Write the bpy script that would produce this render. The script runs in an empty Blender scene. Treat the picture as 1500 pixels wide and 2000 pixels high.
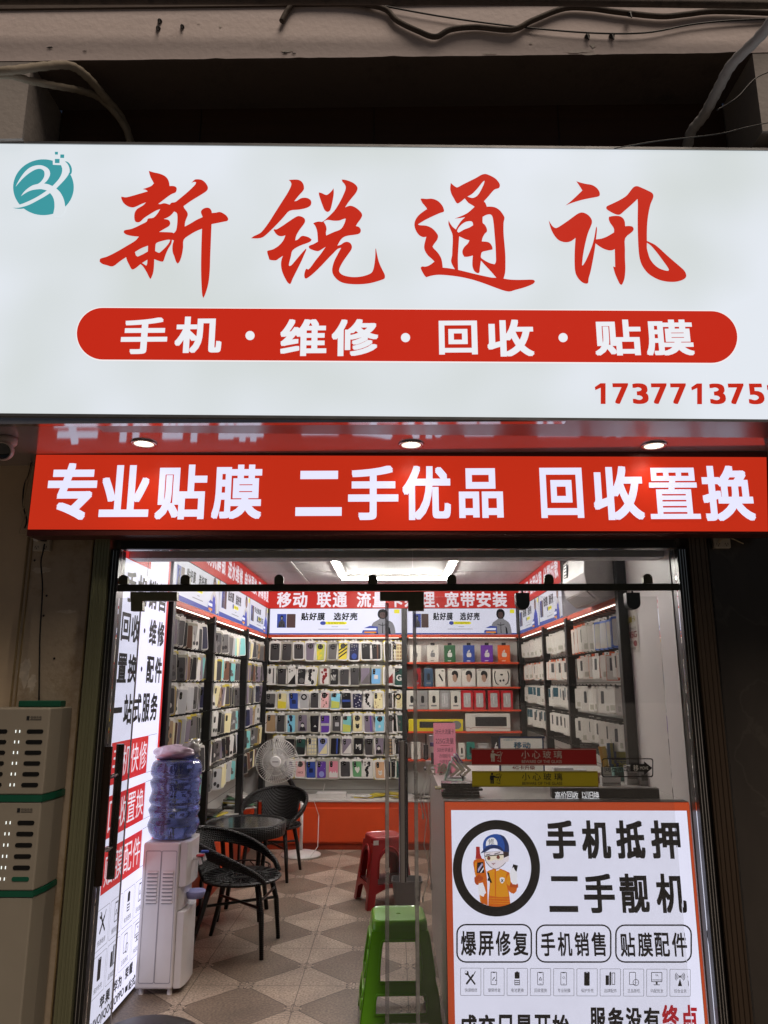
import bpy, bmesh, math, random
from mathutils import Vector, Matrix
random.seed(7)
S = bpy.context.scene
COL = S.collection
R = math.radians
# ------------------------------------------------------------------ camera
PITCH, YAW, CAMH, FPX = R(12.9), R(0.8), 1.6, 1460.0
cd = bpy.data.cameras.new('camera'); cam = bpy.data.objects.new('camera', cd); COL.objects.link(cam)
cam.location = (0, 0, CAMH); cam.rotation_euler = (R(90) + PITCH, 0, YAW)
cd.sensor_width = 36; cd.lens = FPX / 2000 * 36; cd.clip_start = 0.05; cd.clip_end = 500
S.camera = cam
# ------------------------------------------------------------------ night sky, weak street glow
w = bpy.data.worlds.new('World'); S.world = w; w.use_nodes = True
wn = w.node_tree.nodes; bg = wn['Background']
sky = wn.new('ShaderNodeTexSky'); sky.sky_type = 'NISHITA'; sky.sun_disc = False
sky.sun_elevation = R(62); sky.sun_rotation = R(155); sky.air_density = 1.0; sky.dust_density = 3.0
w.node_tree.links.new(sky.outputs[0], bg.inputs[0]); bg.inputs[1].default_value = 0.008
sl = bpy.data.lights.new('sun', 'SUN'); sl.energy = 2.2; sl.angle = R(30); sl.color = (1.0, 0.83, 0.68)
so = bpy.data.objects.new('sun', sl); COL.objects.link(so)
so.rotation_euler = (R(28), 0, R(25))
S.view_settings.view_transform = 'Standard'; S.view_settings.look = 'None'
S.view_settings.gamma = 1; S.view_settings.exposure = 0.0; S.view_settings.use_curve_mapping = False
S.render.engine = 'CYCLES'
S.cycles.max_bounces = 8; S.cycles.transparent_max_bounces = 16; S.cycles.diffuse_bounces = 4
S.cycles.glossy_bounces = 4; S.cycles.transmission_bounces = 6; S.cycles.caustics_reflective = False
S.cycles.caustics_refractive = False; S.cycles.sample_clamp_indirect = 4.0; S.cycles.use_denoising = True
# ------------------------------------------------------------------ photo pixel -> point on a real plane
_R = Vector((math.cos(YAW), math.sin(YAW), 0))
_F = Vector((-math.sin(YAW) * math.cos(PITCH), math.cos(YAW) * math.cos(PITCH), math.sin(PITCH)))
_U = _R.cross(_F); _C = Vector((0, 0, CAMH))
def ray(x, y): return _R * ((x - 750) / FPX) + _U * ((1000 - y) / FPX) + _F
def P(x, y, D): d = ray(x, y); return _C + d * (D / d.y)
def PZ(x, y, z): d = ray(x, y); return _C + d * ((z - CAMH) / d.z)
def PX(x, y, X): d = ray(x, y); return _C + d * (X / d.x)
# ------------------------------------------------------------------ materials
def lin(c): return tuple(((v / 255) / 12.92 if v <= 10 else (((v / 255) + .055) / 1.055) ** 2.4) for v in c)
_M = {}
def mat(name, col, rough=.5, metal=0., var=.12, scale=9., bump=0., bscale=120., emit=None, es=1.0, coat=0., spec=.5, stretch=(1, 1, 1), evar=0., escale=1.2, emit2=None):
    if name in _M: return _M[name]
    m = bpy.data.materials.new(name); m.use_nodes = True; nt = m.node_tree; N = nt.nodes; L = nt.links
    b = N['Principled BSDF']
    tc = N.new('ShaderNodeTexCoord'); mp = N.new('ShaderNodeMapping'); mp.inputs['Scale'].default_value = stretch
    L.new(tc.outputs['Object'], mp.inputs[0])
    nz = N.new('ShaderNodeTexNoise'); nz.inputs['Scale'].default_value = scale; nz.inputs['Detail'].default_value = 5; nz.inputs['Roughness'].default_value = .65
    L.new(mp.outputs[0], nz.inputs[0])
    mx = N.new('ShaderNodeMix'); mx.data_type = 'RGBA'
    mx.inputs[6].default_value = tuple(max(0, v * (1 - var * 1.6)) for v in col) + (1,)
    mx.inputs[7].default_value = tuple(min(1, v * (1 + var * 1.6)) for v in col) + (1,)
    L.new(nz.outputs[0], mx.inputs[0]); L.new(mx.outputs[2], b.inputs['Base Color'])
    mr = N.new('ShaderNodeMapRange'); mr.inputs[3].default_value = max(.02, rough - .08); mr.inputs[4].default_value = min(1, rough + .1)
    L.new(nz.outputs[0], mr.inputs[0]); L.new(mr.outputs[0], b.inputs['Roughness'])
    b.inputs['Metallic'].default_value = metal; b.inputs['Coat Weight'].default_value = coat
    b.inputs['Specular IOR Level'].default_value = spec
    if bump:
        n2 = N.new('ShaderNodeTexNoise'); n2.inputs['Scale'].default_value = bscale; n2.inputs['Detail'].default_value = 4
        L.new(mp.outputs[0], n2.inputs[0])
        bp = N.new('ShaderNodeBump'); bp.inputs['Strength'].default_value = bump; bp.inputs['Distance'].default_value = .01
        L.new(n2.outputs[0], bp.inputs['Height']); L.new(bp.outputs[0], b.inputs['Normal'])
    if emit is not None:
        if evar or emit2:
            n3 = N.new('ShaderNodeTexNoise'); n3.inputs['Scale'].default_value = escale; n3.inputs['Detail'].default_value = 2
            L.new(tc.outputs['Object'], n3.inputs[0])
            e = N.new('ShaderNodeMix'); e.data_type = 'RGBA'
            e.inputs[6].default_value = tuple(v * (1 - evar) for v in emit) + (1,)
            e.inputs[7].default_value = tuple(v * (1 + evar) for v in emit) + (1,)
            if emit2:
                e.inputs[6].default_value = tuple(emit2) + (1,); mr2 = N.new('ShaderNodeMapRange'); mr2.inputs[1].default_value = .36; mr2.inputs[2].default_value = .6; L.new(n3.outputs[0], mr2.inputs[0])
            L.new((mr2 if emit2 else n3).outputs[0], e.inputs[0]); L.new(e.outputs[2], b.inputs['Emission Color'])
        else: b.inputs['Emission Color'].default_value = tuple(emit) + (1,)
        b.inputs['Emission Strength'].default_value = es
    _M[name] = m; return m
def glass(name, tint, refl=1.0, dirt=.03, rough=.02, dscale=3.0):
    if name in _M: return _M[name]
    m = bpy.data.materials.new(name); m.use_nodes = True; nt = m.node_tree; N = nt.nodes; L = nt.links
    N.remove(N['Principled BSDF']); out = N['Material Output']
    t = N.new('ShaderNodeBsdfTransparent'); t.inputs[0].default_value = tint + (1,)
    g = N.new('ShaderNodeBsdfGlossy'); g.inputs[0].default_value = (refl, refl, refl, 1); g.inputs['Roughness'].default_value = rough
    fr = N.new('ShaderNodeFresnel'); fr.inputs[0].default_value = 1.45
    m1 = N.new('ShaderNodeMixShader'); L.new(fr.outputs[0], m1.inputs[0]); L.new(t.outputs[0], m1.inputs[1]); L.new(g.outputs[0], m1.inputs[2])
    d = N.new('ShaderNodeBsdfDiffuse'); d.inputs[0].default_value = (.6, .58, .55, 1)
    tc = N.new('ShaderNodeTexCoord'); nz = N.new('ShaderNodeTexNoise'); nz.inputs['Scale'].default_value = dscale; nz.inputs['Detail'].default_value = 8; nz.inputs['Roughness'].default_value = .7
    L.new(tc.outputs['Object'], nz.inputs[0])
    mr = N.new('ShaderNodeMapRange'); mr.inputs[1].default_value = .42; mr.inputs[2].default_value = .8; mr.inputs[3].default_value = dirt * .25; mr.inputs[4].default_value = dirt * 2.5
    L.new(nz.outputs[0], mr.inputs[0])
    m2 = N.new('ShaderNodeMixShader'); L.new(mr.outputs[0], m2.inputs[0]); L.new(m1.outputs[0], m2.inputs[1]); L.new(d.outputs[0], m2.inputs[2])
    L.new(m2.outputs[0], out.inputs[0]); _M[name] = m; return m
def lit(name, rgb, es=1.0, evar=0., escale=1.2, rough=.35, base=.12):   # backlit film: glows in its own colour
    c = lin(rgb); return mat(name, tuple(v * base for v in c), rough, var=.02, spec=.12, emit=c, es=es, evar=evar, escale=escale)
def translucent(m, rgb, f):                # thin paper that lets light through
    nt = m.node_tree; N = nt.nodes; L = nt.links; t = N.new('ShaderNodeBsdfTranslucent'); t.inputs[0].default_value = lin(rgb) + (1,); x = N.new('ShaderNodeMixShader'); x.inputs[0].default_value = f
    L.new(N['Principled BSDF'].outputs[0], x.inputs[1]); L.new(t.outputs[0], x.inputs[2]); L.new(x.outputs[0], N['Material Output'].inputs[0]); return m
def flat(name, rgb, rough=.5, **k): return mat(name, lin(rgb), rough, **k)
# ------------------------------------------------------------------ text and 2-D fill
_tc = {}
def flatten(o): return bpy.data.meshes.new_from_object(o)
def glyphs(body, bold):
    k = (body, bold)
    if k not in _tc:
        c = bpy.data.curves.new('t', 'FONT'); c.body = body; c.size = 1; c.resolution_u = 4
        o = bpy.data.objects.new('t', c); m = flatten(o)
        V = [(v.co.x, v.co.y) for v in m.vertices]; Fc = [tuple(p.vertices) for p in m.polygons]
        bpy.data.objects.remove(o); bpy.data.meshes.remove(m); bpy.data.curves.remove(c)
        n = len(V); F1 = list(Fc); L_ = [0] * n
        if bold >= .014:                                          # heavier strokes: eight shifted copies, each a hair further out
            V0 = list(V)
            for k in range(8):
                dx, dy = ((1, 0), (1, 1), (0, 1), (-1, 1), (-1, 0), (-1, -1), (0, -1), (1, -1))[k]; o_ = len(V); V += [(x + bold * .92 * dx, y + bold * .92 * dy) for x, y in V0]; Fc += [tuple(i + o_ for i in f) for f in F1]; L_ += [k + 1] * n
        x0 = min(v[0] for v in V); x1 = max(v[0] for v in V); y0 = min(v[1] for v in V); y1 = max(v[1] for v in V)
        _tc[k] = ([((x - x0) / (x1 - x0), (y - y0) / max(1e-6, y1 - y0), l) for (x, y), l in zip(V, L_)], Fc)
    return _tc[k]
def fill2d(polys):
    c = bpy.data.curves.new('f', 'CURVE'); c.dimensions = '2D'; c.fill_mode = 'BOTH'
    for p in polys:
        s = c.splines.new('POLY'); s.points.add(len(p) - 1); s.use_cyclic_u = True
        for q, (x, y) in zip(s.points, p): q.co = (x, y, 0, 1)
    o = bpy.data.objects.new('f', c); m = flatten(o)
    V = [(v.co.x, v.co.y) for v in m.vertices]; Fc = [tuple(p.vertices) for p in m.polygons]
    bpy.data.objects.remove(o); bpy.data.meshes.remove(m); bpy.data.curves.remove(c)
    return V, Fc
def smooth(p, n=3):           # closed Catmull-Rom that keeps sharp corners sharp
    out = []; L = len(p)
    def corner(i):
        a = Vector(p[i]) - Vector(p[i - 1]); b = Vector(p[(i + 1) % L]) - Vector(p[i])
        return a.length < 1e-6 or b.length < 1e-6 or a.angle(b) > R(58)
    for i in range(L):
        p0, p1, p2, p3 = [Vector(p[(i + k) % L]) for k in (-1, 0, 1, 2)]
        if corner(i): p0 = p1 * 2 - p2
        if corner((i + 1) % L): p3 = p2 * 2 - p1
        for k in range(n):
            t = k / n
            q = .5 * ((2 * p1) + (p2 - p0) * t + (2 * p0 - 5 * p1 + 4 * p2 - p3) * t * t + (3 * p1 - p0 - 3 * p2 + p3) * t ** 3)
            out.append((q.x, q.y))
    return out
def rrect(x0, y0, x1, y1, r, n=5):
    pts = []
    for cx, cy, a0 in ((x1 - r, y1 - r, 0), (x0 + r, y1 - r, 90), (x0 + r, y0 + r, 180), (x1 - r, y0 + r, 270)):
        for k in range(n + 1):
            a = R(a0 + 90 * k / n); pts.append((cx + r * math.cos(a), cy + r * math.sin(a)))
    return pts
def ell(cx, cy, rx, ry, n=32, a0=0, a1=360):
    return [(cx + rx * math.cos(R(a0 + (a1 - a0) * k / n)), cy + ry * math.sin(R(a0 + (a1 - a0) * k / n))) for k in range(n if a1 - a0 == 360 else n + 1)]
# ------------------------------------------------------------------ mesh builder (world coordinates)
class MB:
    def __init__(s): s.v = []; s.f = []; s.m = []; s.mats = []
    def mi(s, m):
        if m not in s.mats: s.mats.append(m)
        return s.mats.index(m)
    def add(s, V, Fc, m):
        o = len(s.v); k = s.mi(m); s.v += [tuple(v) for v in V]
        for f in Fc: s.f.append(tuple(i + o for i in f)); s.m.append(k)
        return s
    def box(s, x0, x1, y0, y1, z0, z1, m):
        V = [(x, y, z) for x in (x0, x1) for y in (y0, y1) for z in (z0, z1)]
        return s.add(V, [(0, 1, 3, 2), (4, 6, 7, 5), (0, 4, 5, 1), (2, 3, 7, 6), (0, 2, 6, 4), (1, 5, 7, 3)], m)
    def obox(s, c, ux, uy, uz, m):           # oriented box, half axes
        c = Vector(c); V = [c + Vector(ux) * a + Vector(uy) * b + Vector(uz) * d for a in (-1, 1) for b in (-1, 1) for d in (-1, 1)]
        return s.add(V, [(0, 1, 3, 2), (4, 6, 7, 5), (0, 4, 5, 1), (2, 3, 7, 6), (0, 2, 6, 4), (1, 5, 7, 3)], m)
    def quad(s, pts, m): return s.add(pts, [tuple(range(len(pts)))], m)
    def tube(s, pts, r, m, n=8, cap=True):
        pts = [Vector(p) for p in pts]; V = []; Fc = []
        if not hasattr(r, '__len__'): r = [r] * len(pts)
        t0 = (pts[1] - pts[0]).normalized(); up = Vector((0, 0, 1)) if abs(t0.z) < .9 else Vector((0, 1, 0))
        a = t0.cross(up).normalized()
        for i, p in enumerate(pts):
            t = (pts[min(i + 1, len(pts) - 1)] - pts[max(i - 1, 0)]).normalized()
            a = (a - t * a.dot(t)).normalized(); b = t.cross(a)
            for k in range(n):
                an = 2 * math.pi * k / n; V.append(p + (a * math.cos(an) + b * math.sin(an)) * r[i])
        for i in range(len(pts) - 1):
            for k in range(n): Fc.append((i * n + k, i * n + (k + 1) % n, (i + 1) * n + (k + 1) % n, (i + 1) * n + k))
        if cap: Fc.append(tuple(range(n))[::-1]); Fc.append(tuple(range((len(pts) - 1) * n, len(pts) * n)))
        return s.add(V, Fc, m)
    def ring(s, c, rad, r, m, n=40, k=6, axis='z', sx=1, sy=1):
        c = Vector(c); P_ = []
        for i in range(n + 1):
            a = 2 * math.pi * i / n; u, v = rad * math.cos(a) * sx, rad * math.sin(a) * sy
            P_.append(c + (Vector((u, v, 0)) if axis == 'z' else Vector((u, 0, v)) if axis == 'y' else Vector((0, u, v))))
        return s.tube(P_, r, m, k, False)
    def lathe(s, c, prof, m, n=32, axis='z'):
        c = Vector(c); V = []; Fc = []
        for r_, h in prof:
            for k in range(n):
                a = 2 * math.pi * k / n; u, v = r_ * math.cos(a), r_ * math.sin(a)
                V.append(c + (Vector((u, v, h)) if axis == 'z' else Vector((u, h, v)) if axis == 'y' else Vector((h, u, v))))
        for i in range(len(prof) - 1):
            for k in range(n): Fc.append((i * n + k, i * n + (k + 1) % n, (i + 1) * n + (k + 1) % n, (i + 1) * n + k))
        Fc.append(tuple(range(n))[::-1]); Fc.append(tuple(range((len(prof) - 1) * n, len(prof) * n)))
        return s.add(V, Fc, m)
    def fill(s, polys, f, m, sm=0):          # 2-D polygons (first outer, others holes) mapped by f(x, y)
        if sm: polys = [smooth(p, sm) for p in polys]
        V, Fc = fill2d(polys); return s.add([f(x, y) for x, y in V], Fc, m)
    def plate(s, polys, f, g, m):            # 2-D polygons with thickness: f front, g back
        V, Fc = fill2d(polys); s.add([f(x, y) for x, y in V], Fc, m); s.add([g(x, y) for x, y in V], [q[::-1] for q in Fc], m)
        for p in polys:
            n = len(p); s.add([f(x, y) for x, y in p] + [g(x, y) for x, y in p], [(i, (i + 1) % n, n + (i + 1) % n, n + i) for i in range(n)], m)
        return s
    def text(s, body, q, m, bold=.02, shear=0.):  # q: TL TR BR BL
        V, Fc = glyphs(body, bold); TL, TR, BR, BL = [Vector(p) for p in q]
        n = (BL - TL).cross(TR - TL).normalized() * .00012
        return s.add([BL.lerp(BR, x + shear * y).lerp(TL.lerp(TR, x + shear * y), y) + n * l for x, y, l in V], Fc, m)
    def build(s, name, parent=None, loc=None, sm=False, bevel=0., bseg=2):
        if parent is not None:
            o_ = Vector((0, 0, 0)); p = parent
            while p is not None: o_ += Vector(p.location); p = p.parent
        else: o_ = Vector(loc) if loc is not None else Vector((0, 0, 0))
        me = bpy.data.meshes.new(name); me.from_pydata([tuple(Vector(v) - o_) for v in s.v], [], s.f); me.validate()
        for m in s.mats: me.materials.append(m)
        if len(me.polygons) == len(s.m): me.polygons.foreach_set('material_index', s.m)
        if sm: me.polygons.foreach_set('use_smooth', [True] * len(me.polygons))
        o = bpy.data.objects.new(name, me); COL.objects.link(o)
        if parent is not None: o.parent = parent
        else: o.location = o_
        if bevel:
            b = o.modifiers.new('bevel', 'BEVEL'); b.width = bevel; b.segments = bseg; b.limit_method = 'ANGLE'; b.angle_limit = R(40)
        return o
def tag(o, label=None, cat=None, group=None, kind=None):
    if label: o['label'] = label
    if cat: o['category'] = cat
    if group: o['group'] = group
    if kind: o['kind'] = kind
    return o
def thing(name, label, cat, loc=(0, 0, 0), group=None):
    o = bpy.data.objects.new(name, None); o.empty_display_size = .1; COL.objects.link(o); o.location = loc
    return tag(o, label, cat, group)
def rq(x0, y0, x1, y1, D, off=0.):           # photo box -> upright rectangle on plane Y=D
    xm, ym = (x0 + x1) / 2, (y0 + y1) / 2; D2 = D
    X0, X1 = P(x0, ym, D).x, P(x1, ym, D).x; Z1, Z0 = P(xm, y0, D).z, P(xm, y1, D).z
    return [(X0, D - off, Z1), (X1, D - off, Z1), (X1, D - off, Z0), (X0, D - off, Z0)]
def yq(X, ya, yb, z0, z1):                   # rectangle on plane X, text runs from ya to yb
    return [(X, ya, z1), (X, yb, z1), (X, yb, z0), (X, ya, z0)]
def xq(Y, xa, xb, z0, z1): return [(xa, Y, z1), (xb, Y, z1), (xb, Y, z0), (xa, Y, z0)]
# common materials
black = flat('black_paint', (22, 20, 20), .4); blackm = flat('black_metal', (18, 17, 17), .35, metal=.3)
white = flat('white_plastic', (215, 212, 208), .4); chrome = mat('chrome', (.7, .7, .7), .15, 1.)
orange = flat('orange_board', (205, 70, 25), .45, var=.05); ink = flat('print_ink', (20, 20, 24), .6)
# ================================================================== SETTING
GY = 3.72                                    # glass line of the shop front
def floor_material():
    m = bpy.data.materials.new('speckled_floor_tiles'); m.use_nodes = True; nt = m.node_tree; N = nt.nodes; L = nt.links; b = N['Principled BSDF']
    tc = N.new('ShaderNodeTexCoord'); sp = N.new('ShaderNodeSeparateXYZ'); L.new(tc.outputs['Object'], sp.inputs[0])
    def math_(op, a, b_=None, c=None):
        n = N.new('ShaderNodeMath'); n.operation = op
        for i, v in enumerate((a, b_, c)):
            if v is None: continue
            if isinstance(v, (int, float)): n.inputs[i].default_value = v
            else: L.new(v, n.inputs[i])
        return n.outputs[0]
    T = .585
    def loc(o, off): return math_('SUBTRACT', math_('FRACT', math_('DIVIDE', math_('ADD', o, off), T)), .5)
    u = loc(sp.outputs[0], 20 * T + .52); v = loc(sp.outputs[1], 20 * T - 4.23 + T / 2)
    au, av = math_('ABSOLUTE', u), math_('ABSOLUTE', v); d = math_('ADD', au, av)
    dark = math_('LESS_THAN', d, .49); edge = math_('LESS_THAN', math_('ABSOLUTE', math_('SUBTRACT', d, .49)), .006)
    seam = math_('MAXIMUM', math_('GREATER_THAN', au, .4955), math_('GREATER_THAN', av, .4955))
    def flower(du, dv):
        r = math_('SQRT', math_('ADD', math_('POWER', du, 2), math_('POWER', dv, 2))); an = math_('ARCTAN2', dv, du)
        pet = math_('MULTIPLY', math_('ABSOLUTE', math_('SINE', math_('MULTIPLY', an, 3))), .055)
        ln = math_('LESS_THAN', math_('ABSOLUTE', math_('SUBTRACT', r, math_('ADD', pet, .02))), .008)
        return ln, math_('LESS_THAN', r, .078)
    f1, g1 = flower(math_('SUBTRACT', .5, au), v); f2, g2 = flower(u, math_('SUBTRACT', .5, av))
    fl = math_('MAXIMUM', f1, f2); inn = math_('MAXIMUM', g1, g2)
    lines = math_('MAXIMUM', math_('MULTIPLY', edge, math_('SUBTRACT', 1, inn)), math_('MAXIMUM', fl, math_('MULTIPLY', seam, .7)))
    n1 = N.new('ShaderNodeTexNoise'); n1.inputs['Scale'].default_value = 85; n1.inputs['Detail'].default_value = 3; L.new(tc.outputs['Object'], n1.inputs[0])
    n2 = N.new('ShaderNodeTexNoise'); n2.inputs['Scale'].default_value = 3.5; n2.inputs['Detail'].default_value = 6; L.new(tc.outputs['Object'], n2.inputs[0])
    mx = N.new('ShaderNodeMix'); mx.data_type = 'RGBA'; mx.inputs[6].default_value = (.325, .258, .203, 1); mx.inputs[7].default_value = (.165, .125, .094, 1)
    L.new(math_('MULTIPLY', dark, math_('SUBTRACT', 1, inn)), mx.inputs[0])
    m2 = N.new('ShaderNodeMix'); m2.data_type = 'RGBA'; m2.blend_type = 'MULTIPLY'; m2.inputs[0].default_value = 1
    L.new(mx.outputs[2], m2.inputs[6])
    sp1 = math_('ADD', math_('MULTIPLY', n1.outputs[0], 2.4), -.2); sp2 = math_('ADD', math_('MULTIPLY', n2.outputs[0], 1.2), .4); sc = math_('MULTIPLY', sp1, sp2)
    cb = N.new('ShaderNodeCombineColor'); [L.new(sc, cb.inputs[i]) for i in range(3)]; L.new(cb.outputs[0], m2.inputs[7])
    m3 = N.new('ShaderNodeMix'); m3.data_type = 'RGBA'; L.new(lines, m3.inputs[0]); L.new(m2.outputs[2], m3.inputs[6]); m3.inputs[7].default_value = (.035, .022, .014, 1)
    L.new(m3.outputs[2], b.inputs['Base Color']); b.inputs['Roughness'].default_value = .42
    bp = N.new('ShaderNodeBump'); bp.inputs['Strength'].default_value = .12; bp.inputs['Distance'].default_value = .004; L.new(n1.outputs[0], bp.inputs['Height']); L.new(bp.outputs[0], b.inputs['Normal'])
    return m
b = MB(); b.box(-1.62, 1.62, 3.62, 8.42, -.06, 0, floor_material()); tag(b.build('shop_floor'), kind='structure')
b = MB(); b.quad([(-60, -60, -.08), (60, -60, -.08), (60, 60, -.08), (-60, 60, -.08)], mat('pavement_stone', (.13, .12, .11), .7, var=.25, scale=4, bump=.3, bscale=50))
tag(b.build('pavement'), kind='structure')

# ---- the building
bld = thing('shop_building', 'concrete shop building with tan walls, painted beam and white shop room behind the signs', 'building', (0, 5.0, 0))
def dirty_paint(name, col, stain, thr=.56, scale=2.2, rough=.75, bump=.25):
    m = mat(name, col, rough, var=.10, scale=5, bump=bump, bscale=35)
    nt = m.node_tree; N = nt.nodes; L = nt.links; bs = N['Principled BSDF']; src = bs.inputs['Base Color'].links[0].from_socket
    tc = N.new('ShaderNodeTexCoord'); nz = N.new('ShaderNodeTexNoise'); nz.inputs['Scale'].default_value = scale; nz.inputs['Detail'].default_value = 10; nz.inputs['Roughness'].default_value = .75
    L.new(tc.outputs['Object'], nz.inputs[0]); mr = N.new('ShaderNodeMapRange'); mr.inputs[1].default_value = thr; mr.inputs[2].default_value = thr + .14; mr.inputs[4].default_value = .75
    L.new(nz.outputs[0], mr.inputs[0]); mx = N.new('ShaderNodeMix'); mx.data_type = 'RGBA'; L.new(mr.outputs[0], mx.inputs[0]); L.new(src, mx.inputs[6]); mx.inputs[7].default_value = stain + (1,)
    L.new(mx.outputs[2], bs.inputs['Base Color']); return m
beam_m = dirty_paint('beam_paint', (.66, .57, .55), (.36, .29, .27), .60, 2.6)
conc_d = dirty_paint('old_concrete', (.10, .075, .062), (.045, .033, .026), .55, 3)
side_m = dirty_paint('side_plaster', (.34, .31, .29), (.16, .14, .12), .58, 3)
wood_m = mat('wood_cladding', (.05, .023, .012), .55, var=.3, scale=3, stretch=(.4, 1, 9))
tan_m = dirty_paint('tan_wall_panel', (.64, .50, .34), (.42, .30, .19), .62, 3, .5, .08)
pil_m = dirty_paint('scuffed_pilaster', (.46, .37, .27), (.24, .16, .08), .50, 2.4, .45, .35)
wall_m = mat('white_wall_paint', (.72, .69, .67), .6, var=.06, scale=3, bump=.05)
ceil_m = mat('white_ceiling_panel', (.66, .64, .64), .55, var=.05, scale=2)
marble = mat('dark_marble', (.05, .042, .036), .22, var=.5, scale=1.6, stretch=(1, 1, .35))
# vein lines on the marble
nt = marble.node_tree; N = nt.nodes; L = nt.links; bs = N['Principled BSDF']; src = bs.inputs['Base Color'].links[0].from_socket
tc = N.new('ShaderNodeTexCoord'); mpg = N.new('ShaderNodeMapping'); mpg.inputs['Rotation'].default_value = (0, R(40), 0); L.new(tc.outputs['Object'], mpg.inputs[0])
wv = N.new('ShaderNodeTexNoise'); wv.inputs['Scale'].default_value = 1.3; wv.inputs['Detail'].default_value = 8; wv.inputs['Distortion'].default_value = .8; L.new(mpg.outputs[0], wv.inputs[0])
mr = N.new('ShaderNodeMath'); mr.operation = 'SUBTRACT'; mr.inputs[1].default_value = .5; L.new(wv.outputs[0], mr.inputs[0])
ab = N.new('ShaderNodeMath'); ab.operation = 'ABSOLUTE'; L.new(mr.outputs[0], ab.inputs[0]); lt = N.new('ShaderNodeMapRange'); lt.inputs[1].default_value = 0; lt.inputs[2].default_value = .012; lt.inputs[3].default_value = .16; lt.inputs[4].default_value = 0; L.new(ab.outputs[0], lt.inputs[0])
mx = N.new('ShaderNodeMix'); mx.data_type = 'RGBA'; L.new(lt.outputs[0], mx.inputs[0]); L.new(src, mx.inputs[6]); mx.inputs[7].default_value = (.16, .14, .12, 1); L.new(mx.outputs[2], bs.inputs['Base Color'])

ZB = P(750, 111, 3.0).z
b = MB()
# beam face with a ragged lower arris
xs = [-2.6 + .05 * i for i in range(105)]; rg = [random.uniform(-.0012, .0012) + (random.random() < .05) * random.uniform(.003, .008) for _ in xs]
tp = ZB + .295
for i in range(len(xs) - 1):
    b.quad([(xs[i], 3.0, tp), (xs[i + 1], 3.0, tp), (xs[i + 1], 3.0, ZB + rg[i + 1]), (xs[i], 3.0, ZB + rg[i])], beam_m)
b.build('concrete_beam', bld)
rnd = random.Random(33); chp = mat('bare_plaster', (.62, .57, .53), .8, var=.2, scale=40); hol = mat('dark_hole', (.02, .016, .014), .8)
for px_, py_, w_, h_, m_ in ((560, 99, .042, .010, chp), (556, 103, .022, .008, hol), (574, 104, .014, .007, hol), (960, 104, .05, .006, chp), (1130, 100, .10, .012, chp), (1158, 88, .022, .02, chp), (1150, 105, .06, .008, chp), (430, 50, .008, .014, chp), (98, 93, .02, .008, hol), (165, 100, .014, .005, hol), (388, 45, .012, .004, chp), (1037, 84, .012, .006, chp)):
    c_ = P(px_, py_, 2.997); b = MB(); b.fill([[(c_.x + w_ * math.cos(a) * rnd.uniform(.35, 1), c_.z + h_ * math.sin(a) * rnd.uniform(.35, 1)) for a in [k * .42 for k in range(15)]]], lambda x, y: (x, 2.9975 - (.001 if m_ is hol else 0), y), m_); b.build('plaster_chip', bld)
b = MB()
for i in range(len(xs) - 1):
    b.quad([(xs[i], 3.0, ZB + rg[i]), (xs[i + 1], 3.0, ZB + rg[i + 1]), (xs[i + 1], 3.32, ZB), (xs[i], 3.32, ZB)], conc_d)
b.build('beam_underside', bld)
b = MB(); b.box(-2.6, 2.6, 2.99, 3.6, tp + .002, tp + .3, conc_d); b.build('floor_slab', bld)
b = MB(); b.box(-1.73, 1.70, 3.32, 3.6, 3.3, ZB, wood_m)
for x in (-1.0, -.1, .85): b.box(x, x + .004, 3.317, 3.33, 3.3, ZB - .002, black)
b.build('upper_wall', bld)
for s, x in ((-1, -1.74), (1, 1.71)):
    b = MB(); b.box(min(x, x + s * .9), max(x, x + s * .9), 3.002, 3.6, 4.09, ZB - .003, side_m); b.build('side_beam', bld)
    b = MB(); b.box(min(x, x + s * .9), max(x, x + s * .9), 3.33, 3.6, 2.72, 4.09, side_m); b.build('wall_pier', bld)
# wall panels left and right of the front
XL = P(40, 1200, 3.76).x; XP = P(171, 1200, 3.74).x
b = MB(); b.box(-4.5, XL - .004, 3.76, 4.0, -.08, 3.3, tan_m); b.build('tan_wall', bld)
b = MB(); b.box(XL, XP, 3.745, 4.0, -.08, 2.72, pil_m)
b.box(XL + .004, XL + .012, 3.738, 3.744, -.08, 2.33, mat('glue_line', (.24, .17, .08), .5, var=.5)); b.box(XL + .028, XL + .034, 3.738, 3.744, -.08, 2.33, _M['glue_line'])
b.box(XP - .006, XP, 3.735, 3.744, -.08, 2.33, _M['glue_line']); b.build('pilaster', bld)
b = MB(); scr = mat('paint_scuff', (.60, .52, .42), .7, var=.3, scale=30); rnd = random.Random(21)
for cx_, cz_, w_, h_ in ((XL + .06, 1.66, .04, .10), (XL + .10, 1.60, .03, .05), (XP - .10, 1.95, .07, .012), (XL + .09, 2.16, .06, .02), (XL + .15, 1.42, .02, .05)):
    b.fill([[(cx_ + w_ * math.cos(a) * rnd.uniform(.4, 1), cz_ + h_ * math.sin(a) * rnd.uniform(.4, 1)) for a in [k * .35 for k in range(18)]]], lambda x, y: (x, 3.7445, y), scr)
b.build('scuff_mark', bld)
b = MB(); [b.lathe((XL + x_, 3.744, z_), [(.006, 0), (.004, -.003)], black, 10, 'y') for x_, z_ in ((.13, 2.03), (.125, 1.93), (.05, 2.21), (.20, 1.72))]; b.build('drill_hole', bld)
XR = P(1398, 1200, 3.74).x
b = MB(); b.box(XR, 4.5, 3.745, 4.0, -.08, 3.3, marble); b.build('marble_wall', bld)
b = MB(); b.box(-4.5, 4.5, 3.78, 4.0, 2.72, 3.3, conc_d); b.build('lintel_wall', bld)
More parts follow.
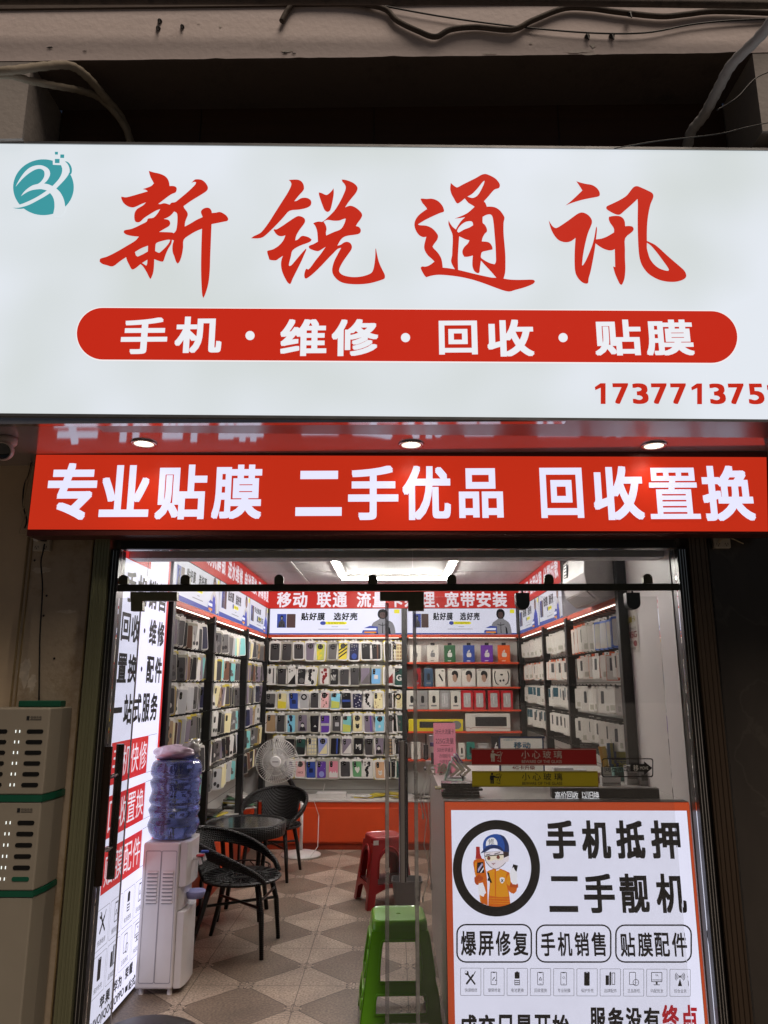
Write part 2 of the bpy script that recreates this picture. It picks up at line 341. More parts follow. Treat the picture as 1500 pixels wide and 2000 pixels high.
# shop room
RZ = 2.67
b = MB(); b.box(-1.62, 1.62, 8.42, 8.5, 0, RZ + .1, wall_m); b.build('back_wall', bld)
b = MB(); b.box(-1.74, -1.62, 3.78, 8.5, 0, RZ + .1, wall_m); b.build('side_wall', bld)
b = MB(); b.box(1.62, 1.74, 3.78, 8.5, 0, RZ + .1, wall_m); b.build('side_wall', bld)
b = MB(); b.box(1.405, 1.62, 3.80, 4.53, 0, RZ, mat('white_wall_board', (.74, .70, .67), .45, var=.05, scale=2)); b.build('wall_board', bld)
b = MB(); b.box(-1.62, 1.62, 3.78, 8.42, RZ, RZ + .1, ceil_m)
for y in (4.6, 5.5, 6.4, 7.3): b.box(-1.62, 1.62, y, y + .008, RZ - .0015, RZ + .01, flat('ceiling_joint', (120, 115, 115)))
b.box(-.95, -.925, 4.4, 8.1, RZ - .01, RZ - .002, white); b.build('ceiling', bld)
zl = P(750, 1089, 3.86).z
b = MB(); b.box(-1.40, 1.40, 3.86, 3.98, zl, RZ - .001, mat('lintel_board', (.72, .71, .73), .5, var=.12, scale=6)); b.build('inner_lintel', bld)

# ---- soffit and door surround
sof = thing('soffit', 'glossy panelled soffit between the two signs mirroring the red one', 'soffit', (0, 3.3, 2.72))
b = MB(); sm_ = mat('glossy_soffit_panel', (.52, .47, .49), .09, .55, var=.08, scale=2.2)
b.box(-2.6, 2.6, 3.075, 3.78, 2.718, 2.735, sm_); b.build('panel', sof)
b = MB(); b.box(-2.6, 2.6, 3.035, 3.068, 2.690, 2.735, mat('soffit_trim', (.55, .52, .53), .12, .8)); b.build('front_trim', sof)
fr = thing('shop_front_frame', 'dark metal frame with bronze jambs around the glass front', 'door frame', (0, 3.72, 0))
alu = mat('olive_aluminium', (.22, .22, .13), .32, .5, var=.2, scale=5, stretch=(1, 1, .08))
brz = mat('bronze_jamb', (.12, .085, .06), .3, .7, var=.25, scale=5, stretch=(1, 1, .08)); dk = mat('dark_frame', (.018, .017, .016), .3, .4)
Xa, Xb, Xc = P(173, 1200, 3.66).x, P(203, 1200, 3.66).x, P(223, 1200, 3.68).x
b = MB(); b.box(Xa, Xb, 3.66, 3.78, -.08, 2.335, alu)
for k in (.012, .030, .044, .060): b.box(Xa + k, Xa + k + .005, 3.655, 3.661, -.08, 2.335, alu)
b.build('jamb', fr, bevel=.004)
b = MB(); b.box(Xb + .003, Xc, 3.685, 3.78, -.08, 2.258, dk); b.box(Xb + .012, Xb + .016, 3.680, 3.686, -.08, 2.25, chrome); b.box(Xb + .028, Xb + .031, 3.680, 3.686, -.08, 2.25, chrome); b.build('inner_jamb', fr, bevel=.002)
X1, X2, X3 = P(1334, 1200, 3.68).x, P(1355, 1200, 3.68).x, P(1394, 1200, 3.66).x
b = MB(); b.box(X1, X2 - .003, 3.685, 3.78, -.08, 2.258, dk)
for k in (.008, .022, .034): b.box(X1 + k, X1 + k + .006, 3.680, 3.686, -.08, 2.25, chrome)
b.build('inner_jamb', fr, bevel=.002)
b = MB(); b.box(X2, X3, 3.66, 3.78, -.08, 2.335, brz)
for k in (.010, .030, .052, .075): b.box(X2 + k, X2 + k + .005, 3.655, 3.661, -.08, 2.335, brz)
b.build('jamb', fr, bevel=.004)
b = MB(); b.box(Xc + .002, X1 - .002, 3.69, 3.76, 2.258, 2.335, dk); b.box(Xc + .002, X1 - .002, 3.684, 3.689, 2.30, 2.305, brz); b.build('header', fr)

# ================================================================== SIGNS
face_w = mat('sign_face_white', (.09, .09, .09), .35, var=.02, spec=.12, emit=lin((222, 228, 236)), es=1.0, evar=.02, escale=1.0, emit2=lin((207, 214, 214))); red_s = lit('sign_letter_red', (192, 41, 24), 1.0)
teal = lit('logo_teal', (62, 150, 158), 1.0); halo = lit('letter_edge_white', (244, 238, 238), 1.0)
alum = mat('sign_casing', (.25, .25, .25), .35, .8)
DS = 3.03
sg = thing('shop_sign', 'big white backlit shop sign with red brush lettering, red pill banner and teal logo', 'shop sign', (0, DS, 2.72))
tl, tr = P(0, 281, DS), P(1500, 295, DS); bl, br = P(0, 808, DS), P(1500, 820, DS)
def ext(a, c, x): t = (x - a.x) / (c.x - a.x); return a.lerp(c, t)
TL, TR, BL, BR = ext(tl, tr, -2.35), ext(tl, tr, 2.35), ext(bl, br, -2.35), ext(bl, br, 2.35)
b = MB(); b.quad([TL, TR, BR, BL], face_w); b.build('face', sg)
b = MB()
for p, q, dz in ((TL, TR, .012), (BL, BR, -.012)):
    za, zb = sorted((0, dz)); V = []
    for e in (p, q):
        for dy in (-.006, .20):
            for z in (za, zb): V.append((e.x, e.y + dy, e.z + z))
    b.add(V, [(0, 1, 3, 2), (4, 6, 7, 5), (0, 4, 5, 1), (2, 3, 7, 6), (0, 2, 6, 4), (1, 5, 7, 3)], alum)
b.quad([(TL.x, DS + .2, TL.z), (TR.x, DS + .2, TR.z), (BR.x, DS + .2, BR.z), (BL.x, DS + .2, BL.z)], alum); b.build('casing', sg)
CH = {
'xin': (190, 330, 260 / 1500, [[(583,28),(640,45),(700,58),(755,80),(790,110),(810,150),(818,198),(860,198),(890,210),(898,235),(885,270),(840,290),(795,320),(740,362),(690,400),(715,402),(750,392),(780,396),(818,408),(840,386),(880,380),(920,350),(1010,275),(1075,215),(1110,175),(1115,155),(1090,152),(1062,166),(1095,130),(1130,122),(1180,130),(1220,160),(1245,200),(1248,230),(1225,262),(1150,310),(1060,365),(975,425),(985,450),(1015,490),(1022,525),(1005,570),(992,610),(988,655),(1050,622),(1120,580),(1190,548),(1170,490),(1195,455),(1235,442),(1270,450),(1290,480),(1293,502),(1340,498),(1380,490),(1420,505),(1460,535),(1478,570),(1465,592),(1430,600),(1290,628),(1283,800),(1275,1000),(1270,1150),(1255,1290),(1225,1400),(1198,1460),(1182,1400),(1172,1150),(1175,900),(1182,680),(1120,705),(1050,745),(977,802),(970,890),(955,980),(930,1050),(908,1072),(890,1050),(870,990),(852,940),(850,870),(865,812),(845,803),(835,850),(800,910),(770,980),(750,1040),(730,1050),(690,1040),(645,1022),(642,1100),(632,1180),(605,1245),(590,1230),(560,1170),(520,1105),(490,1078),(440,1120),(405,1138),(385,1128),(360,1080),(340,1040),(328,1000),(260,1045),(180,1103),(110,1090),(60,1075),(30,1050),(35,1020),(60,1008),(120,990),(220,940),(340,870),(430,815),(472,768),(400,762),(330,745),(300,720),(312,696),(380,683),(440,660),(510,625),(560,598),(575,565),(635,555),(680,510),(712,458),(660,478),(590,520),(530,560),(490,598),(460,608),(430,595),(420,550),(425,500),(445,465),(470,445),(520,415),(552,382),(500,402),(440,430),(400,440),(350,428),(300,390),(275,340),(275,318),(290,320),(330,325),(400,308),(480,285),(572,258),(550,242),(515,233),(570,215),(615,195),(640,168),(620,130),(600,90)],
 [(868,485),(895,500),(905,530),(905,600),(893,690),(865,730),(835,720),(700,715),(760,680),(810,650),(825,620),(815,590),(790,575),(752,570),(800,550),(840,520)],[(575,870),(573,935),(520,965),(460,993),(440,980),(428,942),(470,915),(520,890)],[(670,840),(740,815),(800,803),(825,805),(810,840),(770,890),(710,945),(690,948),(655,930),(658,880)],[(568,1028),(565,1070),(555,1095),(508,1065)]]),
'rui': (490, 340, .18, [[(412,70),(460,66),(510,67),(545,82),(570,115),(578,160),(565,190),(520,240),(472,300),(500,295),(540,270),(580,262),(620,268),(650,290),(657,320),(645,350),(600,375),(520,392),(420,405),(350,480),(250,585),(160,670),(120,695),(70,704),(3,702),(35,678),(75,660),(120,630),(190,540),(260,430),(330,320),(400,210),(438,130),(435,95)],
 [(500,465),(545,465),(580,485),(590,515),(575,550),(530,610),(495,670),(482,725),(510,715),(545,682),(575,676),(625,690),(660,714),(650,735),(610,755),(530,785),(455,832),(435,900),(414,985),(420,1003),(445,990),(500,925),(560,855),(597,815),(603,825),(580,880),(540,970),(490,1070),(455,1140),(435,1190),(420,1198),(395,1175),(355,1100),(335,1040),(328,980),(335,930),(348,893),(300,925),(270,942),(208,936),(195,910),(178,850),(190,835),(240,822),(300,785),(350,730),(376,670),(340,680),(305,676),(275,655),(248,615),(255,602),(280,605),(340,570),(420,515)],
 [(738,205),(770,212),(815,232),(845,220),(880,185),(898,160),(900,220),(885,310),(865,390),(845,413),(825,415),(800,395),(780,350),(755,280),(740,230)],
 [(985,65),(1030,70),(1100,95),(1145,130),(1158,165),(1140,210),(1100,260),(1060,310),(1022,368),(1060,352),(1100,352),(1150,378),(1195,420),(1208,455),(1190,495),(1160,535),(1140,570),(1170,578),(1190,600),(1192,630),(1175,652),(1130,664),(1050,675),(1000,695),(965,735),(940,782),(975,772),(1010,748),(1045,740),(1080,755),(1097,790),(1090,825),(1060,870),(1010,940),(970,1010),(958,1050),(970,1080),(1010,1105),(1080,1120),(1150,1122),(1220,1112),(1290,1088),(1320,1060),(1338,1000),(1350,900),(1352,820),(1358,815),(1370,880),(1390,960),(1420,1030),(1448,1085),(1455,1115),(1448,1140),(1400,1160),(1300,1188),(1200,1200),(1100,1200),(1010,1188),(950,1160),(905,1115),(885,1070),(885,1020),(905,950),(940,880),(980,805),(940,820),(890,870),(840,920),(780,985),(720,1045),(660,1100),(605,1138),(585,1132),(580,1100),(588,1060),(600,1032),(625,1040),(650,1015),(700,945),(760,870),(812,795),(770,822),(730,842),(680,832),(640,815),(628,795),(640,780),(680,765),(728,738),(725,680),(718,620),(700,570),(677,540),(700,528),(740,520),(778,522),(830,480),(905,405),(960,320),(1005,230),(1030,160),(1020,120),(995,90)],
 [(790,522),(830,503),(900,512),(960,510),(1000,495),(1030,488),(1020,530),(995,580),(965,610),(900,635),(818,672),(815,640),(822,605),(815,565)]]),
'tong': (800, 330, 1 / 6, [[(128,362),(140,353),(200,357),(250,354),(300,365),(345,392),(385,440),(403,490),(395,510),(350,525),(260,565),(180,605),(130,635),(97,655),(120,665),(190,670),(245,690),(290,725),(325,770),(333,800),(320,840),(290,880),(268,915),(285,940),(320,975),(350,1015),(372,1060),(382,1110),(388,1162),(450,1168),(530,1180),(500,1130),(485,1080),(497,1020),(500,940),(505,850),(500,770),(475,710),(455,650),(458,608),(475,645),(505,685),(542,715),(560,680),(600,620),(650,570),(600,580),(525,588),(600,560),(680,520),(760,450),(740,435),(690,405),(660,370),(645,352),(600,390),(565,412),(545,400),(520,355),(490,300),(475,240),(482,170),(510,195),(545,220),(570,218),(620,190),(700,150),(780,110),(840,75),(885,65),(930,78),(1000,115),(1045,165),(1057,200),(1045,230),(1000,245),(970,270),(920,330),(870,385),(890,410),(903,448),(960,448),(1010,460),(1060,495),(1105,560),(1110,590),(1100,640),(1100,760),(1110,880),(1120,1000),(1122,1120),(1118,1220),(1100,1290),(1180,1302),(1300,1305),(1440,1303),(1468,1325),(1440,1355),(1340,1395),(1240,1422),(1170,1442),(1100,1430),(1000,1395),(880,1350),(760,1310),(640,1280),(520,1260),(400,1248),(320,1247),(250,1258),(195,1275),(175,1255),(145,1205),(128,1165),(145,1148),(180,1150),(220,1140),(260,1115),(290,1090),(260,1060),(220,1025),(190,985),(172,940),(172,895),(185,840),(195,800),(160,805),(115,785),(80,740),(60,690),(57,640),(75,590),(110,545),(160,505),(205,475),(180,440),(150,405)],
 [(878,145),(870,180),(845,235),(815,290),(785,325),(745,345),(710,342),(677,330),(730,300),(790,240),(830,190),(860,155)],[(740,640),(743,665),(700,692),(640,715),(600,738),(572,752),(555,735),(570,700),(610,655),(660,625),(710,618),(730,625)],
 [(580,795),(620,815),(660,832),(700,842),(680,880),(640,920),(618,965),(622,1005),(640,1035),(680,1035),(740,1020),(735,1080),(735,1140),(750,1190),(775,1218),(800,1227),(818,1215),(822,1170),(835,1080),(880,1130),(950,1205),(1015,1280),(960,1278),(880,1262),(780,1240),(680,1215),(568,1188),(565,1050),(572,920)],
 [(855,568),(890,548),(930,538),(955,545),(972,575),(985,660),(995,780),(1005,900),(1010,1020),(1010,1090),(995,1122),(950,1112),(900,1090),(840,1050),(835,1020),(848,980),(900,965),(970,950),(968,920),(945,880),(910,860),(845,855),(855,810),(880,765),(905,740),(902,700),(880,660),(855,635)]]),
'xun': (1060, 345, .19, [[(343,52),(380,65),(440,80),(500,90),(545,115),(575,150),(585,185),(578,205),(550,215),(480,228),(400,245),(300,275),(230,303),(280,265),(340,210),(405,148),(385,115)],
 [(60,455),(72,475),(95,510),(120,530),(148,530),(200,498),(270,450),(340,398),(385,375),(425,378),(465,400),(495,435),(505,475),(490,520),(465,580),(445,650),(425,740),(410,830),(402,915),(410,918),(440,870),(480,780),(510,700),(530,620),(545,530),(553,520),(555,560),(545,650),(600,642),(660,620),(730,578),(730,545),(715,515),(690,480),(675,440),(680,418),(720,410),(780,410),(820,430),(840,465),(845,515),(885,512),(920,520),(932,545),(915,575),(845,638),(843,750),(843,850),(847,950),(840,1040),(825,1090),(810,1118),(790,1108),(765,1060),(740,1000),(720,928),(742,935),(740,840),(738,750),(710,762),(670,762),(620,745),(575,718),(540,692),(530,770),(510,880),(490,980),(470,1050),(465,1095),(445,1105),(410,1095),(370,1060),(340,1010),(328,950),(325,850),(328,740),(335,635),(300,662),(260,678),(215,678),(165,660),(125,620),(90,560),(70,500)],
 [(650,320),(665,305),(720,280),(800,240),(860,200),(900,150),(930,115),(965,103),(1010,118),(1080,150),(1120,172),(1135,200),(1128,235),(1105,290),(1085,380),(1072,480),(1068,580),(1068,665),(1100,680),(1150,705),(1200,745),(1270,810),(1350,880),(1420,940),(1455,975),(1473,1020),(1460,1050),(1420,1072),(1360,1086),(1280,1085),(1200,1068),(1130,1035),(1070,990),(1020,920),(995,850),(982,750),(975,600),(973,450),(975,300),(972,235),(930,275),(880,320),(840,355),(800,390),(775,398),(740,390),(690,365),(655,340)],
 [(1068,685),(1110,715),(1170,785),(1230,865),(1280,935),(1295,965),(1280,973),(1240,965),(1190,945),(1140,905),(1100,850),(1080,790),(1068,740)]]),
}
for nm, (ox, oy, k, polys) in CH.items():
    b = MB(); b.fill(polys, lambda x, y: P(ox + x * k, oy + y * k, DS) + Vector((0, -.004, 0)), red_s, sm=3); b.build('brush_character', sg)
pm = lambda ox, oy, k, D, off: (lambda x, y: P(ox + x * k, oy + y * k, D) + Vector((0, -off, 0)))
lg = pm(15, 290, 140 / 1500, DS, .003); lg2 = pm(15, 290, 140 / 1500, DS, .005)
b = MB(); b.fill([ell(755, 820, 634, 584, 64)], lg, teal)
for q in ([(997,85),(1062,85),(1060,142),(1000,142)], [(1112,140),(1193,142),(1190,214),(1110,212)], [(998,234),(1096,234),(1094,320),(998,320)]): b.fill([q], lg2, teal)
b.fill([[(1205,280),(1260,295),(1310,340),(1345,410),(1354,480),(1340,545),(1300,560),(1306,450),(1270,350)]], lg2, teal, 3)
b.fill([[(120,1256),(200,1262),(300,1248),(420,1215),(345,1275),(240,1280),(170,1272)]], pm(15, 290, 140 / 1500, DS, .0065), teal, 2)
b.fill([[(175,815),(215,730),(280,620),(370,500),(470,415),(580,372),(700,362),(800,395),(870,450),(898,530),(880,610),(830,690),(770,745),(860,762),(945,800),(1040,700),(1100,620),(1140,530),(1150,440),(1125,362),(955,355),(955,255),(1000,180),(1200,230),(1230,300),(1285,380),(1303,460),(1280,560),(1190,680),(1090,785),(1025,850),(1100,920),(1160,1020),(1195,1120),(1208,1205),(1215,1300),(1120,1420),(960,1420),(966,1360),(985,1270),(988,1180),(975,1080),(940,1000),(895,945),(780,1020),(600,1120),(450,1195),(300,1240),(150,1262),(110,1200),(250,1190),(400,1135),(560,1060),(700,980),(830,892),(720,865),(620,868),(500,890),(400,935),(288,1010),(350,920),(440,840),(540,780),(650,750),(720,690),(770,610),(780,530),(760,475),(700,440),(620,445),(520,490),(400,575),(290,680)]], pm(15, 290, 140 / 1500, DS, .0045), face_w, 2)
b.build('round_logo', sg)
def pill(xa, xb, ya, yb, sk):
    r = (yb - ya) / 2; cy = (ya + yb) / 2; pts = []
    for k in range(25): a = R(90 + 180 * k / 24); pts.append((xa + r + r * math.cos(a), cy - r * math.sin(a)))
    for k in range(25): a = R(-90 + 180 * k / 24); pts.append((xb - r + r * math.cos(a), cy - r * math.sin(a)))
    return [(x, y + (x - xa) / (xb - xa) * sk) for x, y in pts]
b = MB(); b.fill([pill(149, 1441, 600, 705, 7)], pm(0, 0, 1, DS, .003), halo); b.fill([pill(151, 1439, 602, 703, 7)], pm(0, 0, 1, DS, .005), red_s); b.build('red_pill', sg)
white_l = lit('letter_white', (232, 234, 240), 1.0)
for ch, x0, y0, x1, y1 in (('手',238,622,328,693),('机',343,620,434,691),('维',548,625,638,697),('修',648,625,739,697),('回',857,628,932,694),('收',951,626,1042,698),('贴',1160,626,1251,696),('膜',1260,626,1353,696)):
    b = MB(); b.text(ch, rq(x0, y0, x1, y1, DS, .008), white_l, .030); b.build('pill_character', sg)
for x, y in ((489, 657), (792, 661), (1099, 661)): b = MB(); b.fill([ell(x, y, 9, 9, 20)], pm(0, 0, 1, DS, .008), white_l); b.build('pill_dot', sg)
b = MB()
for i, ch in enumerate('17377137522'):
    x = 1159 + i * 37.6 + (3 if ch == '1' else 0)
    if ch == '1': b.fill([[(x - 1, 757 + i * .1), (x + 10, 749.5 + i * .1), (x + 20, 749.5 + i * .1), (x + 20, 790 + i * .1), (x + 10.5, 790 + i * .1), (x + 10.5, 758.5 + i * .1), (x, 763 + i * .1)]], pm(0, 0, 1, DS, .006), red_s); continue
    b.text(ch, rq(x, 749.5 + i * .1, x + (21 if ch == '1' else 31), 790 + i * .1, DS, .006), red_s, .028)
b.build('phone_number', sg)

# red strip sign under the soffit
D2 = 3.56
s2 = thing('strip_sign', 'long red backlit strip sign with white block lettering above the glass front', 'shop sign', (0, D2, 2.33))
red2 = lit('strip_red', (205, 50, 27), .84, .06, 2.0, .3, .25); wht2 = lit('strip_white', (232, 232, 255), 1.0)
q = [P(71, 888, D2), P(1497, 893, D2), P(1500, 1038, D2), P(54, 1034, D2)]
b = MB(); b.quad(q, red2); b.build('face', s2)
b = MB(); zt = max(q[0].z, q[1].z); zb = min(q[2].z, q[3].z); xa, xb = q[0].x, q[1].x
b.box(xa - .006, xb + .006, D2 + .003, D2 + .12, zb - .01, 2.716, mat('strip_casing', (.12, .03, .025), .4, .3)); b.build('casing', s2)
for ch, x0, y0, x1, y1 in (('专',93,905,189,1016),('业',197,909,293,1010),('贴',305,908,404,1015),('膜',415,908,512,1014),('二',578,920,668,1008),('手',680,910,778,1016),('优',786,910,880,1016),('品',896,915,982,1012),('回',1055,914,1138,1012),('收',1158,911,1256,1016),('置',1267,914,1364,1014),('换',1371,910,1471,1018)):
    b = MB(); b.text(ch, rq(x0, y0, x1, y1, D2, .004), wht2, .017 if ch == '置' else .030); b.build('block_character', s2)

# recessed downlights
for x, y, lb in ((281, 866, 'leftmost recessed downlight in the glossy soffit, nearest the security camera'), (803, 868, 'middle recessed downlight in the glossy soffit'), (1277, 870, 'rightmost recessed downlight in the glossy soffit')):
    p = PZ(x, y, 2.716); t = thing('downlight', lb, 'downlight', p, 'soffit downlights')
    b = MB(); b.lathe(p, [(.062, .0), (.060, -.006), (.046, -.004), (.046, .0)], mat('lamp_rim', (.5, .5, .5), .2, .9), 32); b.build('rim', t, sm=True)
    b = MB(); b.lathe(p, [(.046, -.0015), (.046, -.0035)], lit('lamp_lens', (255, 240, 214), 1.6), 24)
    for k in range(7):
        a = k * .9; b.lathe(p + Vector((.024 * math.cos(a), .024 * math.sin(a), 0)), [(.006, -.0036), (.006, -.0045)], lit('lamp_led', (255, 246, 228), 12.0), 8)
    b.build('lens', t)
    l = bpy.data.lights.new('downlight_lamp', 'SPOT'); l.energy = 9; l.spot_size = R(150); l.spot_blend = .8; l.color = (1, .86, .68); l.shadow_soft_size = .04
    lo = bpy.data.objects.new('bulb', l); COL.objects.link(lo); lo.parent = t; lo.location = (0, 0, -.012)
# ================================================================== GLASS FRONT
g_top = glass('transom_glass', (.93, .94, .93), 1., .05); g_fix = glass('fixed_glass', (.955, .955, .95), 1., .012); g_leaf = glass('leaf_glass', (.955, .955, .95), 1., .010)
g_left = glass('left_leaf_glass', (.9, .91, .91), 1., .03); edge = glass('clear_edge_profile', (.66, .66, .68), 1., .55, .12, .6); patch = mat('patch_fitting_metal', (.085, .08, .05), .4, .6, var=.3, scale=20)
ZT0, ZT1 = P(750, 1154.5, 3.7).z, P(750, 1141, 3.7).z
fg = thing('shop_glazing', 'fixed glass of the shop front: clear panes above the rail and right pane', 'glass front', (0, GY, 0))
xj1, xj2 = P(288, 1110, GY).x, P(806, 1110, GY).x
for xa, xb in ((Xc + .003, xj1 - .002), (xj1 + .002, xj2 - .002), (xj2 + .002, X1 - .003)):
    b = MB(); b.box(xa, xb, GY - .004, GY + .004, ZT0 + .02, 2.256, g_top); b.build('transom_pane', fg)
xf = P(812, 1500, GY).x
b = MB(); b.box(xf + .012, X1 - .003, GY - .004, GY + .004, -.02, ZT0 + .01, g_fix); b.build('fixed_pane', fg)
b = MB(); b.box(xf - .009, xf + .009, GY - .008, GY + .008, -.02, ZT0 - .005, edge); b.build('edge_profile', fg, bevel=.003)
tr = thing('door_track', 'dark rail across the glass front with rounded clamps and corner fittings', 'door track', (0, 3.70, ZT0))
b = MB(); b.box(Xc + .002, X1 - .002, 3.69, 3.708, ZT0, ZT1, mat('rail_metal', (.05, .048, .035), .35, .6, var=.3)); b.build('rail', tr, bevel=.002)
for x in (241, 362, 545, 728, 882, 1072, 1265):
    p = P(x, 1143, 3.7); r_ = .023
    b = MB(); pts = [(p.x - r_, ZT1 + .001), (p.x + r_, ZT1 + .001)] + [(p.x + r_ * math.cos(R(a)), ZT1 + .025 + r_ * math.sin(R(a))) for a in range(0, 181, 15)]
    b.plate([pts], lambda x, z: (x, 3.688, z), lambda x, z: (x, 3.714, z), patch); b.build('glass_clamp', tr, bevel=.003)
for poly in ([(256, 1155.5), (346, 1155.5), (346, 1173), (279, 1173), (279, 1193), (256, 1193)], [(742, 1155.5), (828, 1155.5), (828, 1193), (797, 1193), (797, 1173), (742, 1173)]):
    pts = [(P(x, y, 3.68).x, P(750, y, 3.68).z) for x, y in poly]
    b = MB(); b.plate([pts], lambda x, z: (x, 3.676, z), lambda x, z: (x, 3.709, z), patch); b.build('corner_fitting', tr, bevel=.003)
# right sliding leaf, closed behind the fixed pane
xl, xr = P(756, 1500, 3.76).x, P(1294, 1300, 3.76).x; zt = P(750, 1166, 3.76).z
dl = thing('sliding_door', 'frameless glass sliding door with chrome pole handle left of the right pane', 'glass door', ((xl + xr) / 2, 3.76, 0))
b = MB(); b.box(xl + .01, xr, 3.756, 3.764, .02, zt, g_leaf); b.build('pane', dl)
b = MB(); b.box(xl - .009, xl + .009, 3.752, 3.768, .02, zt - .03, edge); b.build('edge_profile', dl, bevel=.003)
def handle(parent, x, y, z0, z1, m, r=.017):
    b = MB(); b.tube([(x, y, z0), (x, y, z1)], r, m, 20)
    for z in (z0 + .14, z1 - .14): b.tube([(x, y, z), (x, 3.752, z)], .008, chrome, 10)
    b.build('handle', parent, sm=False)
pole = mat('handle_steel', (.55, .53, .53), .12, 1., var=.05, stretch=(1, 1, .05))
hx = P(786, 1580, 3.70).x; handle(dl, hx, 3.70, P(786, 1722, 3.7).z, P(786, 1447, 3.7).z, pole); 
b = MB(); b.tube([(hx + .012, 3.81, P(786, 1722, 3.8).z + .02), (hx + .012, 3.81, P(786, 1447, 3.8).z - .01)], .016, blackm, 16); b.build('handle', dl)
for x in (1021, 1237):
    p = P(x, 1180, 3.735); r_ = .034
    pts = [(p.x + r_, ZT0 - .006), (p.x - r_, ZT0 - .006)] + [(p.x + r_ * math.cos(R(a)), ZT0 - .055 + r_ * math.sin(R(a))) for a in range(180, 361, 15)]
    b = MB(); b.plate([pts], lambda x, z: (x, 3.728, z), lambda x, z: (x, 3.775, z), mat('roller_clamp_metal', (.03, .03, .028), .35, .5)); b.box(p.x - .005, p.x + .005, 3.735, 3.74, ZT0 - .007, ZT0 + .004, blackm); b.build('roller_clamp', dl, bevel=.003)
# left leaf
xe = P(254, 1500, 3.73).x
ll = thing('sliding_door', 'narrow glass leaf with dark bronze pole handles by the left jamb', 'glass door', (-1.33, 3.73, 0))
b = MB(); b.box(Xc + .004, xe - .003, 3.716, 3.724, -.02, ZT0 - .03, g_left); b.build('pane', ll)
b = MB(); b.box(xe - .003, xe + .001, 3.714, 3.726, -.02, ZT0 - .03, flat('leaf_edge', (120, 118, 130), .2)); b.build('edge_profile', ll)
dh = mat('bronze_handle', (.035, .022, .016), .18, .8, var=.2, stretch=(1, 1, .05))
for D, xx, y0, y1 in ((3.63, 202, 1458, 1730), (3.80, 225, 1453, 1716)):
    x = P(xx, 1590, D).x; b = MB(); z1, z0 = P(xx, y0, D).z, P(xx, y1, D).z
    b.tube([(x, D, z0), (x, D, z1)], .019, dh, 20)
    for z in (z0 + .14, z1 - .14): b.tube([(x, D, z), (x, 3.715 if D < 3.7 else 3.725, z)], .010, chrome, 10)
    b.build('handle', ll)
# stickers on the glass
red_k = flat('sticker_red', (130, 18, 18), .4, var=.06); yel_k = flat('sticker_yellow', (152, 140, 18), .4, var=.06); gry_k = flat('sticker_grey', (165, 160, 150), .5); wht_k = flat('sticker_white', (200, 196, 190), .5); blk_k = flat('sticker_black', (14, 13, 13), .5)
DG = GY - .006
def sticker(name, lb, x0, y0, x1, y1, base, inkm):
    t = thing(name, lb, 'sticker', P((x0 + x1) / 2, (y0 + y1) / 2, DG))
    b = MB(); b.quad(rq(x0, y0, x1, y1, DG), base)
    for ya, yb in ((y0 + 1.2, y0 + 1.9), (y1 - 1.9, y1 - 1.2)): b.quad(rq(x0, ya, x1, yb, DG, .0012), inkm)
    b.build('band', t)
    m = MB(); s_ = (y1 - y0) / 31.0; f = lambda x, y: P(x, y, DG) + Vector((0, -.0012, 0)); cx, cy = x0 + 39 * s_, (y0 + y1) / 2
    m.fill([ell(cx, cy - 10 * s_, 2.3 * s_, 2.3 * s_, 14)], f, inkm)
    m.fill([[(cx - 4, cy - 7), (cx + 3.5, cy - 7), (cx + 9, cy - 4.5), (cx + 13, cy - 5), (cx + 13, cy - 3), (cx + 8, cy - 2.2), (cx + 3.5, cy - 3.5), (cx + 3.5, cy + 9), (cx + .6, cy + 9), (cx + .4, cy + 2), (cx - .4, cy + 2), (cx - .6, cy + 9), (cx - 3, cy + 9), (cx - 3, cy + 1), (cx - 4.4, cy + 1)]], f, inkm)
    for k in (0, 4.5): m.fill([[(cx + 9 + k, cy + 3), (cx + 10 + k, cy + 3.4), (cx + 14.5 + k, cy - 4.6 - k), (cx + 13.6 + k, cy - 5 - k)]], f, inkm)
    pts = [(cx + 8, cy + 7), (cx + 8.8, cy + 7), (cx + 8.8, cy + 6.4), (cx + 15, cy + 8.8), (cx + 15, cy - 10), (cx + 8.8, cy - 8), (cx + 8.8, cy - 7), (cx + 8, cy - 7), (cx + 8, cy - 8.6), (cx + 15.8, cy - 11), (cx + 15.8, cy + 10), (cx + 8, cy + 7.2)]
    m.fill([pts], f, inkm); m.build('walking_figure', t)
    b = MB(); hh = y1 - y0
    for i, ch in enumerate('小心玻璃'): b.text(ch, rq(x0 + 97 + i * 21, y0 + hh * .12, x0 + 113 + i * 21, y0 + hh * .58, DG, .0012), inkm, .012)
    b.text('BEWARE OF THE GLASS', rq(x0 + 98, y0 + hh * .68, x0 + 176, y0 + hh * .86, DG, .0012), inkm, .012); b.build('lettering', t)
sticker('glass_warning_strip', 'red warning strip with pale lettering stuck on the right glass pane', 921, 1462, 1165, 1495, red_k, gry_k)
sticker('glass_warning_strip', 'yellow warning strip with black lettering stuck below the red one', 922, 1506, 1168, 1537, yel_k, blk_k)
t = MB(); f = lambda x, y: P(x, y, DG - .0)
for i, ch in enumerate('右移'): t.text(ch, rq(831 + i * 22, 1490, 852 + i * 22, 1514, DG), gry_k, .02)
for k in (0, 11, 22): t.fill([[(878 + k, 1491), (885 + k, 1491), (899 + k, 1504), (885 + k, 1516), (878 + k, 1516), (891 + k, 1504)]], f, gry_k)
tag(t.build('slide_decal', loc=P(870, 1503, DG)), 'pale grey lettering with three chevrons stuck on the glass left of the warning strips', 'decal')
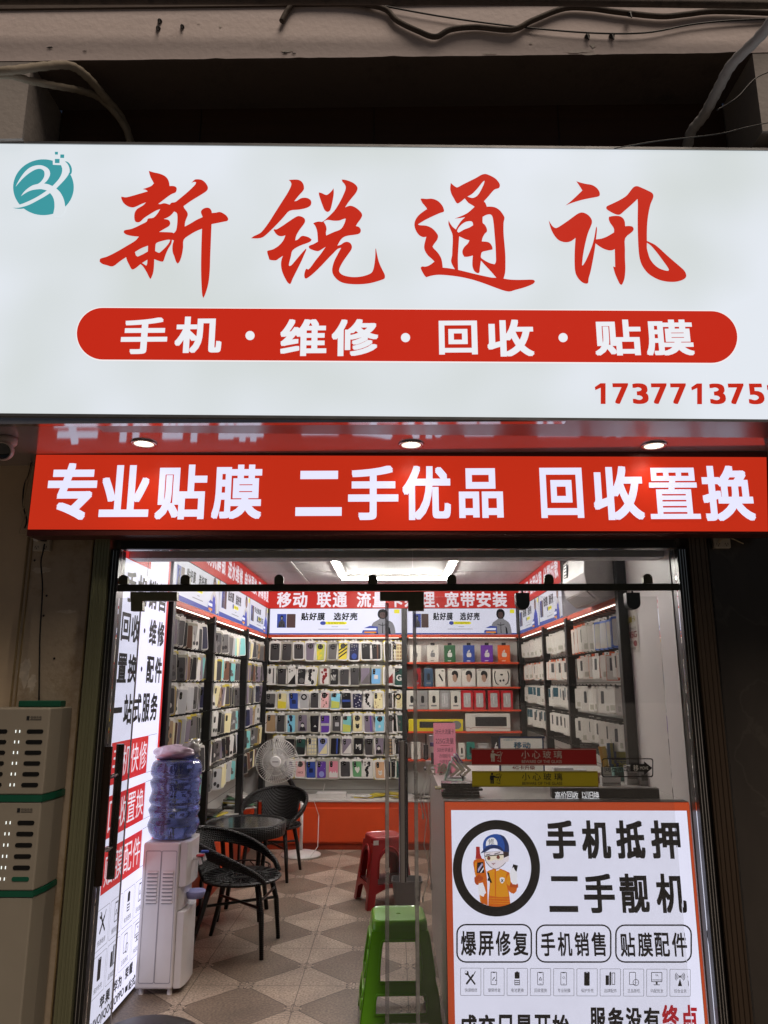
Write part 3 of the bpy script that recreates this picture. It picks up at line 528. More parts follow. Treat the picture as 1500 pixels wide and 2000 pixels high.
t = MB(); o_ = rrect(1175, 1481, 1276, 1518, 5); i_ = rrect(1177, 1483, 1274, 1516, 4); t.fill([o_, i_], f, blk_k)
for i, ch in enumerate('向右滑动'): t.text(ch, rq(1181 + i * 12.5, 1494, 1192 + i * 12.5, 1508, DG), blk_k, .01)
t.fill([[(1231, 1492), (1258, 1492), (1258, 1487), (1274, 1500), (1258, 1514), (1258, 1507), (1231, 1507)]], f, blk_k)
t.text('移', rq(1237, 1494, 1247, 1506, DG, .001), wht_k, .01); t.text('MOVE', rq(1250, 1497, 1266, 1503, DG, .001), wht_k, .01)
tag(t.build('slide_decal', loc=P(1225, 1500, DG)), 'black outlined slide sign with an arrow stuck on the glass at the right', 'decal')

# ================================================================== LEFT LIT WALL PANEL
pw = lit('panel_white', (230, 228, 250), 1.12, .05, 2.0); pr = lit('panel_red', (205, 46, 48), 1.0); pk = lit('panel_black', (22, 20, 24), 1.0)
XA = -1.395
lp = thing('wall_light_panel', 'tall lit white panel with black service lettering and red blocks on the left wall', 'light box', (XA, 4.19, 0))
ya0, ya1, za0, za1 = 3.765, 4.60, .02, 2.44
b = MB(); b.quad(yq(XA, ya0, ya1, za0, za1), pw); b.build('face', lp)
b = MB(); b.box(XA - .09, XA - .002, ya0 - .01, ya1 + .01, za0, za1 + .01, alum); b.build('casing', lp)
b = MB(); xo = XA + .0015
b.quad(yq(xo, ya0, ya0 + .045, za0, za1), pr); b.quad(yq(xo, ya1 - .035, ya1, za0, za1), pr); b.quad(yq(xo + .0005, ya0, 4.222, 2.235, za1), pr); b.build('red_border', lp)
b = MB(); xo = XA + .002
def ptxt(b, s, ya, yb, z0, z1, m, bold=.03, n=None):
    n = n or len(s); w_ = (yb - ya) / n
    for i, ch in enumerate(s):
        if ch == ' ': continue
        if ch == '·': b.fill([ell(0, 0, .014, .014, 14)], lambda x, y: (xo, ya + (i + .5) * w_ + x, (z0 + z1) / 2 + y), m); continue
        if ch == '一': b.quad(yq(xo, ya + w_ * i + .01, ya + w_ * (i + .9), (z0 + z1) / 2 - .014, (z0 + z1) / 2 + .014), m); continue
        b.text(ch, yq(xo, ya + w_ * (i + .05), ya + w_ * (i + .93), z0, z1), m, bold)
ptxt(b, '手机销售', 3.84, 4.56, 2.015, 2.18, pk); ptxt(b, '回收·维修', 3.82, 4.56, 1.812, 1.958, pk)
ptxt(b, '置换·配件', 3.81, 4.56, 1.602, 1.75, pk); ptxt(b, '一站式服务', 3.80, 4.52, 1.39, 1.545, pk)
ptxt(b, '苹果', 3.92, 4.06, .10, .155, pk); ptxt(b, '华为', 4.10, 4.22, .105, .16, pk); ptxt(b, '荣耀', 4.26, 4.38, .11, .165, pk)
for y in (4.08, 4.24, 4.40): b.quad(yq(xo, y - .001, y + .001, .10, .165), pk)
b.text('VIVO|IQOO|OPPO', yq(xo, 3.83, 4.26, .035, .085), pk, .02); ptxt(b, '一站式服务', 4.27, 4.55, .035, .085, pk)
b.build('lettering', lp)
b = MB(); c_ = MB()
for s, z0, z1 in (('手机快修', 1.112, 1.312), ('回收置换', .866, 1.062), ('贴膜配件', .62, .815)):
    b.quad(yq(XA + .0018, 3.825, 4.385, z0, z1), pr); xo = XA + .0032; ptxt(c_, s, 3.845, 4.375, z0 + .028, z1 - .025, lit('panel_letter', (236, 228, 240)), .012)
    for y0, y1 in ((4.392, 4.394), (4.538, 4.540)): b.quad(yq(XA + .0018, y0, y1, z0, z1), pk)
    for z in (z0, z1): b.quad(yq(XA + .0018, 4.392, 4.54, z - .001, z + .001), pk)
b.build('red_block', lp); c_.build('block_lettering', lp)
def icon(b, k, f, m, w0, cap=None, capf=None):
    """line icons in a 0..1 box, f maps (u, v) with v up"""
    def bar(x0, y0, x1, y1, t):
        d = Vector((x1 - x0, y1 - y0)); n = Vector((-d.y, d.x)).normalized() * t / 2
        b.fill([[(x0 + n.x, y0 + n.y), (x1 + n.x, y1 + n.y), (x1 - n.x, y1 - n.y), (x0 - n.x, y0 - n.y)]], f, m)
    def fr_(x0, y0, x1, y1, t=.035, r=.06): b.fill([rrect(x0, y0, x1, y1, r), rrect(x0 + t, y0 + t, x1 - t, y1 - t, r * .6)], f, m)
    if k == 0: bar(.22, .16, .68, .72, .12); bar(.8, .14, .3, .76, .10); bar(.68, .70, .82, .92, .05); b.fill([ell(.25, .82, .13, .13, 18), ell(.2, .88, .07, .08, 12)], f, m)
    elif k in (1, 3, 4):
        fr_(.3, .12, .7, .9); bar(.42, .86, .58, .86, .05)
        if k == 1: [bar(x, y, x + .07, y, .07) for x, y in ((.4, .42), (.5, .55), (.58, .4), (.45, .5))]
        if k == 3: bar(.42, .42, .5, .6, .035); bar(.5, .6, .58, .42, .035); bar(.42, .42, .58, .42, .035); bar(.44, .2, .56, .2, .03)
        if k == 4: bar(.42, .6, .5, .48, .03); bar(.5, .66, .6, .5, .03); bar(.44, .2, .56, .2, .03)
    elif k == 2: b.fill([rrect(.34, .5, .66, .88, .03)], f, m); bar(.44, .9, .56, .9, .05); [bar(.34, y, .66, y, .05) for y in (.14, .26, .38)]; bar(.34, .12, .34, .45, .03); bar(.66, .12, .66, .45, .03)
    elif k == 5: b.fill([rrect(.32, .1, .68, .92, .05), [(.44, .86), (.56, .86), (.56, .89), (.44, .89)]], f, m)
    elif k == 6: b.fill([rrect(.2, .14, .42, .72, .03)], f, m); b.fill([[(.45, .1), (.56, .16), (.56, .95), (.45, .88)]], f, m); fr_(.6, .16, .82, .88, .04, .02)
    elif k == 7: fr_(.22, .16, .66, .92); b.fill([ell(.66, .3, .2, .2, 24), ell(.66, .3, .165, .165, 24)], f, m); [bar(x, .3, x + .03, .3, .03) for x in (.57, .645, .72)]
    elif k == 8: fr_(.14, .34, .86, .92, .04, .04); bar(.14, .46, .86, .46, .035); bar(.5, .2, .5, .34, .12); bar(.3, .17, .7, .17, .04); bar(.42, .78, .5, .68, .03); bar(.5, .8, .6, .68, .03)
    elif k == 9:
        b.fill([[(.5, .55), (.36, .1), (.64, .1)]], f, m); b.fill([ell(.5, .66, .07, .07, 14)], f, m)
        for r_ in (.15, .24, .33):
            for a in (-45, 135):
                b.fill([ell(.5, .66, r_, r_, 14, a, a + 90) + ell(.5, .66, r_ - .04, r_ - .04, 14, a, a + 90)[::-1]], f, m)
cap8 = ('快速维修', '爆屏修复', '电池更换', '回收置换', '保护外壳', '品牌配件', '正品新机', '内配批发')
b = MB(); xo = XA + .002
for i, kk in enumerate((0, 1, 2, 3, 5, 6, 7, 8)):
    c0 = 3.80 + (i % 4) * .178; zb_ = .375 if i < 4 else .175; w_, h_ = .168, .185
    f8 = lambda u, v: (xo, c0 + w_ * u, zb_ + h_ * v)
    b.fill([rrect(.02, .02, .98, .98, .03), rrect(.03, .03, .97, .97, .025)], f8, pk)
    icon(b, kk, lambda u, v: f8(.16 + u * .68, .30 + v * .64), pk, .1); b.text(cap8[i], [f8(.2, .26), f8(.8, .26), f8(.8, .12), f8(.2, .12)], pk, .01)
b.build('icon_grid', lp)

# ================================================================== COUNTER WITH LIT SIGN
DC = 3.82; CT = P(1100, 1566.5, 3.82).z
xc0, xc1 = P(869, 1600, DC).x, 1.40
ct = thing('service_counter', 'white service counter behind the lit sign, running into the shop', 'counter', (.8, 4.6, 0))
cw = mat('counter_white', (.60, .57, .54), .4, var=.06, scale=3)
b = MB(); b.box(xc0 + .004, xc1, DC + .075, 5.45, .0, CT - .035, cw); b.build('body', ct)
b = MB(); b.box(xc0, xc1, DC + .07, 5.47, CT - .033, CT, mat('counter_top', (.55, .52, .49), .3, var=.06)); b.build('worktop', ct, bevel=.003)
cs = thing('counter_sign', 'lit counter sign with orange border, repairman in a ring and black lettering', 'light box', (.8, DC, 0))
cwh = lit('counter_sign_white', (228, 228, 250), 1.14, .04, 2.0); ck = lit('counter_sign_black', (16, 15, 17)); ch_ = lit('counter_sign_halo', (246, 244, 252)); cr = lit('counter_sign_red', (176, 26, 40))
L0, L1 = P(868, 1568, DC), P(878, 2000, DC); xs0 = xc0; xs1 = P(1353, 1568, DC).x
b = MB(); b.quad([(xs0 + .03, DC, CT - .037), (xs1 - .032, DC, CT - .037), (xs1 - .032, DC, -.02), (xs0 + .03, DC, -.02)], cwh); b.build('face', cs)
co = lit('counter_sign_orange', (200, 78, 40), .85); b = MB(); yf = DC - .004
b.quad([(xs0, yf, CT), (xs1, yf, CT), (xs1 - .032, yf, CT - .037), (xs0 + .03, yf, CT - .037)], co); b.quad([(xs0, yf, CT), (xs0 + .03, yf, CT - .037), (xs0 + .03, yf, -.02), (xs0, yf, -.02)], co); b.quad([(xs1, yf, CT), (xs1, yf, -.02), (xs1 - .032, yf, -.02), (xs1 - .032, yf, CT - .037)], co)
b.quad([(xs1 - .036, yf, CT - .045), (xs1 - .034, yf, CT - .045), (xs1 - .034, yf, 0), (xs1 - .036, yf, 0)], ch_); b.build('orange_border', cs)
b = MB(); b.box(xs0, xs1, DC + .003, DC + .068, -.02, CT + .003, flat('sign_back_edge', (40, 30, 28))); b.build('casing', cs)
b = MB()
def crow(s, xs_, y0, y1, bold, m=ck, off=.003, sh=0.):
    for chh, (x0, x1) in zip(s, xs_): b.text(chh, rq(x0, y0, x1, y1, DC, off), m, bold, sh)
crow('手机抵押', ((1066, 1124), (1136, 1192), (1203, 1259), (1271, 1328)), 1602, 1677, .038)
for (x0, y0, x1, y1) in ((1076, 1711, 1128, 1721), (1073, 1769, 1129, 1781)): b.quad(rq(x0, y0, x1, y1, DC, .003), ck)
crow('手靓机', ((1140, 1200), (1210, 1267), (1281, 1339)), 1706, 1783, .030)
crow('爆屏修复', ((900, 930), (934, 964), (968, 997), (1002, 1031)), 1818, 1866, .022)
crow('手机销售', ((1056, 1084), (1089, 1117), (1122, 1150), (1155, 1183)), 1820, 1867, .022)
crow('贴膜配件', ((1211, 1240), (1245, 1274), (1278, 1307), (1312, 1341)), 1821, 1868, .022)
crow('成交只是开始', [(897 + i * 36.2, 930 + i * 36.2) for i in range(6)], 1981, 2030, .034, sh=.06)
crow('服务没有', [(1151 + i * 35.2, 1182 + i * 35.2) for i in range(4)], 1967, 2014, .034, sh=.04)
crow('终点', ((1292, 1325), (1329, 1362)), 1962, 2012, .034, cr, sh=.04)
b.build('lettering', cs)
b = MB(); f = lambda x, y: P(x, y, DC) + Vector((0, -.003, 0))
for x0, x1, y0, y1 in ((891, 1039, 1804, 1880), (1046, 1194, 1805, 1880), (1201, 1351, 1805, 1880)): b.fill([rrect(x0, y0, x1, y1, 19), rrect(x0 + 3, y0 + 3, x1 - 3, y1 - 3, 16)], f, ck)
b.build('rounded_box', cs)
caps = ('快速维修', '爆屏修复', '电池更换', '回收置换', '专业贴膜', '保护外壳', '品牌配件', '正品新机', '内配批发', '综合业务')
b = MB()
for i in range(10):
    x0 = 899 + i * 45.4; x1 = x0 + 40.5; y0, y1 = 1890 + i * .25, 1944 + i * .2
    b.fill([rrect(x0, y0, x1, y1, 2), rrect(x0 + .7, y0 + .7, x1 - .7, y1 - .7, 1.6)], f, ck)
    icon(b, i, lambda u, v: f(x0 + 5 + u * 30, y1 - 17 - v * 33), ck, 1); b.text(caps[i], rq(x0 + 8.5, y1 - 14.5, x0 + 33, y1 - 7, DC, .003), ck, .012)
b.build('icon_row', cs)
# drawn repairman in a ring (traced in steps of 1/6 pixel)
def mk(off): return lambda x, y: P(880 + x / 6, 1580 + y / 6, DC) + Vector((0, -off, 0))
b = MB(); b.fill([ell(535, 690, 510, 565, 72), ell(535, 688, 406, 452, 72)], mk(.008), ck); b.build('black_ring', cs)
b = MB(); A = lambda n, rgb: lit('drawn_' + n, rgb)
org, yl, rd, blu, nav, skin, wh = A('orange', (205, 98, 22)), A('amber', (222, 146, 28)), A('tool_red', (170, 40, 40)), A('cap_blue', (38, 78, 160)), A('cap_navy', (30, 48, 96)), A('skin', (233, 222, 232)), A('white', (240, 238, 248))
def pl(off, m, pts, sm=2): b.fill([pts], mk(off), m, sm)
pl(.002, org, [(420,735),(500,700),(580,697),(690,745),(650,820),(680,950),(702,1128),(620,1142),(520,1144),(440,1135),(447,1000),(460,860),(440,780)])
pl(.0028, yl, [(430,738),(500,708),(575,706),(660,740),(645,830),(670,950),(682,1025),(560,1030),(452,1012),(465,860),(448,780)])
pl(.0035, org, [(515,700),(530,700),(532,1130),(522,1130)], 0)
for y in (1045, 1075, 1100): pl(.0035, yl, [(446, y - 4), (690, y + 6), (691, y + 12), (446, y + 2)], 0)
pl(.0022, org, [(690,745),(648,800),(650,880),(690,970),(740,992),(772,960),(780,900),(740,880),(705,850)])
pl(.003, yl, [(690,752),(655,805),(656,875),(690,900),(705,850)])
pl(.0036, A('cuff', (180, 74, 30)), [(700,865),(788,875),(792,922),(692,912)])
pl(.0042, wh, [(695,745),(712,700),(738,680),(752,715),(778,745),(780,820),(770,885),(722,878),(720,840),(700,790)])
pl(.0038, ck, [(733,645),(788,660),(770,742),(745,735),(715,705)], 0)
pl(.003, org, [(265,620),(300,585),(370,580),(400,600),(408,700),(425,800),(432,1000),(436,1128),(390,1110),(345,1080),(330,900),(290,780),(275,700)])
pl(.0036, yl, [(285,640),(305,612),(300,760),(345,900),(360,1080),(345,1076),(330,900),(292,770)])
pl(.0036, rd, [(298,440),(340,440),(345,520),(355,552),(368,582),(290,582),(296,540)], 0)
pl(.0042, ck, [(312,626),(380,618),(394,745),(306,748)], 0)
pl(.0048, A('lilac', (178, 165, 205)), [(318,700),(368,628),(378,650),(320,742)], 0); pl(.0048, wh, [(345,742),(385,680),(387,700),(358,744)], 0)
pl(.0048, A('cuff', (180, 74, 30)), [(278,800),(330,765),(380,800),(372,832),(328,850),(326,888),(298,882),(280,850)])
pl(.0054, wh, [(328,870),(375,858),(398,920),(415,985),(398,990),(388,1025),(350,1010),(322,965)])
pl(.0054, ck, [(425,740),(448,742),(462,800),(486,862),(462,860),(452,838),(438,840),(430,828),(442,800)], 0)
pl(.0042, wh, [(575,805),(602,798),(632,808),(628,845),(602,872),(578,845)]); pl(.0048, ck, [(588,820),(596,816),(620,850),(612,855)], 0); pl(.0049, ck, [(612,818),(620,822),(594,856),(587,850)], 0)
pl(.0048, skin, [(525,690),(575,680),(570,712),(535,724)])
pl(.0052, A('outline', (60, 50, 60)), [(390,505),(625,485),(665,540),(645,625),(592,676),(530,704),(466,682),(416,622),(400,580)])
pl(.0058, skin, [(396,510),(620,490),(660,540),(640,622),(590,670),(530,698),(470,676),(422,618),(406,580)])
pl(.0058, skin, [(635,555),(670,538),(684,570),(672,612),(640,622)]); pl(.0064, A('hair', (58, 42, 44)), [(612,488),(682,492),(682,545),(645,560),(622,572)])
pl(.0064, A('goggle', (238, 226, 205)), [(405,548),(620,528),(616,588),(565,600),(522,590),(472,610),(420,604)])
pl(.007, ck, [(402,545),(622,522),(622,534),(404,556)], 0); pl(.007, ck, [(410,532),(465,520),(462,530),(412,540)], 0); pl(.007, ck, [(510,520),(575,502),(578,512),(512,530)], 0)
for x, y in ((446, 574), (556, 562)): b.fill([ell(x, y, 20, 22, 16)], mk(.007), A('eye', (120, 62, 50)))
pl(.0064, A('mouth', (176, 140, 150)), [(474,632),(530,626),(500,656)])
pl(.007, blu, [(380,482),(378,400),(410,335),(470,300),(545,290),(620,318),(660,370),(680,430),(684,502),(612,492),(560,465),(480,455),(420,490)])
pl(.0076, nav, [(570,293),(625,318),(662,372),(682,432),(684,502),(628,494),(632,420),(610,350)])
pl(.0076, wh, ell(480, 385, 70, 52, 24) if 0 else [(412,432),(416,380),(450,340),(500,332),(540,370),(548,420),(500,412),(450,418)])
pl(.0082, nav, [(345,518),(370,490),(420,440),(500,420),(570,430),(618,480),(612,494),(540,462),(470,462),(410,497)])
m_ = mk(.0084); b.text('修', [m_(440, 344), m_(508, 344), m_(508, 412), m_(440, 412)], ck, .0)
b.build('repairman_drawing', cs)
# ================================================================== INTERIOR: lamps, racks, light boxes
tube_m = lit('led_tube', (255, 250, 244), 95.0); strip_m = lit('led_strip', (255, 246, 232), 3.5)
lt = thing('ceiling_light', 'square of white LED tubes under the shop ceiling', 'ceiling light', (0, 6.6, RZ))
TZ = 2.615
for (x0, x1, y0, y1) in ((-.530, -.503, 5.5, 7.46), (.503, .530, 5.5, 7.46), (-.530, .530, 7.47, 7.497), (-.530, .530, 5.45, 5.477)):
    b = MB(); b.box(x0, x1, y0, y1, TZ, TZ + .02, tube_m); b.build('led_tube', lt, bevel=.004)
    b = MB(); b.box(x0 - .028, x1 + .028, y0, y1, TZ + .022, TZ + .05, white); b.build('tube_holder_shade', lt)  # holder widened to keep the tubes' upward light off the ceiling
for x in (-.51, .51):
    b = MB(); [b.tube([(x, y, TZ + .05), (x, y, RZ)], .004, white, 6) for y in (5.7, 7.3)]; b.build('hanger', lt)

XLk, XRk, YB = -1.395, 1.366, 8.35
post_m = flat('rack_post_black', (20, 19, 20), .45); board_m = mat('rack_backboard', (.50, .49, .46), .5, var=.05, scale=3); trim = flat('rack_trim_orange', (196, 74, 40), .45, var=.04); slat = flat('slat_groove', (120, 116, 110), .5)
shelf_m = flat('shelf_orange', (205, 72, 42), .42, var=.04); hook_m = mat('hook_wire', (.03, .03, .03), .35, .7)
def rack(name, lb, axis, edges, rows, side, white_strip=True, y_end=None):
    """side rack on plane X; edges: post positions along Y"""
    X = side; s = -1 if X < 0 else 1; t = thing(name, lb, 'display rack', (X, (edges[0] + edges[-1]) / 2, 0))
    back = X + s * .20
    b = MB(); b.box(min(back, back + s * .02), max(back, back + s * .02), edges[0], edges[-1], .46, 2.115, board_m)
    for z in [.5 + .1 * i for i in range(16)]: b.box(min(back - s * .001, back), max(back - s * .001, back), edges[0], edges[-1], z, z + .006, slat)
    b.build('backboard', t)
    for y in edges:
        b = MB(); b.box(min(X - s * .02, X + s * .04), max(X - s * .02, X + s * .04), y - .03, y + .03, .0, (RZ - .002 if y == edges[0] and X > 0 else 2.10), post_m); b.build('post', t, bevel=.003)
    b = MB(); b.box(min(X - s * .004, X + s * .2), max(X - s * .004, X + s * .2), edges[0], edges[-1], 2.085, 2.117, trim); b.build('top_rail', t)
    for y0, y1 in zip(edges[:-1], edges[1:]):
        b = MB(); b.box(min(X + s * .020, X + s * .028), max(X + s * .020, X + s * .028), y0 + .04, y1 - .04, 2.079, 2.0845, strip_m); b.build('led_strip', t)
    hb = MB()
    for z in rows:
        hb.box(min(back - s * .02, back), max(back - s * .02, back), edges[0] + .03, edges[-1] - .03, z - .012, z + .004, hook_m)
        for y0, y1 in zip(edges[:-1], edges[1:]):
            n = int((y1 - y0) / .095)
            for i in range(n):
                y = y0 + .06 + (y1 - y0 - .12) * i / max(1, n - 1)
                hb.tube([(back, y, z), (X - s * .035, y, z + .004), (X - s * .045, y, z + .014)], .0035, hook_m, 5)
    hb.build('hook', t); return t
LROWS = [2.035, 1.815, 1.605, 1.395, 1.185, .975]
LE = [4.68, 5.78, 7.11, 8.31]; RE = [4.56, 5.98, 6.92, 8.31]
rack('display_rack', 'black post display rack crowded with hanging phone case packets on the left wall', 'y', LE, LROWS, XLk)
RROWS = [2.03, 1.80, 1.58, 1.36, 1.14]
rack('display_rack', 'black post display rack with white accessory packets on the right wall', 'y', RE, RROWS, XRk)
# back wall: case bay and shelf bay
rb = thing('display_rack', 'case rack on the back wall with six rows of facing phone cases', 'display rack', (-.6, YB, 0))
xm = P(790, 1340, YB).x
b = MB(); b.box(XLk, xm - .03, YB + .02, YB + .04, .46, 2.12, board_m)
for i in range(16): b.box(XLk, xm - .03, YB + .019, YB + .02, .5 + i * .1, .506 + i * .1, slat)
b.build('backboard', rb)
b = MB(); b.box(XLk, xm - .03, YB - .1, YB + .02, 2.085, 2.117, trim); b.build('top_rail', rb)
b = MB(); b.box(XLk + .05, xm - .06, YB - .080, YB - .072, 2.081, 2.0845, strip_m); b.build('led_strip', rb)
for x in (XLk - .012, xm):
    b = MB(); b.box(x - .028, x + .028, YB - .11, YB + .02, .0, 2.40, post_m); b.build('post', rb, bevel=.003)
rs = thing('display_rack', 'orange shelved rack with boxed accessories on the back wall right of the phone cases', 'display rack', (.75, YB, 0))
xs_ = XRk - .0
b = MB(); b.box(xm + .03, 1.42, YB + .02, YB + .04, .46, 2.12, board_m); b.build('backboard', rs)
b = MB(); b.box(xm + .03, xs_, YB - .1, YB + .02, 2.085, 2.117, trim); b.build('top_rail', rs)
b = MB(); b.box(xm + .05, xs_ - .05, YB - .080, YB - .072, 2.081, 2.0845, strip_m); b.build('led_strip', rs)
SH = [P(900, y, YB - .16).z for y in (1293.5, 1341.5, 1386, 1428.5, 1483.5)]
for z in SH:
    b = MB(); b.box(xm + .03, xs_ - .03, YB - .16, YB + .02, z - .018, z, shelf_m); b.build('shelf', rs)
b = MB(); b.box(xs_ - .02, xs_ + .03, YB - .11, YB + .02, 0, 2.40, post_m); b.build('post', rs, bevel=.003)

# red banners along the ceiling
rbn = lit('banner_red', (205, 52, 46), .8, .04, 2.); rbw = lit('banner_white', (238, 226, 236), .95)
ZB0, ZB1 = 2.408, RZ - .004
def rtxt(b, s, q0, q1, z0, z1, mk_, m, bold):
    n = sum(.5 if c in ' 、' else 1 for c in s); w_ = (q1 - q0) / n; p = q0
    for ch in s:
        if ch == ' ': p += w_ * .5; continue
        if ch == '、': b.text(ch, mk_(p + .04 * w_, p + .2 * w_, z0, z0 + .25 * (z1 - z0)), m, bold); p += w_ * .5; continue
        b.text(ch, mk_(p + w_ * .04, p + w_ * .94, z0, z1), m, bold); p += w_
t = thing('red_banner', 'red lit banner with white lettering across the top of the back wall', 'banner', (0, YB, ZB0))
b = MB(); b.quad(xq(YB - .05, XLk - .02, XRk + .02, ZB0, ZB1), rbn); b.build('face', t)
b = MB(); b.box(XLk - .02, XRk + .02, YB - .048, YB + .06, ZB0, ZB1, alum); b.build('casing', t)
b = MB(); ya_ = YB - .053; x0, x1 = P(540, 1170, ya_).x, P(992, 1170, ya_).x; zz0, zz1 = P(750, 1186, ya_).z, P(750, 1156, ya_).z
rtxt(b, '移动 联通 流量卡办理、宽带安装', x0, x1, zz0, zz1, lambda a, c, z0, z1: xq(ya_, a, c, z0, z1), rbw, .028); b.build('lettering', t)
t = thing('red_banner', 'red lit banner with white lettering running along the top of the left wall', 'banner', (XLk, 6.5, ZB0))
b = MB(); b.quad(yq(XLk, 4.66, YB - .06, ZB0, ZB1), rbn); b.build('face', t)
b = MB(); b.box(XLk - .12, XLk - .003, 4.66, YB - .06, ZB0, ZB1, alum); b.build('casing', t)
b = MB(); rtxt(b, '手机维修 刷机解锁 进水维修 电池更换 屏幕修复', 4.75, YB - .1, ZB0 + .055, ZB1 - .045, lambda a, c, z0, z1: yq(XLk + .003, a, c, z0, z1), rbw, .028); b.build('lettering', t)
t = thing('red_banner', 'short red lit banner with white lettering high on the right wall', 'banner', (XRk, 7.1, ZB0))
yr0 = PX(1094, 1110, XRk).y
b = MB(); b.quad([(XRk, YB - .06, ZB1), (XRk, yr0, ZB1), (XRk, yr0, ZB0), (XRk, YB - .06, ZB0)], rbn); b.build('face', t)
b = MB(); b.box(XRk + .003, XRk + .12, yr0, YB - .06, ZB0, ZB1, alum); b.build('casing', t)
b = MB(); rtxt(b, '手机分期 信用分期 分期付款', 0, 1, ZB0 + .055, ZB1 - .045, lambda a, c, z0, z1: [(XRk - .003, (YB - .1) + (yr0 + .06 - YB + .1) * v, z) for v, z in ((a, z1), (c, z1), (c, z0), (a, z0))], rbw, .028); b.build('lettering', t)

# advertising light boxes between rack and banner
lbw = lit('light_box_white', (226, 226, 246), 1.0, .05, 3.); lbw2 = lit('light_box_white_side', (214, 214, 226), .9, .05, 3.); lbb = lit('light_box_blue', (64, 80, 160), .9); lbk = lit('light_box_black', (18, 18, 22)); lby = lit('light_box_yellow', (232, 222, 50)); lbg = lit('light_box_grey', (130, 128, 134)); lbg2 = lit('light_box_dark_grey', (70, 68, 74)); lbs = lit('light_box_skin', (150, 120, 105)); lbr = lit('light_box_brown', (84, 64, 62)); lbo = lit('light_box_orange', (220, 140, 50)); lbj = lit('light_box_jacket', (196, 190, 190)); lbd = lit('light_box_denim', (50, 66, 170))
def man(b, f, body, dark, skin, coat=None):
    """half figure in a 0..1 box, v up"""
    F_ = lambda pts, m, o=0: b.fill([pts], lambda u, v: f(u, v, o), m, 2)
    F_([(.05, 0), (.08, .28), (.16, .46), (.36, .58), (.42, .68), (.62, .68), (.68, .58), (.88, .46), (.97, .25), (1.0, 0)], body)
    F_([(.2, .0), (.24, .22), (.3, .3), (.34, .0)], dark, .001); F_([(.74, .0), (.72, .3), (.79, .22), (.82, 0)], dark, .001)
    F_([(.5, .02), (.5, .46), (.52, .46), (.53, .02)], dark, .001); F_([(.34, .40), (.5, .36), (.68, .40), (.66, .37), (.5, .33), (.36, .37)], dark, .001)
    F_([(.36, .66), (.32, .8), (.36, .94), (.46, 1.0), (.58, 1.0), (.68, .93), (.71, .8), (.66, .66), (.52, .6)], dark, .0015)
    F_([(.42, .68), (.40, .80), (.45, .87), (.58, .87), (.63, .80), (.61, .68), (.52, .63)], skin, .002)
    for u in (.46, .56): F_([(u - .02, .79), (u + .02, .79), (u + .02, .81), (u - .02, .81)], lbk, .0025)
    if coat: F_([(.30, 0), (.36, .52), (.5, .40), (.64, .52), (.72, 0)], coat, .0012)
def lightbox(lb, fq, loc, ph=True, second=False, shirt=None, wid=1.5):
    """fq(u, v, off): u along the box 0..1, v up 0..1"""
    t = thing('light_box', lb, 'light box', loc, 'advertising light boxes above the racks')
    b = MB(); b.quad([fq(0, 1, 0), fq(1, 1, 0), fq(1, 0, 0), fq(0, 0, 0)], lbw if shirt is None else lbw2); b.build('face', t)
    b = MB(); b.quad([fq(0, .05, .001), fq(1, .05, .001), fq(1, 0, .001), fq(0, 0, .001)], lbb)
    if not ph: b.quad([fq(0, .13, .0011), fq(.78, .10, .0011), fq(.78, .04, .0011), fq(0, .04, .0011)], lbb)
    b.build('base_band', t)
    b = MB(); Q = lambda u0, u1, v0, v1, o=.002: [fq(u0, v1, o), fq(u1, v1, o), fq(u1, v0, o), fq(u0, v0, o)]
    b.quad(Q(.055, .125, .26, .80), lbb); b.fill([rrect(.128, .26, .195, .80, .012)], lambda u, v: fq(u, v, .002), lbr); man(b, lambda u, v, o: fq(.062 + u * .056, .28 + v * .46, .003 + o), lbg2, lbk, lbg); b.build('boxed_phone', t)
    b = MB()
    if second:
        for i, ch in enumerate('专业贴膜'): b.text(ch, Q(.22 + i * .09, .30 + i * .09, .60, .80), lbk, .02)
        for i, ch in enumerate('就选老店'): b.text(ch, Q(.36 + i * .09, .44 + i * .09, .30, .52), lbk, .02)
    else:
        for i, ch in enumerate('贴好膜 选好壳'):
            if ch != ' ': b.text(ch, Q(.235 + i * .062, .292 + i * .062, .55, .85), lbk, .034, shear=.08)
    b.build('lettering', t)
    b = MB(); b.fill([rrect(.395, .385, .585, .495, .03)], lambda u, v: fq(u, v, .002), lby); b.fill([ell(.405, .44, .022, .075, 16)], lambda u, v: fq(u, v, .003), lbb); b.text('有效保护隐私', Q(.44, .57, .41, .475, .003), lbk, .01)
    b.quad(Q(.37, .60, .195, .215), lbg); b.quad(Q(.47, .52, .29, .305), lbg); b.build('small_print', t)
    b = MB(); man(b, lambda u, v, o: fq(.755 + u * .20, .02 + v * .96, .003 + o), lbg if shirt is None else lbj if shirt == 'coat' else lbd, lbk if shirt is None else lbr, lbs if shirt else lbr, lbd if shirt == 'coat' else None); b.build('figure', t)
    b = MB(); b.fill([[(.70, .06), (.715, .24), (.76, .33), (.82, .30), (.82, .05)]], lambda u, v: fq(u, v, .0065), lbb); b.quad(Q(.71, .81, .16, .24, .008), lbw); b.quad(Q(.72, .81, .05, .11, .008), lbo)
    b.build('pack_picture', t); b = MB(); b.quad(Q(.945, .985, .82, .97), lby); b.build('corner_badge', t)
    return t
yb_ = YB - .06
lightbox('wide lit advertising box above the phone case rack on the back wall', lambda u, v, o: Vector((XLk + .02 + u * (xm - .03 - XLk - .02), yb_ - o, 2.122 + v * .28)), (-.6, yb_, 2.12))
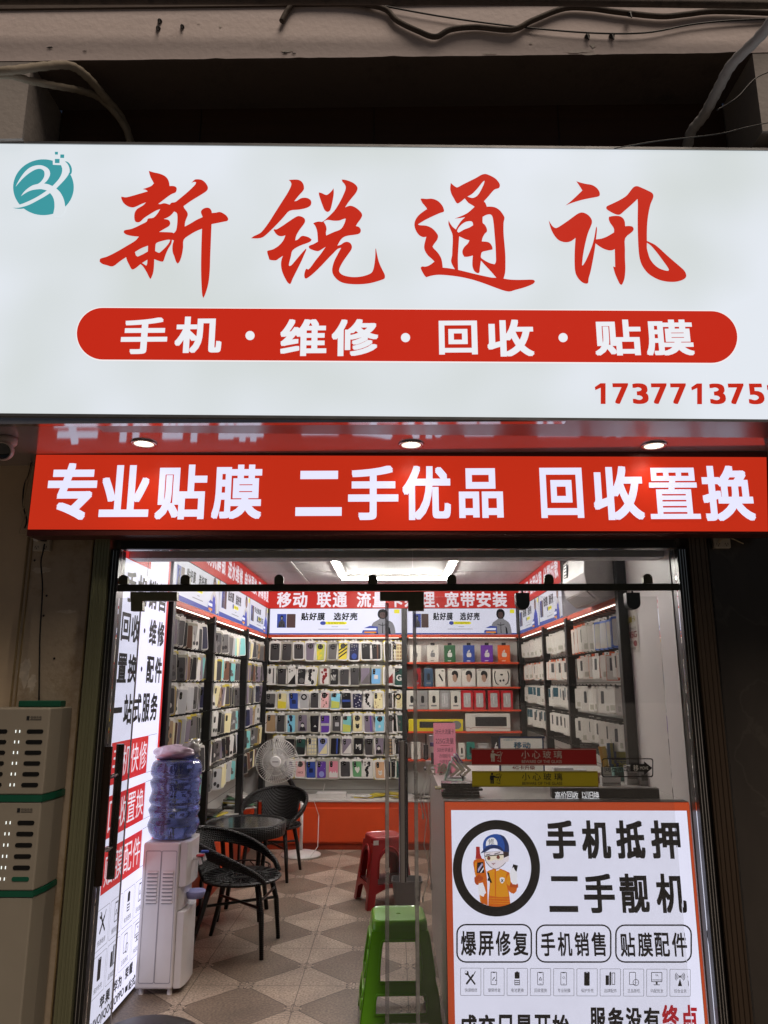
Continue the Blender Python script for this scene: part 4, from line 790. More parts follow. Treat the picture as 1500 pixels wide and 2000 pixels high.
lightbox('lit advertising box above the orange shelves on the back wall', lambda u, v, o: Vector((xm + .035 + u * (XRk - .03 - xm - .035), yb_ - o, 2.122 + v * .28)), (.75, yb_, 2.12))
def lbx(lb, ya, yb2, X, **k):
    s = 1 if X < 0 else -1
    if X < 0: lightbox(lb, lambda u, v, o: Vector((X + s * o, ya + u * (yb2 - ya), 2.122 + v * .28)), (X, (ya + yb2) / 2, 2.12), **k)
    else: lightbox(lb, lambda u, v, o: Vector((X + s * o, yb2 + u * (ya - yb2), 2.122 + v * .28)), (X, (ya + yb2) / 2, 2.12), **k)
lbx('lit advertising box nearest the shop front on the left wall', 4.67, 5.93, XLk, ph=False, shirt='coat')
lbx('middle one of the three lit advertising boxes on the left wall', 5.95, 7.20, XLk, ph=False, shirt='coat')
lbx('lit advertising box at the far corner of the left wall, with two lines of lettering', 7.22, 8.27, XLk, ph=False, second=True, shirt='blue')
lbx('lit advertising box at the far corner of the right wall', 7.12, 8.27, XRk, ph=False, shirt='blue')
lbx('lit advertising box next to the air conditioner on the right wall', yr0, 7.10, XRk, ph=False, shirt='coat')
# orange base cabinets
def cabinet(lb, x0, x1, y0, y1, zt, doors, axis, loc):
    t = thing('base_cabinet', lb, 'cabinet', loc)
    b = MB(); b.box(x0, x1, y0, y1, .06, zt - .022, orange); b.build('body', t)
    b = MB(); b.box(x0 + .0, x1 + (.012 if axis == 'x' else 0), y0 - (.012 if axis == 'y' else 0), y1, zt - .02, zt, mat('cabinet_top', (.52, .49, .46), .35, var=.05)); b.build('top', t, bevel=.003)
    b = MB(); b.box(x0, x1 - (.02 if axis == 'x' else 0), y0 + (.02 if axis == 'y' else 0), y1, 0, .06, flat('plinth_orange', (150, 50, 20))); b.build('plinth', t)
    for d0, d1 in doors:
        b = MB()
        if axis == 'y': b.box(d0 + .006, d1 - .006, y0 - .014, y0 - .001, .075, zt - .075, orange)
        else: b.box(x1 + .001, x1 + .014, d0 + .006, d1 - .006, .075, zt - .075, orange)
        b.build('door', t, bevel=.003)
CZ = P(620, 1562, 7.90).z
cabinet('orange base cabinet with pale top along the back wall', -1.36, 1.30, 7.90, 8.34, CZ, ((-1.0, -.1), (-.1, .32), (.32, 1.2)), 'y', (0, 8.1, 0))
cabinet('orange base cabinet along the left wall below the case packets', -1.6, XLk - .01, 4.70, 7.88, .47, ((4.72, 5.76), (5.8, 7.1), (7.12, 7.85)), 'x', (-1.5, 6.3, 0))
# right wall extras
ac = thing('air_conditioner', 'white wall air conditioner high on the right wall beside the red banner', 'air conditioner', (1.3, 5.1, 2.2))
acm = flat('ac_white', (196, 192, 190), .35)
za, zc = 2.10, 2.43; y0, y1 = 4.62, 5.22
prof = [(1.40, za + .02), (1.26, za), (1.19, za + .07), (1.175, za + .17), (1.185, zc - .02), (1.21, zc), (1.40, zc)]
b = MB(); n = len(prof); b.add([(x, y, z) for y in (y0, y1) for x, z in prof], [tuple(range(n))[::-1], tuple(range(n, 2 * n))] + [(i, (i + 1) % n, n + (i + 1) % n, n + i) for i in range(n)], acm); b.build('body', ac, bevel=.008)
b = MB(); b.obox((1.222, (y0 + y1) / 2, za + .033), (.028, 0, -.026), (0, (y1 - y0) / 2 - .04, 0), (.002, 0, .002), flat('ac_flap', (170, 165, 165))); b.build('flap', ac)
b = MB(); b.box(1.171, 1.174, y1 - .16, y1 - .07, zc - .13, zc - .04, lit('ac_label', (70, 80, 90), .3))
for k in range(4): b.box(1.169, 1.1705, y1 - .155, y1 - .09, zc - .125 + k * .022, zc - .117 + k * .022, white)
b.build('label', ac)
po = thing('price_poster', 'small pale price poster taped to the white wall board on the right', 'poster', (1.4, 4.4, 1.8))
XP_ = 1.402; yp0, yp1 = PX(1246, 1230, XP_).y, PX(1222, 1230, XP_).y; zp1, zp0 = PX(1234, 1188, XP_).z, PX(1236, 1275, XP_).z
pg = flat('poster_paper', (205, 198, 188), .6); b = MB(); b.quad([(XP_, yp1, zp1), (XP_, yp0, zp1), (XP_, yp0, zp0), (XP_, yp1, zp0)], pg); b.build('sheet', po)
def pqd(u0, u1, v0, v1): return [(XP_ - .002, yp1 + (yp0 - yp1) * u, zp0 + (zp1 - zp0) * v) for u, v in ((u0, v1), (u1, v1), (u1, v0), (u0, v0))]
b = MB(); b.text('流量卡', pqd(.12, .9, .68, .82), yel_k, .03); b.text('月租99元/月', pqd(.2, .85, .5, .58), ink, .01); b.text('135G', pqd(.15, .92, .33, .48), red_k, .03); b.text('500分钟', pqd(.1, .75, .05, .13), ink, .01); b.text('免费办理', pqd(.2, .6, .2, .27), ink, .01)
b.fill([ell(.75, .2, .14, .07, 16)], lambda u, v: (XP_ - .002, yp1 + (yp0 - yp1) * u, zp0 + (zp1 - zp0) * v), red_k); b.build('lettering', po)
# ================================================================== PHONE CASES FACING OUT ON THE BACK RACK
PALE = flat('packet_white', (222, 220, 216), .25, coat=.5, var=.04); YPK = flat('packet_yellow', (190, 172, 48), .3, coat=.4, var=.06); CLR = flat('packet_clear', (172, 170, 158), .16, coat=1., var=.10)
RGB = {'dark grey': (62, 60, 62), 'grey': (95, 92, 92), 'lilac grey': (122, 112, 128), 'black': (22, 21, 24), 'yellow green': (190, 196, 92), 'yellow': (222, 205, 62), 'navy': (26, 28, 62), 'tan': (160, 132, 100),
       'white': (212, 210, 206), 'light blue': (112, 168, 214), 'dark green': (28, 66, 60), 'cream': (222, 212, 165), 'blue': (48, 72, 150), 'pink': (212, 132, 150), 'cyan': (128, 196, 220), 'purple': (92, 56, 150), 'green': (96, 150, 104),
       'red': (130, 30, 32), 'silver': (176, 176, 178), 'brown': (98, 66, 50), 'pale pink': (226, 178, 178), 'peach': (200, 160, 125), 'violet blue': (140, 150, 205), 'aqua': (120, 190, 190)}
def cm(n): return flat('case_' + n.replace(' ', '_'), RGB[n], .35, var=.08, coat=.2)
def phone_case(cx, zt, zb_, look, lb, y):
    """look: (case colour, camera, print, print colour, packet)"""
    col, camk, pr_, pc, pack = look; h = zt - zb_; w_ = .128; dx = random.uniform(-.010, .010); tilt = random.gauss(0, .035); zt += random.uniform(-.010, .004); zb_ += random.uniform(-.012, .004); h = zt - zb_
    t = thing('phone_case', lb, 'phone case', (cx, y, zb_), 'phone cases on the back rack')
    def f(off): return lambda u, v: Vector((cx + dx + u * 1.0 + tilt * (v - h), y - off, zb_ + v))
    b = MB(); pm_ = {'w': PALE, 'y': YPK, 'c': CLR}[pack]
    if pack == 'y': b.plate([rrect(-.070, -.004, .074, h * .97, .012)], f(.004), f(0), YPK); pm_ = PALE
    elif pack == 'c': b.plate([rrect(-.068, 0, .068, h * .98, .02)], f(.004), f(0), CLR)
    o_, i_ = rrect(-w_ / 2, 0, w_ / 2, h * .93, .022), rrect(-w_ / 2 + .0125, .0125, w_ / 2 - .0125, h * .93 - .024, .016)
    b.plate([o_, i_], f(.016), f(.005), pm_ if pack != 'c' else CLR)
    b.plate([rrect(-.03, h * .90, .03, h, .010), ell(0, h * .965, .010, .006, 10)], f(.012), f(.006), pm_ if pack != 'c' else PALE)
    b.fill([rrect(-w_ / 2 + .006, .006, w_ / 2 - .006, h * .93 - .012, .016)], f(.0055), CLR)
    b.build('packet', t)
    cw_, c0, c1 = .094, .014, h * .85
    b = MB(); b.plate([rrect(-cw_ / 2, c0, cw_ / 2, c1, .014)], f(.0135), f(.0062), cm(col)); b.build('case_back', t)
    H = c1 - c0
    if pr_:
        b = MB(); m = cm(pc); g = lambda u, v: f(.0145)(u * cw_ / 2 * .96, c0 + v * H); g2 = lambda u, v: f(.0152)(u * cw_ / 2 * .96, c0 + v * H)
        if pr_ == 'band': b.fill([[(-1, .38), (1, .38), (1, .52), (-1, .52)]], g, m)
        elif pr_ == 'stripe': b.fill([[(.25, .02), (.55, .02), (.55, .98), (.25, .98)]], g, m)
        elif pr_ == 'diag': [b.fill([[(-1, k), (1, k + .38), (1, k + .48), (-1, k + .10)]], g, m) for k in (.02, .24, .46)]
        elif pr_ == 'half': b.fill([[(-.97, .04), (.97, .04), (.97, .42), (-.97, .5)]], g, m)
        elif pr_ == 'split': b.fill([[(-.97, .04), (.97, .04), (.97, .7)]], g, m)
        elif pr_ == 'dots': [b.fill([ell(random.uniform(-.8, .8), .08 + .84 * i / 9, random.uniform(.09, .2), random.uniform(.03, .055), 10)], g, m) for i in range(10)]
        elif pr_ == 'planet': b.fill([ell(.05, .22, .62, .17, 20)], g, m); [b.fill([ell(random.uniform(-.8, .8), random.uniform(.5, .95), .05, .018, 6)], g, cm('white')) for _ in range(7)]
        elif pr_ == 'blotch': [b.fill([[(x_ + rr * 1.0 * math.cos(a_) * random.uniform(.6, 1.3), v_ + rr * .35 * math.sin(a_) * random.uniform(.6, 1.3)) for a_ in [k * .785 for k in range(8)]]], g, m, 2) for x_, v_, rr in [(random.uniform(-.55, .55), .12 + .15 * i, random.uniform(.25, .42)) for i in range(6)]]
        elif pr_ == 'figure': b.fill([[(-.7, .04), (-.6, .22), (-.25, .30), (.3, .30), (.65, .2), (.75, .04)]], g, m, 2); b.fill([ell(.02, .36, .34, .11, 16)], g2, cm('white')); b.fill([[(-.4, .36), (-.36, .5), (0, .54), (.4, .48), (.42, .36), (.2, .43), (-.15, .44)]], lambda u, v: f(.016)(u * cw_ / 2 * .96, c0 + v * H), m, 2)
        elif pr_ == 'label': b.fill([rrect(-.45, .3, .45, .55, .05)], g, m)
        elif pr_ == 'check': [b.fill([[(x_, .03), (x_ + .16, .03), (x_ + .16, .97), (x_, .97)]], g, m) for x_ in (-.8, -.2, .4)]; [b.fill([[(-.97, v_), (.97, v_), (.97, v_ + .06), (-.97, v_ + .06)]], g2, m) for v_ in (.12, .34, .56, .78)]
        elif pr_ == 'heart': b.fill([[(0, .22), (-.55, .45), (-.5, .6), (-.2, .62), (0, .54), (.2, .62), (.5, .6), (.55, .45)]], g, m, 2)
        elif pr_ == 'star': b.fill([[(math.sin(k * .628) * (.42 if k % 2 == 0 else .18), .3 + math.cos(k * .628) * (.14 if k % 2 == 0 else .06)) for k in range(10)]], g, m)
        elif pr_ == 'bear': b.fill([ell(0, .3, .42, .13, 18)], g, m); [b.fill([ell(x_, .42, .14, .05, 10)], g, m) for x_ in (-.32, .32)]; [b.fill([ell(x_, .31, .07, .03, 8)], g2, cm('black')) for x_ in (-.16, .16)]
        elif pr_ == 'drip': b.fill([[(-.97, .04), (.97, .04), (.97, .34), (.7, .28), (.5, .42), (.3, .3), (0, .38), (-.3, .26), (-.55, .4), (-.97, .3)]], g, m)
        elif pr_ == 'mountain': b.fill([[(-.97, .04), (.97, .04), (.97, .2), (.5, .3), (.1, .24), (-.4, .36), (-.97, .25)]], g, m, 2)
        elif pr_ == 'triangle': b.fill([[(-.32, .30), (.32, .30), (0, .42)]], g, m)
        elif pr_.startswith('='):
            s = pr_[1:]; V0, V1 = (.25, .6) if len(s) < 3 else (.2, .32)
            b.text(s, [g(-.6, V1), g(.6, V1), g(.6, V0), g(-.6, V0)], m, .02)
        b.build('print', t)
    b = MB(); q = f(.0165); q0 = f(.0136); dkm = flat('camera_black', (14, 14, 16), .25); rm = flat('camera_ring', (120, 118, 116), .3, metal=.5)
    if camk == 'ring': b.plate([ell(0, c1 - .036, .028, .028, 22)], q, q0, dkm); [b.fill([ell(x_, c1 - .036 + v_, .007, .007, 8)], f(.0172), rm) for x_, v_ in ((-.01, .01), (.01, .01), (-.01, -.01), (.01, -.01))]
    elif camk == 'halo': b.plate([ell(0, c1 - .042, .032, .032, 24), ell(0, c1 - .042, .018, .018, 20)], q, q0, dkm)
    elif camk == 'pill': b.plate([rrect(-.036, c1 - .066, -.010, c1 - .008, .012)], q, q0, dkm); [b.fill([ell(-.023, c1 - v_, .008, .008, 10)], f(.0172), rm) for v_ in (.022, .048)]
    elif camk == 'square': b.plate([rrect(-.038, c1 - .046, .006, c1 - .006, .010)], q, q0, dkm); [b.fill([ell(x_, c1 - v_, .007, .007, 8)], f(.0172), rm) for x_, v_ in ((-.027, .016), (-.005, .026), (-.027, .036))]
    elif camk == 'dots': [b.plate([ell(x_, c1 - v_, .009, .009, 10)], q, q0, rm) for x_, v_ in ((-.026, .018), (-.026, .042), (.0, .03))]
    b.build('camera_module', t)
    b = MB(); b.tube([(cx + dx, YB + .02, zt - .008), (cx + dx, y - .03, zt - .006), (cx + dx, y - .04, zt + .006)], .0035, hook_m, 5); b.build('hanging_hook', t)
ROWS = [
 (1249.5, 1290, [(92,'dark grey','ring',0,0,'w'),(205,'dark grey','pill',0,0,'c'),(318,'dark grey','ring',0,0,'y'),(427,'lilac grey','ring',0,0,'w'),(537,'yellow green','ring','blotch','yellow','y'),(645,'grey','ring',0,0,'c'),(752,'yellow','ring','diag','black','y'),(857,'navy','dots','planet','blue','w'),(965,'black','dots',0,0,'y'),(1070,'black','square','stripe','brown','w'),(1195,'dark grey','pill',0,0,'y'),(1275,'tan','pill','check','cream','y')]),
 (1298, 1338.5, [(60,'white','pill','stripe','grey','y'),(155,'dark grey','square',0,0,'c'),(250,'white','dots','split','black','w'),(345,'black','dots','planet','grey','w'),(455,'white','square','blotch','black','y'),(568,'white','none','blotch','red','c'),(665,'black','dots','=NY','white','w'),(768,'dark grey','pill',0,0,'y'),(868,'dark grey','square',0,0,'c'),(970,'lilac grey','none','split','grey','c'),(1078,'light blue','pill','label','white','c'),(1205,'white','none','split','red','y'),(1297,'dark green','square','=G','white','w')]),
 (1346, 1385.5, [(55,'grey','pill','mountain','black','w'),(160,'cream','pill','half','yellow','y'),(255,'blue','pill','label','navy','y'),(365,'silver','halo',0,0,'w'),(475,'dark grey','square',0,0,'y'),(578,'pale pink','ring','dots','brown','y'),(678,'cyan','square','half','yellow green','y'),(780,'black','dots','band','blue','w'),(885,'navy','dots','dots','white','w'),(998,'white','square','blotch','black','w'),(1100,'cream','pill','dots','tan','y'),(1208,'grey','pill','mountain','dark grey','y'),(1295,'cream','halo','dots','peach','w')]),
 (1389.5, 1431, [(52,'tan','pill',0,0,'y'),(150,'dark grey','pill',0,0,'w'),(245,'cyan','none','blotch','navy','c'),(355,'lilac grey','pill','figure','black','c'),(465,'black','none','triangle','white','c'),(580,'purple','pill','band','silver','w'),(685,'dark grey','square','label','silver','c'),(790,'aqua','square','half','yellow green','y'),(898,'cream','ring','bear','black','y'),(1008,'lilac grey','pill','stripe','purple','y'),(1105,'cyan','ring','star','white','w'),(1208,'grey','ring',0,0,'y'),(1295,'dark green','none','blotch','grey','w')]),
 (1434, 1475.5, [(120,'white','pill',0,0,'y'),(235,'black','none',0,0,'c'),(345,'dark green','square','half','black','w'),(440,'cream','pill','check','silver','c'),(557,'violet blue','ring','split','cream','w'),(675,'black','none','stripe','blue','c'),(788,'lilac grey','pill','split','white','w'),(895,'black','none','=MJ','white','c'),(1000,'dark grey','ring',0,0,'w'),(1100,'lilac grey','pill','figure','black','c'),(1205,'tan','none','check','dark grey','y'),(1290,'black','pill',0,0,'w')]),
 (1478.5, 1520, [(215,'lilac grey','none','blotch','white','y'),(325,'pale pink','ring','=NICE','red','w'),(437,'blue','pill','label','navy','w'),(545,'purple','pill','planet','violet blue','c'),(655,'pink','pill','drip','white','c'),(768,'dark grey','square',0,0,'w'),(882,'green','pill','heart','white','w'),(998,'white','dots','blotch','black','w'),(1103,'peach','pill','bear','white','y'),(1210,'navy','none','split','black','w'),(1275,'dark green','pill',0,0,'c')]),
]
ORD = ['first', 'second', 'third', 'fourth', 'fifth', 'sixth', 'seventh', 'eighth', 'ninth', 'tenth', 'eleventh', 'twelfth', 'thirteenth', 'fourteenth', 'fifteenth', 'sixteenth']
RN = ['top', 'second', 'third', 'fourth', 'fifth', 'bottom']
PRN = {0: 'plain', 'band': 'banded', 'stripe': 'striped', 'diag': 'diagonally striped', 'half': 'two-tone', 'split': 'diagonally split', 'dots': 'dotted', 'planet': 'planet printed', 'blotch': 'blotched', 'figure': 'figure printed', 'label': 'labelled', 'check': 'chequered', 'heart': 'heart printed', 'star': 'star printed', 'bear': 'animal face', 'drip': 'paint drip', 'mountain': 'mountain printed', 'triangle': 'triangle printed'}
yc = YB - .09
for r_, (yt, ybm, items) in enumerate(ROWS):
    for k, (cx, *look) in enumerate(items):
        x_ = P(520 + cx / 5, (yt + ybm) / 2, yc).x
        pn = PRN.get(look[2], 'lettered')
        phone_case(x_, P(700, yt, yc).z, P(700, ybm, yc).z, look, '%s %s phone case, %s from left, %s row, back rack' % (look[0], pn, ORD[k], RN[r_]), yc)

# ---- packets hanging along the left rack, seen nearly edge on
pk_cols = ['dark grey', 'grey', 'black', 'white', 'dark grey', 'lilac grey', 'silver', 'black', 'navy', 'cream', 'dark grey', 'brown', 'grey', 'aqua', 'black', 'silver', 'tan', 'dark grey']
def packet_mesh(col, pack, wid=.105, hgt=.185, th=.009):
    """local: faces +Y side, width along X"""
    b = MB(); pm_ = {'w': PALE, 'y': YPK, 'c': CLR}[pack]
    F_ = lambda o: (lambda u, v: Vector((u, o, v - hgt)))
    b.plate([rrect(-wid / 2, 0, wid / 2, hgt * .93, .016)], F_(-th / 2), F_(th / 2), pm_)
    b.plate([rrect(-.03, hgt * .91, .03, hgt + .012, .008), ell(0, hgt * .985, .009, .006, 8)], F_(-.002), F_(.002), PALE)
    b.plate([rrect(-wid / 2 + .007, .008, wid / 2 - .007, hgt * .84, .012)], F_(-th / 2 - .004), F_(-th / 2), cm(col))
    b.plate([rrect(-wid / 2 + .018, hgt * .52, -wid / 2 + .042, hgt * .76, .010)], F_(-th / 2 - .0062), F_(-th / 2 - .0042), flat('camera_black', (14, 14, 16), .25))
    if random.random() < .45:
        c2 = random.choice(pk_cols); [b.fill([ell(random.uniform(-.02, .02), random.uniform(.03, .1), .016, .016, 10)], F_(-th / 2 - .0048 - .0003 * i), cm(c2)) for i in range(2)]
    o = b.build('case_packet'); return o
protos = []
for i in range(36):
    c_ = pk_cols[i % len(pk_cols)]; pkk = random.choice('wcwcycwy'); protos.append((packet_mesh(c_, pkk, random.uniform(.095, .115), random.uniform(.190, .204)), c_, {'w': 'pale', 'y': 'yellow', 'c': 'clear'}[pkk]))
used = set(); bays = [('front', 4.72, 5.75, 20), ('middle', 5.82, 7.08, 17), ('far', 7.15, 8.25, 13)]
LRN = ['top', 'second', 'third', 'fourth', 'fifth', 'sixth']
ORD += ['seventeenth', 'eighteenth', 'nineteenth', 'twentieth']
for r_, z in enumerate(LROWS):
    for bn, y0, y1, n in bays:
        if r_ == 5 and bn != 'front': n = n - 2
        for k in range(n):
            pi = random.randrange(len(protos)); src, c_, pn = protos[pi]
            o = src if pi not in used else src.copy()
            if pi not in used: used.add(pi)
            else: COL.objects.link(o)
            yy = y0 + (y1 - y0) * (k + .5) / n + random.uniform(-.008, .008)
            o.location = (XLk + random.uniform(-.085, -.03), yy, z + random.uniform(-.016, .006))
            o.rotation_euler = (random.gauss(0, .05), random.gauss(0, .045), R(random.choice([52, 62, 70, 76, 80]) + random.uniform(-4, 4)))
            tag(o, '%s packet, %s case, %s along %s row, %s bay of left rack' % (pn, c_, ORD[k], LRN[r_], bn), 'case packet', 'phone case packets on the left rack')
for i, (o, *_) in enumerate(protos):
    if i not in used: bpy.data.objects.remove(o)
# ---- white accessory packets along the right rack
def acc_mesh(edgec, kind, wid=.10, hgt=.17):
    b = MB(); base = {'white': flat('card_white', (196, 192, 184), .4, var=.05), 'orange': flat('card_orange', (205, 88, 40), .4), 'blue': flat('card_blue', (50, 88, 165), .4), 'teal': flat('card_teal', (40, 78, 90), .4), 'clear': CLR}
    F_ = lambda o: (lambda u, v: Vector((u, o, v - hgt)))
    b.plate([rrect(-wid / 2, 0, wid / 2, hgt * .92, .004, 2)], F_(-.009), F_(.009), base[edgec])
    b.plate([rrect(-.022, hgt * .90, .022, hgt + .01, .005, 2), ell(0, hgt * .97, .008, .005, 8)], F_(-.002), F_(.002), base['orange' if edgec == 'orange' else 'white'])
    b.plate([rrect(-wid / 2 + .004, .004, wid / 2 - .004, hgt * .90, .004, 2)], F_(-.0108), F_(-.0091), base['white'] if kind != 'blue' else base['blue'])
    if kind == 'slot': b.plate([rrect(-.016, hgt * .35, .016, hgt * .82, .006, 2)], F_(-.0122), F_(-.0109), flat('card_window', (70, 70, 72), .3))
    elif kind == 'teal': b.plate([rrect(-wid / 2 + .004, hgt * .45, wid / 2 - .004, hgt * .90, .004, 2)], F_(-.0122), F_(-.0109), base['teal'])
    elif kind == 'blue': b.plate([rrect(-.043, hgt * .05, .043, hgt * .85, .01, 3)], F_(-.0122), F_(-.0109), CLR)
    else: b.plate([rrect(-.03, hgt * .1, .03, hgt * .3, .004, 2)], F_(-.0122), F_(-.0109), base['clear'])
    return b.build('accessory_packet')
AP = {k: acc_mesh(*k) for k in (('white', 'slot'), ('white', 'plain'), ('orange', 'slot'), ('white', 'teal'), ('blue', 'blue'), ('clear', 'plain'))}
AN = {('white', 'slot'): 'white windowed', ('white', 'plain'): 'plain white', ('orange', 'slot'): 'orange edged', ('white', 'teal'): 'white and teal', ('blue', 'blue'): 'large blue', ('clear', 'plain'): 'clear'}
au = set(); rbays = [('near', 4.64, 5.92, 11), ('middle', 6.02, 6.88, 9), ('far', 6.96, 8.24, 11)]
plan = {0: {'near': [('blue', 'blue')] * 5 + [('clear', 'plain')] * 3 + [('orange', 'slot')] * 3, 'middle': [('white', 'plain')], 'far': [('white', 'plain'), ('white', 'slot')]},
        1: {'near': [('orange', 'slot'), ('white', 'slot'), ('orange', 'slot'), ('white', 'plain')], 'middle': [('white', 'slot'), ('orange', 'slot')], 'far': [('orange', 'slot'), ('white', 'plain')]},
        2: {'near': [('white', 'slot'), ('white', 'plain'), ('clear', 'plain'), ('white', 'plain')], 'middle': [('white', 'teal'), ('white', 'slot')], 'far': [('clear', 'plain'), ('white', 'teal')]},
        3: {'near': [('white', 'slot'), ('white', 'plain')], 'middle': [('white', 'slot')], 'far': [('white', 'slot'), ('white', 'teal')]}}
for r_ in range(4):
    for bn, y0, y1, n in rbays:
        for k in range(n):
            kk = plan[r_][bn][k % len(plan[r_][bn])]; o = AP[kk] if kk not in au else AP[kk].copy()
            if kk in au: COL.objects.link(o)
            au.add(kk); yy = y0 + (y1 - y0) * (k + .5) / n
            o.location = (XRk + random.uniform(.03, .06), yy, RROWS[r_] - .004 + random.uniform(-.006, .004)); o.rotation_euler = (random.uniform(-.03, .03), 0, R(random.uniform(-80, -42)))
            o.scale = (random.uniform(.8, 1.0), 1, random.uniform(.9, 1.04))
            if r_ == 0 and bn == 'near': o.scale = (1.15, 1, 1.22)
            tag(o, '%s packet, %s along %s row, %s bay of right rack' % (AN[kk], ORD[k], LRN[r_], bn), 'accessory packet', 'accessory packets on the right rack')

# ================================================================== BOXED GOODS ON THE ORANGE SHELVES
def shelf_box(name, lb, cx0, cx1, cyt, z, col, art, D=YB - .15, dep=.05, win=None):
    x0, x1 = P(780 + cx0 / 6, 1340, D).x, P(780 + cx1 / 6, 1340, D).x; h = P(880, 1230 + cyt / 6, D).z - z; z += .001
    t = thing(name, lb, 'boxed accessory', ((x0 + x1) / 2, D, z), 'boxed goods on the orange shelves')
    m = flat('box_' + col.replace(' ', '_'), {'white': (214, 210, 200), 'green': (48, 92, 60), 'blue': (52, 74, 150), 'purple': (104, 52, 156), 'orange': (222, 96, 40), 'red': (150, 34, 40), 'steel blue': (62, 84, 108), 'bright red': (186, 40, 48), 'yellow': (214, 196, 40), 'teal': (40, 120, 108), 'black': (30, 28, 34), 'clear': (150, 148, 146)}[col], .3, coat=.3, var=.05)
    b = MB(); b.box(x0, x1, D, D + dep, z, z + h, m); b.build('carton', t, bevel=.003)
    f = lambda u, v: (x0 + (x1 - x0) * u, D - .0012, z + h * v); f2 = lambda u, v: (x0 + (x1 - x0) * u, D - .0022, z + h * v); f3 = lambda u, v: (x0 + (x1 - x0) * u, D - .0032, z + h * v)
    a = MB(); gm, km, wm = flat('art_grey', (120, 120, 122), .4), flat('art_black', (26, 24, 26), .4), flat('art_white', (214, 212, 208), .35); rm_ = flat('art_skin', (176, 142, 122), .5)
    if art == 'earcase':
        cmn = wm if col not in ('white',) else gm
        a.fill([rrect(.30, .30, .70, .56, .09)], f, cmn); a.fill([ell(.52, .66, .06, .07, 10), ell(.42, .6, .05, .06, 10)], f, cmn); a.fill([[(.3, .06), (.6, .06), (.6, .10), (.3, .10)]], f, km if col == 'white' else wm)
    elif art == 'earpiece': a.fill([[(.3, .66), (.42, .74), (.78, .36), (.68, .27)]], f, km, 2); a.fill([[(.62, .86), (.86, .86), (.86, .92), (.62, .92)]], f, km)
    elif art == 'portrait':
        a.fill([[(.15, .02), (.3, .2), (.5, .26), (.62, .34), (.85, .26), (.99, .1), (.99, .02)]], f, wm, 2); a.fill([[(.42, .3), (.34, .42), (.36, .66), (.5, .74), (.64, .7), (.68, .5), (.62, .32), (.52, .24)]], f2, rm_, 2)
        a.fill([[(.28, .66), (.3, .8), (.45, .9), (.66, .86), (.76, .7), (.72, .5), (.64, .44), (.62, .62), (.5, .70), (.38, .64)]], f3, km, 2); a.fill([[(.06, .92), (.3, .92), (.3, .95), (.06, .95)]], f, km)
    elif art == 'neckband':
        a.fill([[(.12, .9), (.06, .6), (.14, .2), (.3, .1), (.32, .14), (.19, .24), (.12, .6), (.18, .88)]], f, km, 2); a.fill([[(.88, .9), (.94, .6), (.86, .2), (.7, .1), (.68, .14), (.81, .24), (.88, .6), (.82, .88)]], f, km, 2)
        a.fill([ell(.5, .68, .09, .05, 12), ell(.42, .34, .06, .07, 10), ell(.6, .36, .06, .07, 10)], f, km)
    elif art == 'window': a.fill([rrect(.2, .12, .8, .86, .06)], f, flat('window_film', (185, 185, 185), .12, coat=1., var=.25, scale=25)); a.fill([[(.45, .3), (.52, .3), (.5, .7), (.44, .7)]], f2, wm)
    elif art == 'gadget': a.fill([rrect(.36, .34, .66, .72, .1)], f, km); a.fill([rrect(.24, .16, .76, .24, .02)], f, gm)
    elif art == 'keyboard':
        a.fill([rrect(.22 if col == 'white' else .2, .28, .92, .8, .02)], f, km); [a.fill([[(.24, .34 + k * .09), (.9, .34 + k * .09), (.9, .36 + k * .09), (.24, .36 + k * .09)]], f2, flat('key_gap', (60, 60, 64), .4)) for k in range(5)]
        if col == 'white': a.fill([[(0, .2), (.08, .2), (.11, .12), (.15, .2), (1, .16), (1, .18), (.15, .22), (.11, .15), (.08, .22), (0, .22)]], f, red_k)
        else: a.fill([ell(.88, .52, .09, .35, 20)], f3, gm)
    a.build('cover_print', t)
    if win == 'tab': b = MB(); b.box((x0 + x1) / 2 - .022, (x0 + x1) / 2 + .022, D + .012, D + .02, z + h + .001, z + h + .026, flat('hang_tab', (28, 26, 28), .4)); b.build('hang_tab', t)
for i, (c0, c1, col) in enumerate(((125, 258, 'white'), (330, 462, 'white'), (533, 665, 'green'), (757, 893, 'blue'), (968, 1110, 'purple'), (1170, 1313, 'orange'))):
    shelf_box('earphone_box', '%s earphone box with hang tab, %s from left on top orange shelf' % (col, ORD[i]), c0, c1, 182, SH[0], col, 'earcase', win='tab')
for i, (c0, c1, col, art, y_) in enumerate(((160, 252, 'red', 'gadget', 452), (290, 395, 'steel blue', 'gadget', 452), (425, 540, 'white', 'earpiece', 460), (572, 730, 'white', 'portrait', 458), (735, 895, 'white', 'portrait', 458), (912, 1077, 'white', 'portrait', 460), (1100, 1305, 'white', 'neckband', 462))):
    shelf_box('accessory_box', '%s accessory box with %s picture, %s from left, second orange shelf' % (col, {'gadget': 'gadget', 'earpiece': 'earpiece', 'portrait': 'portrait', 'neckband': 'neckband'}[art], ORD[i]), c0, c1, y_, SH[1], col, art, win='tab' if art == 'gadget' else None)
for i, (c0, c1, col, art) in enumerate(((85, 200, 'white', 'gadget'), (208, 332, 'clear', 'gadget'), (340, 464, 'white', 'gadget'), (470, 592, 'clear', 'window'), (598, 716, 'white', 'gadget'), (722, 860, 'bright red', 'window'), (868, 1006, 'bright red', 'window'), (1035, 1172, 'bright red', 'window'), (1186, 1325, 'bright red', 'window'))):
    shelf_box('accessory_box', '%s boxed accessory, %s from the left on the third orange shelf' % (col, ORD[i]), c0, c1, 712, SH[2], col, art)
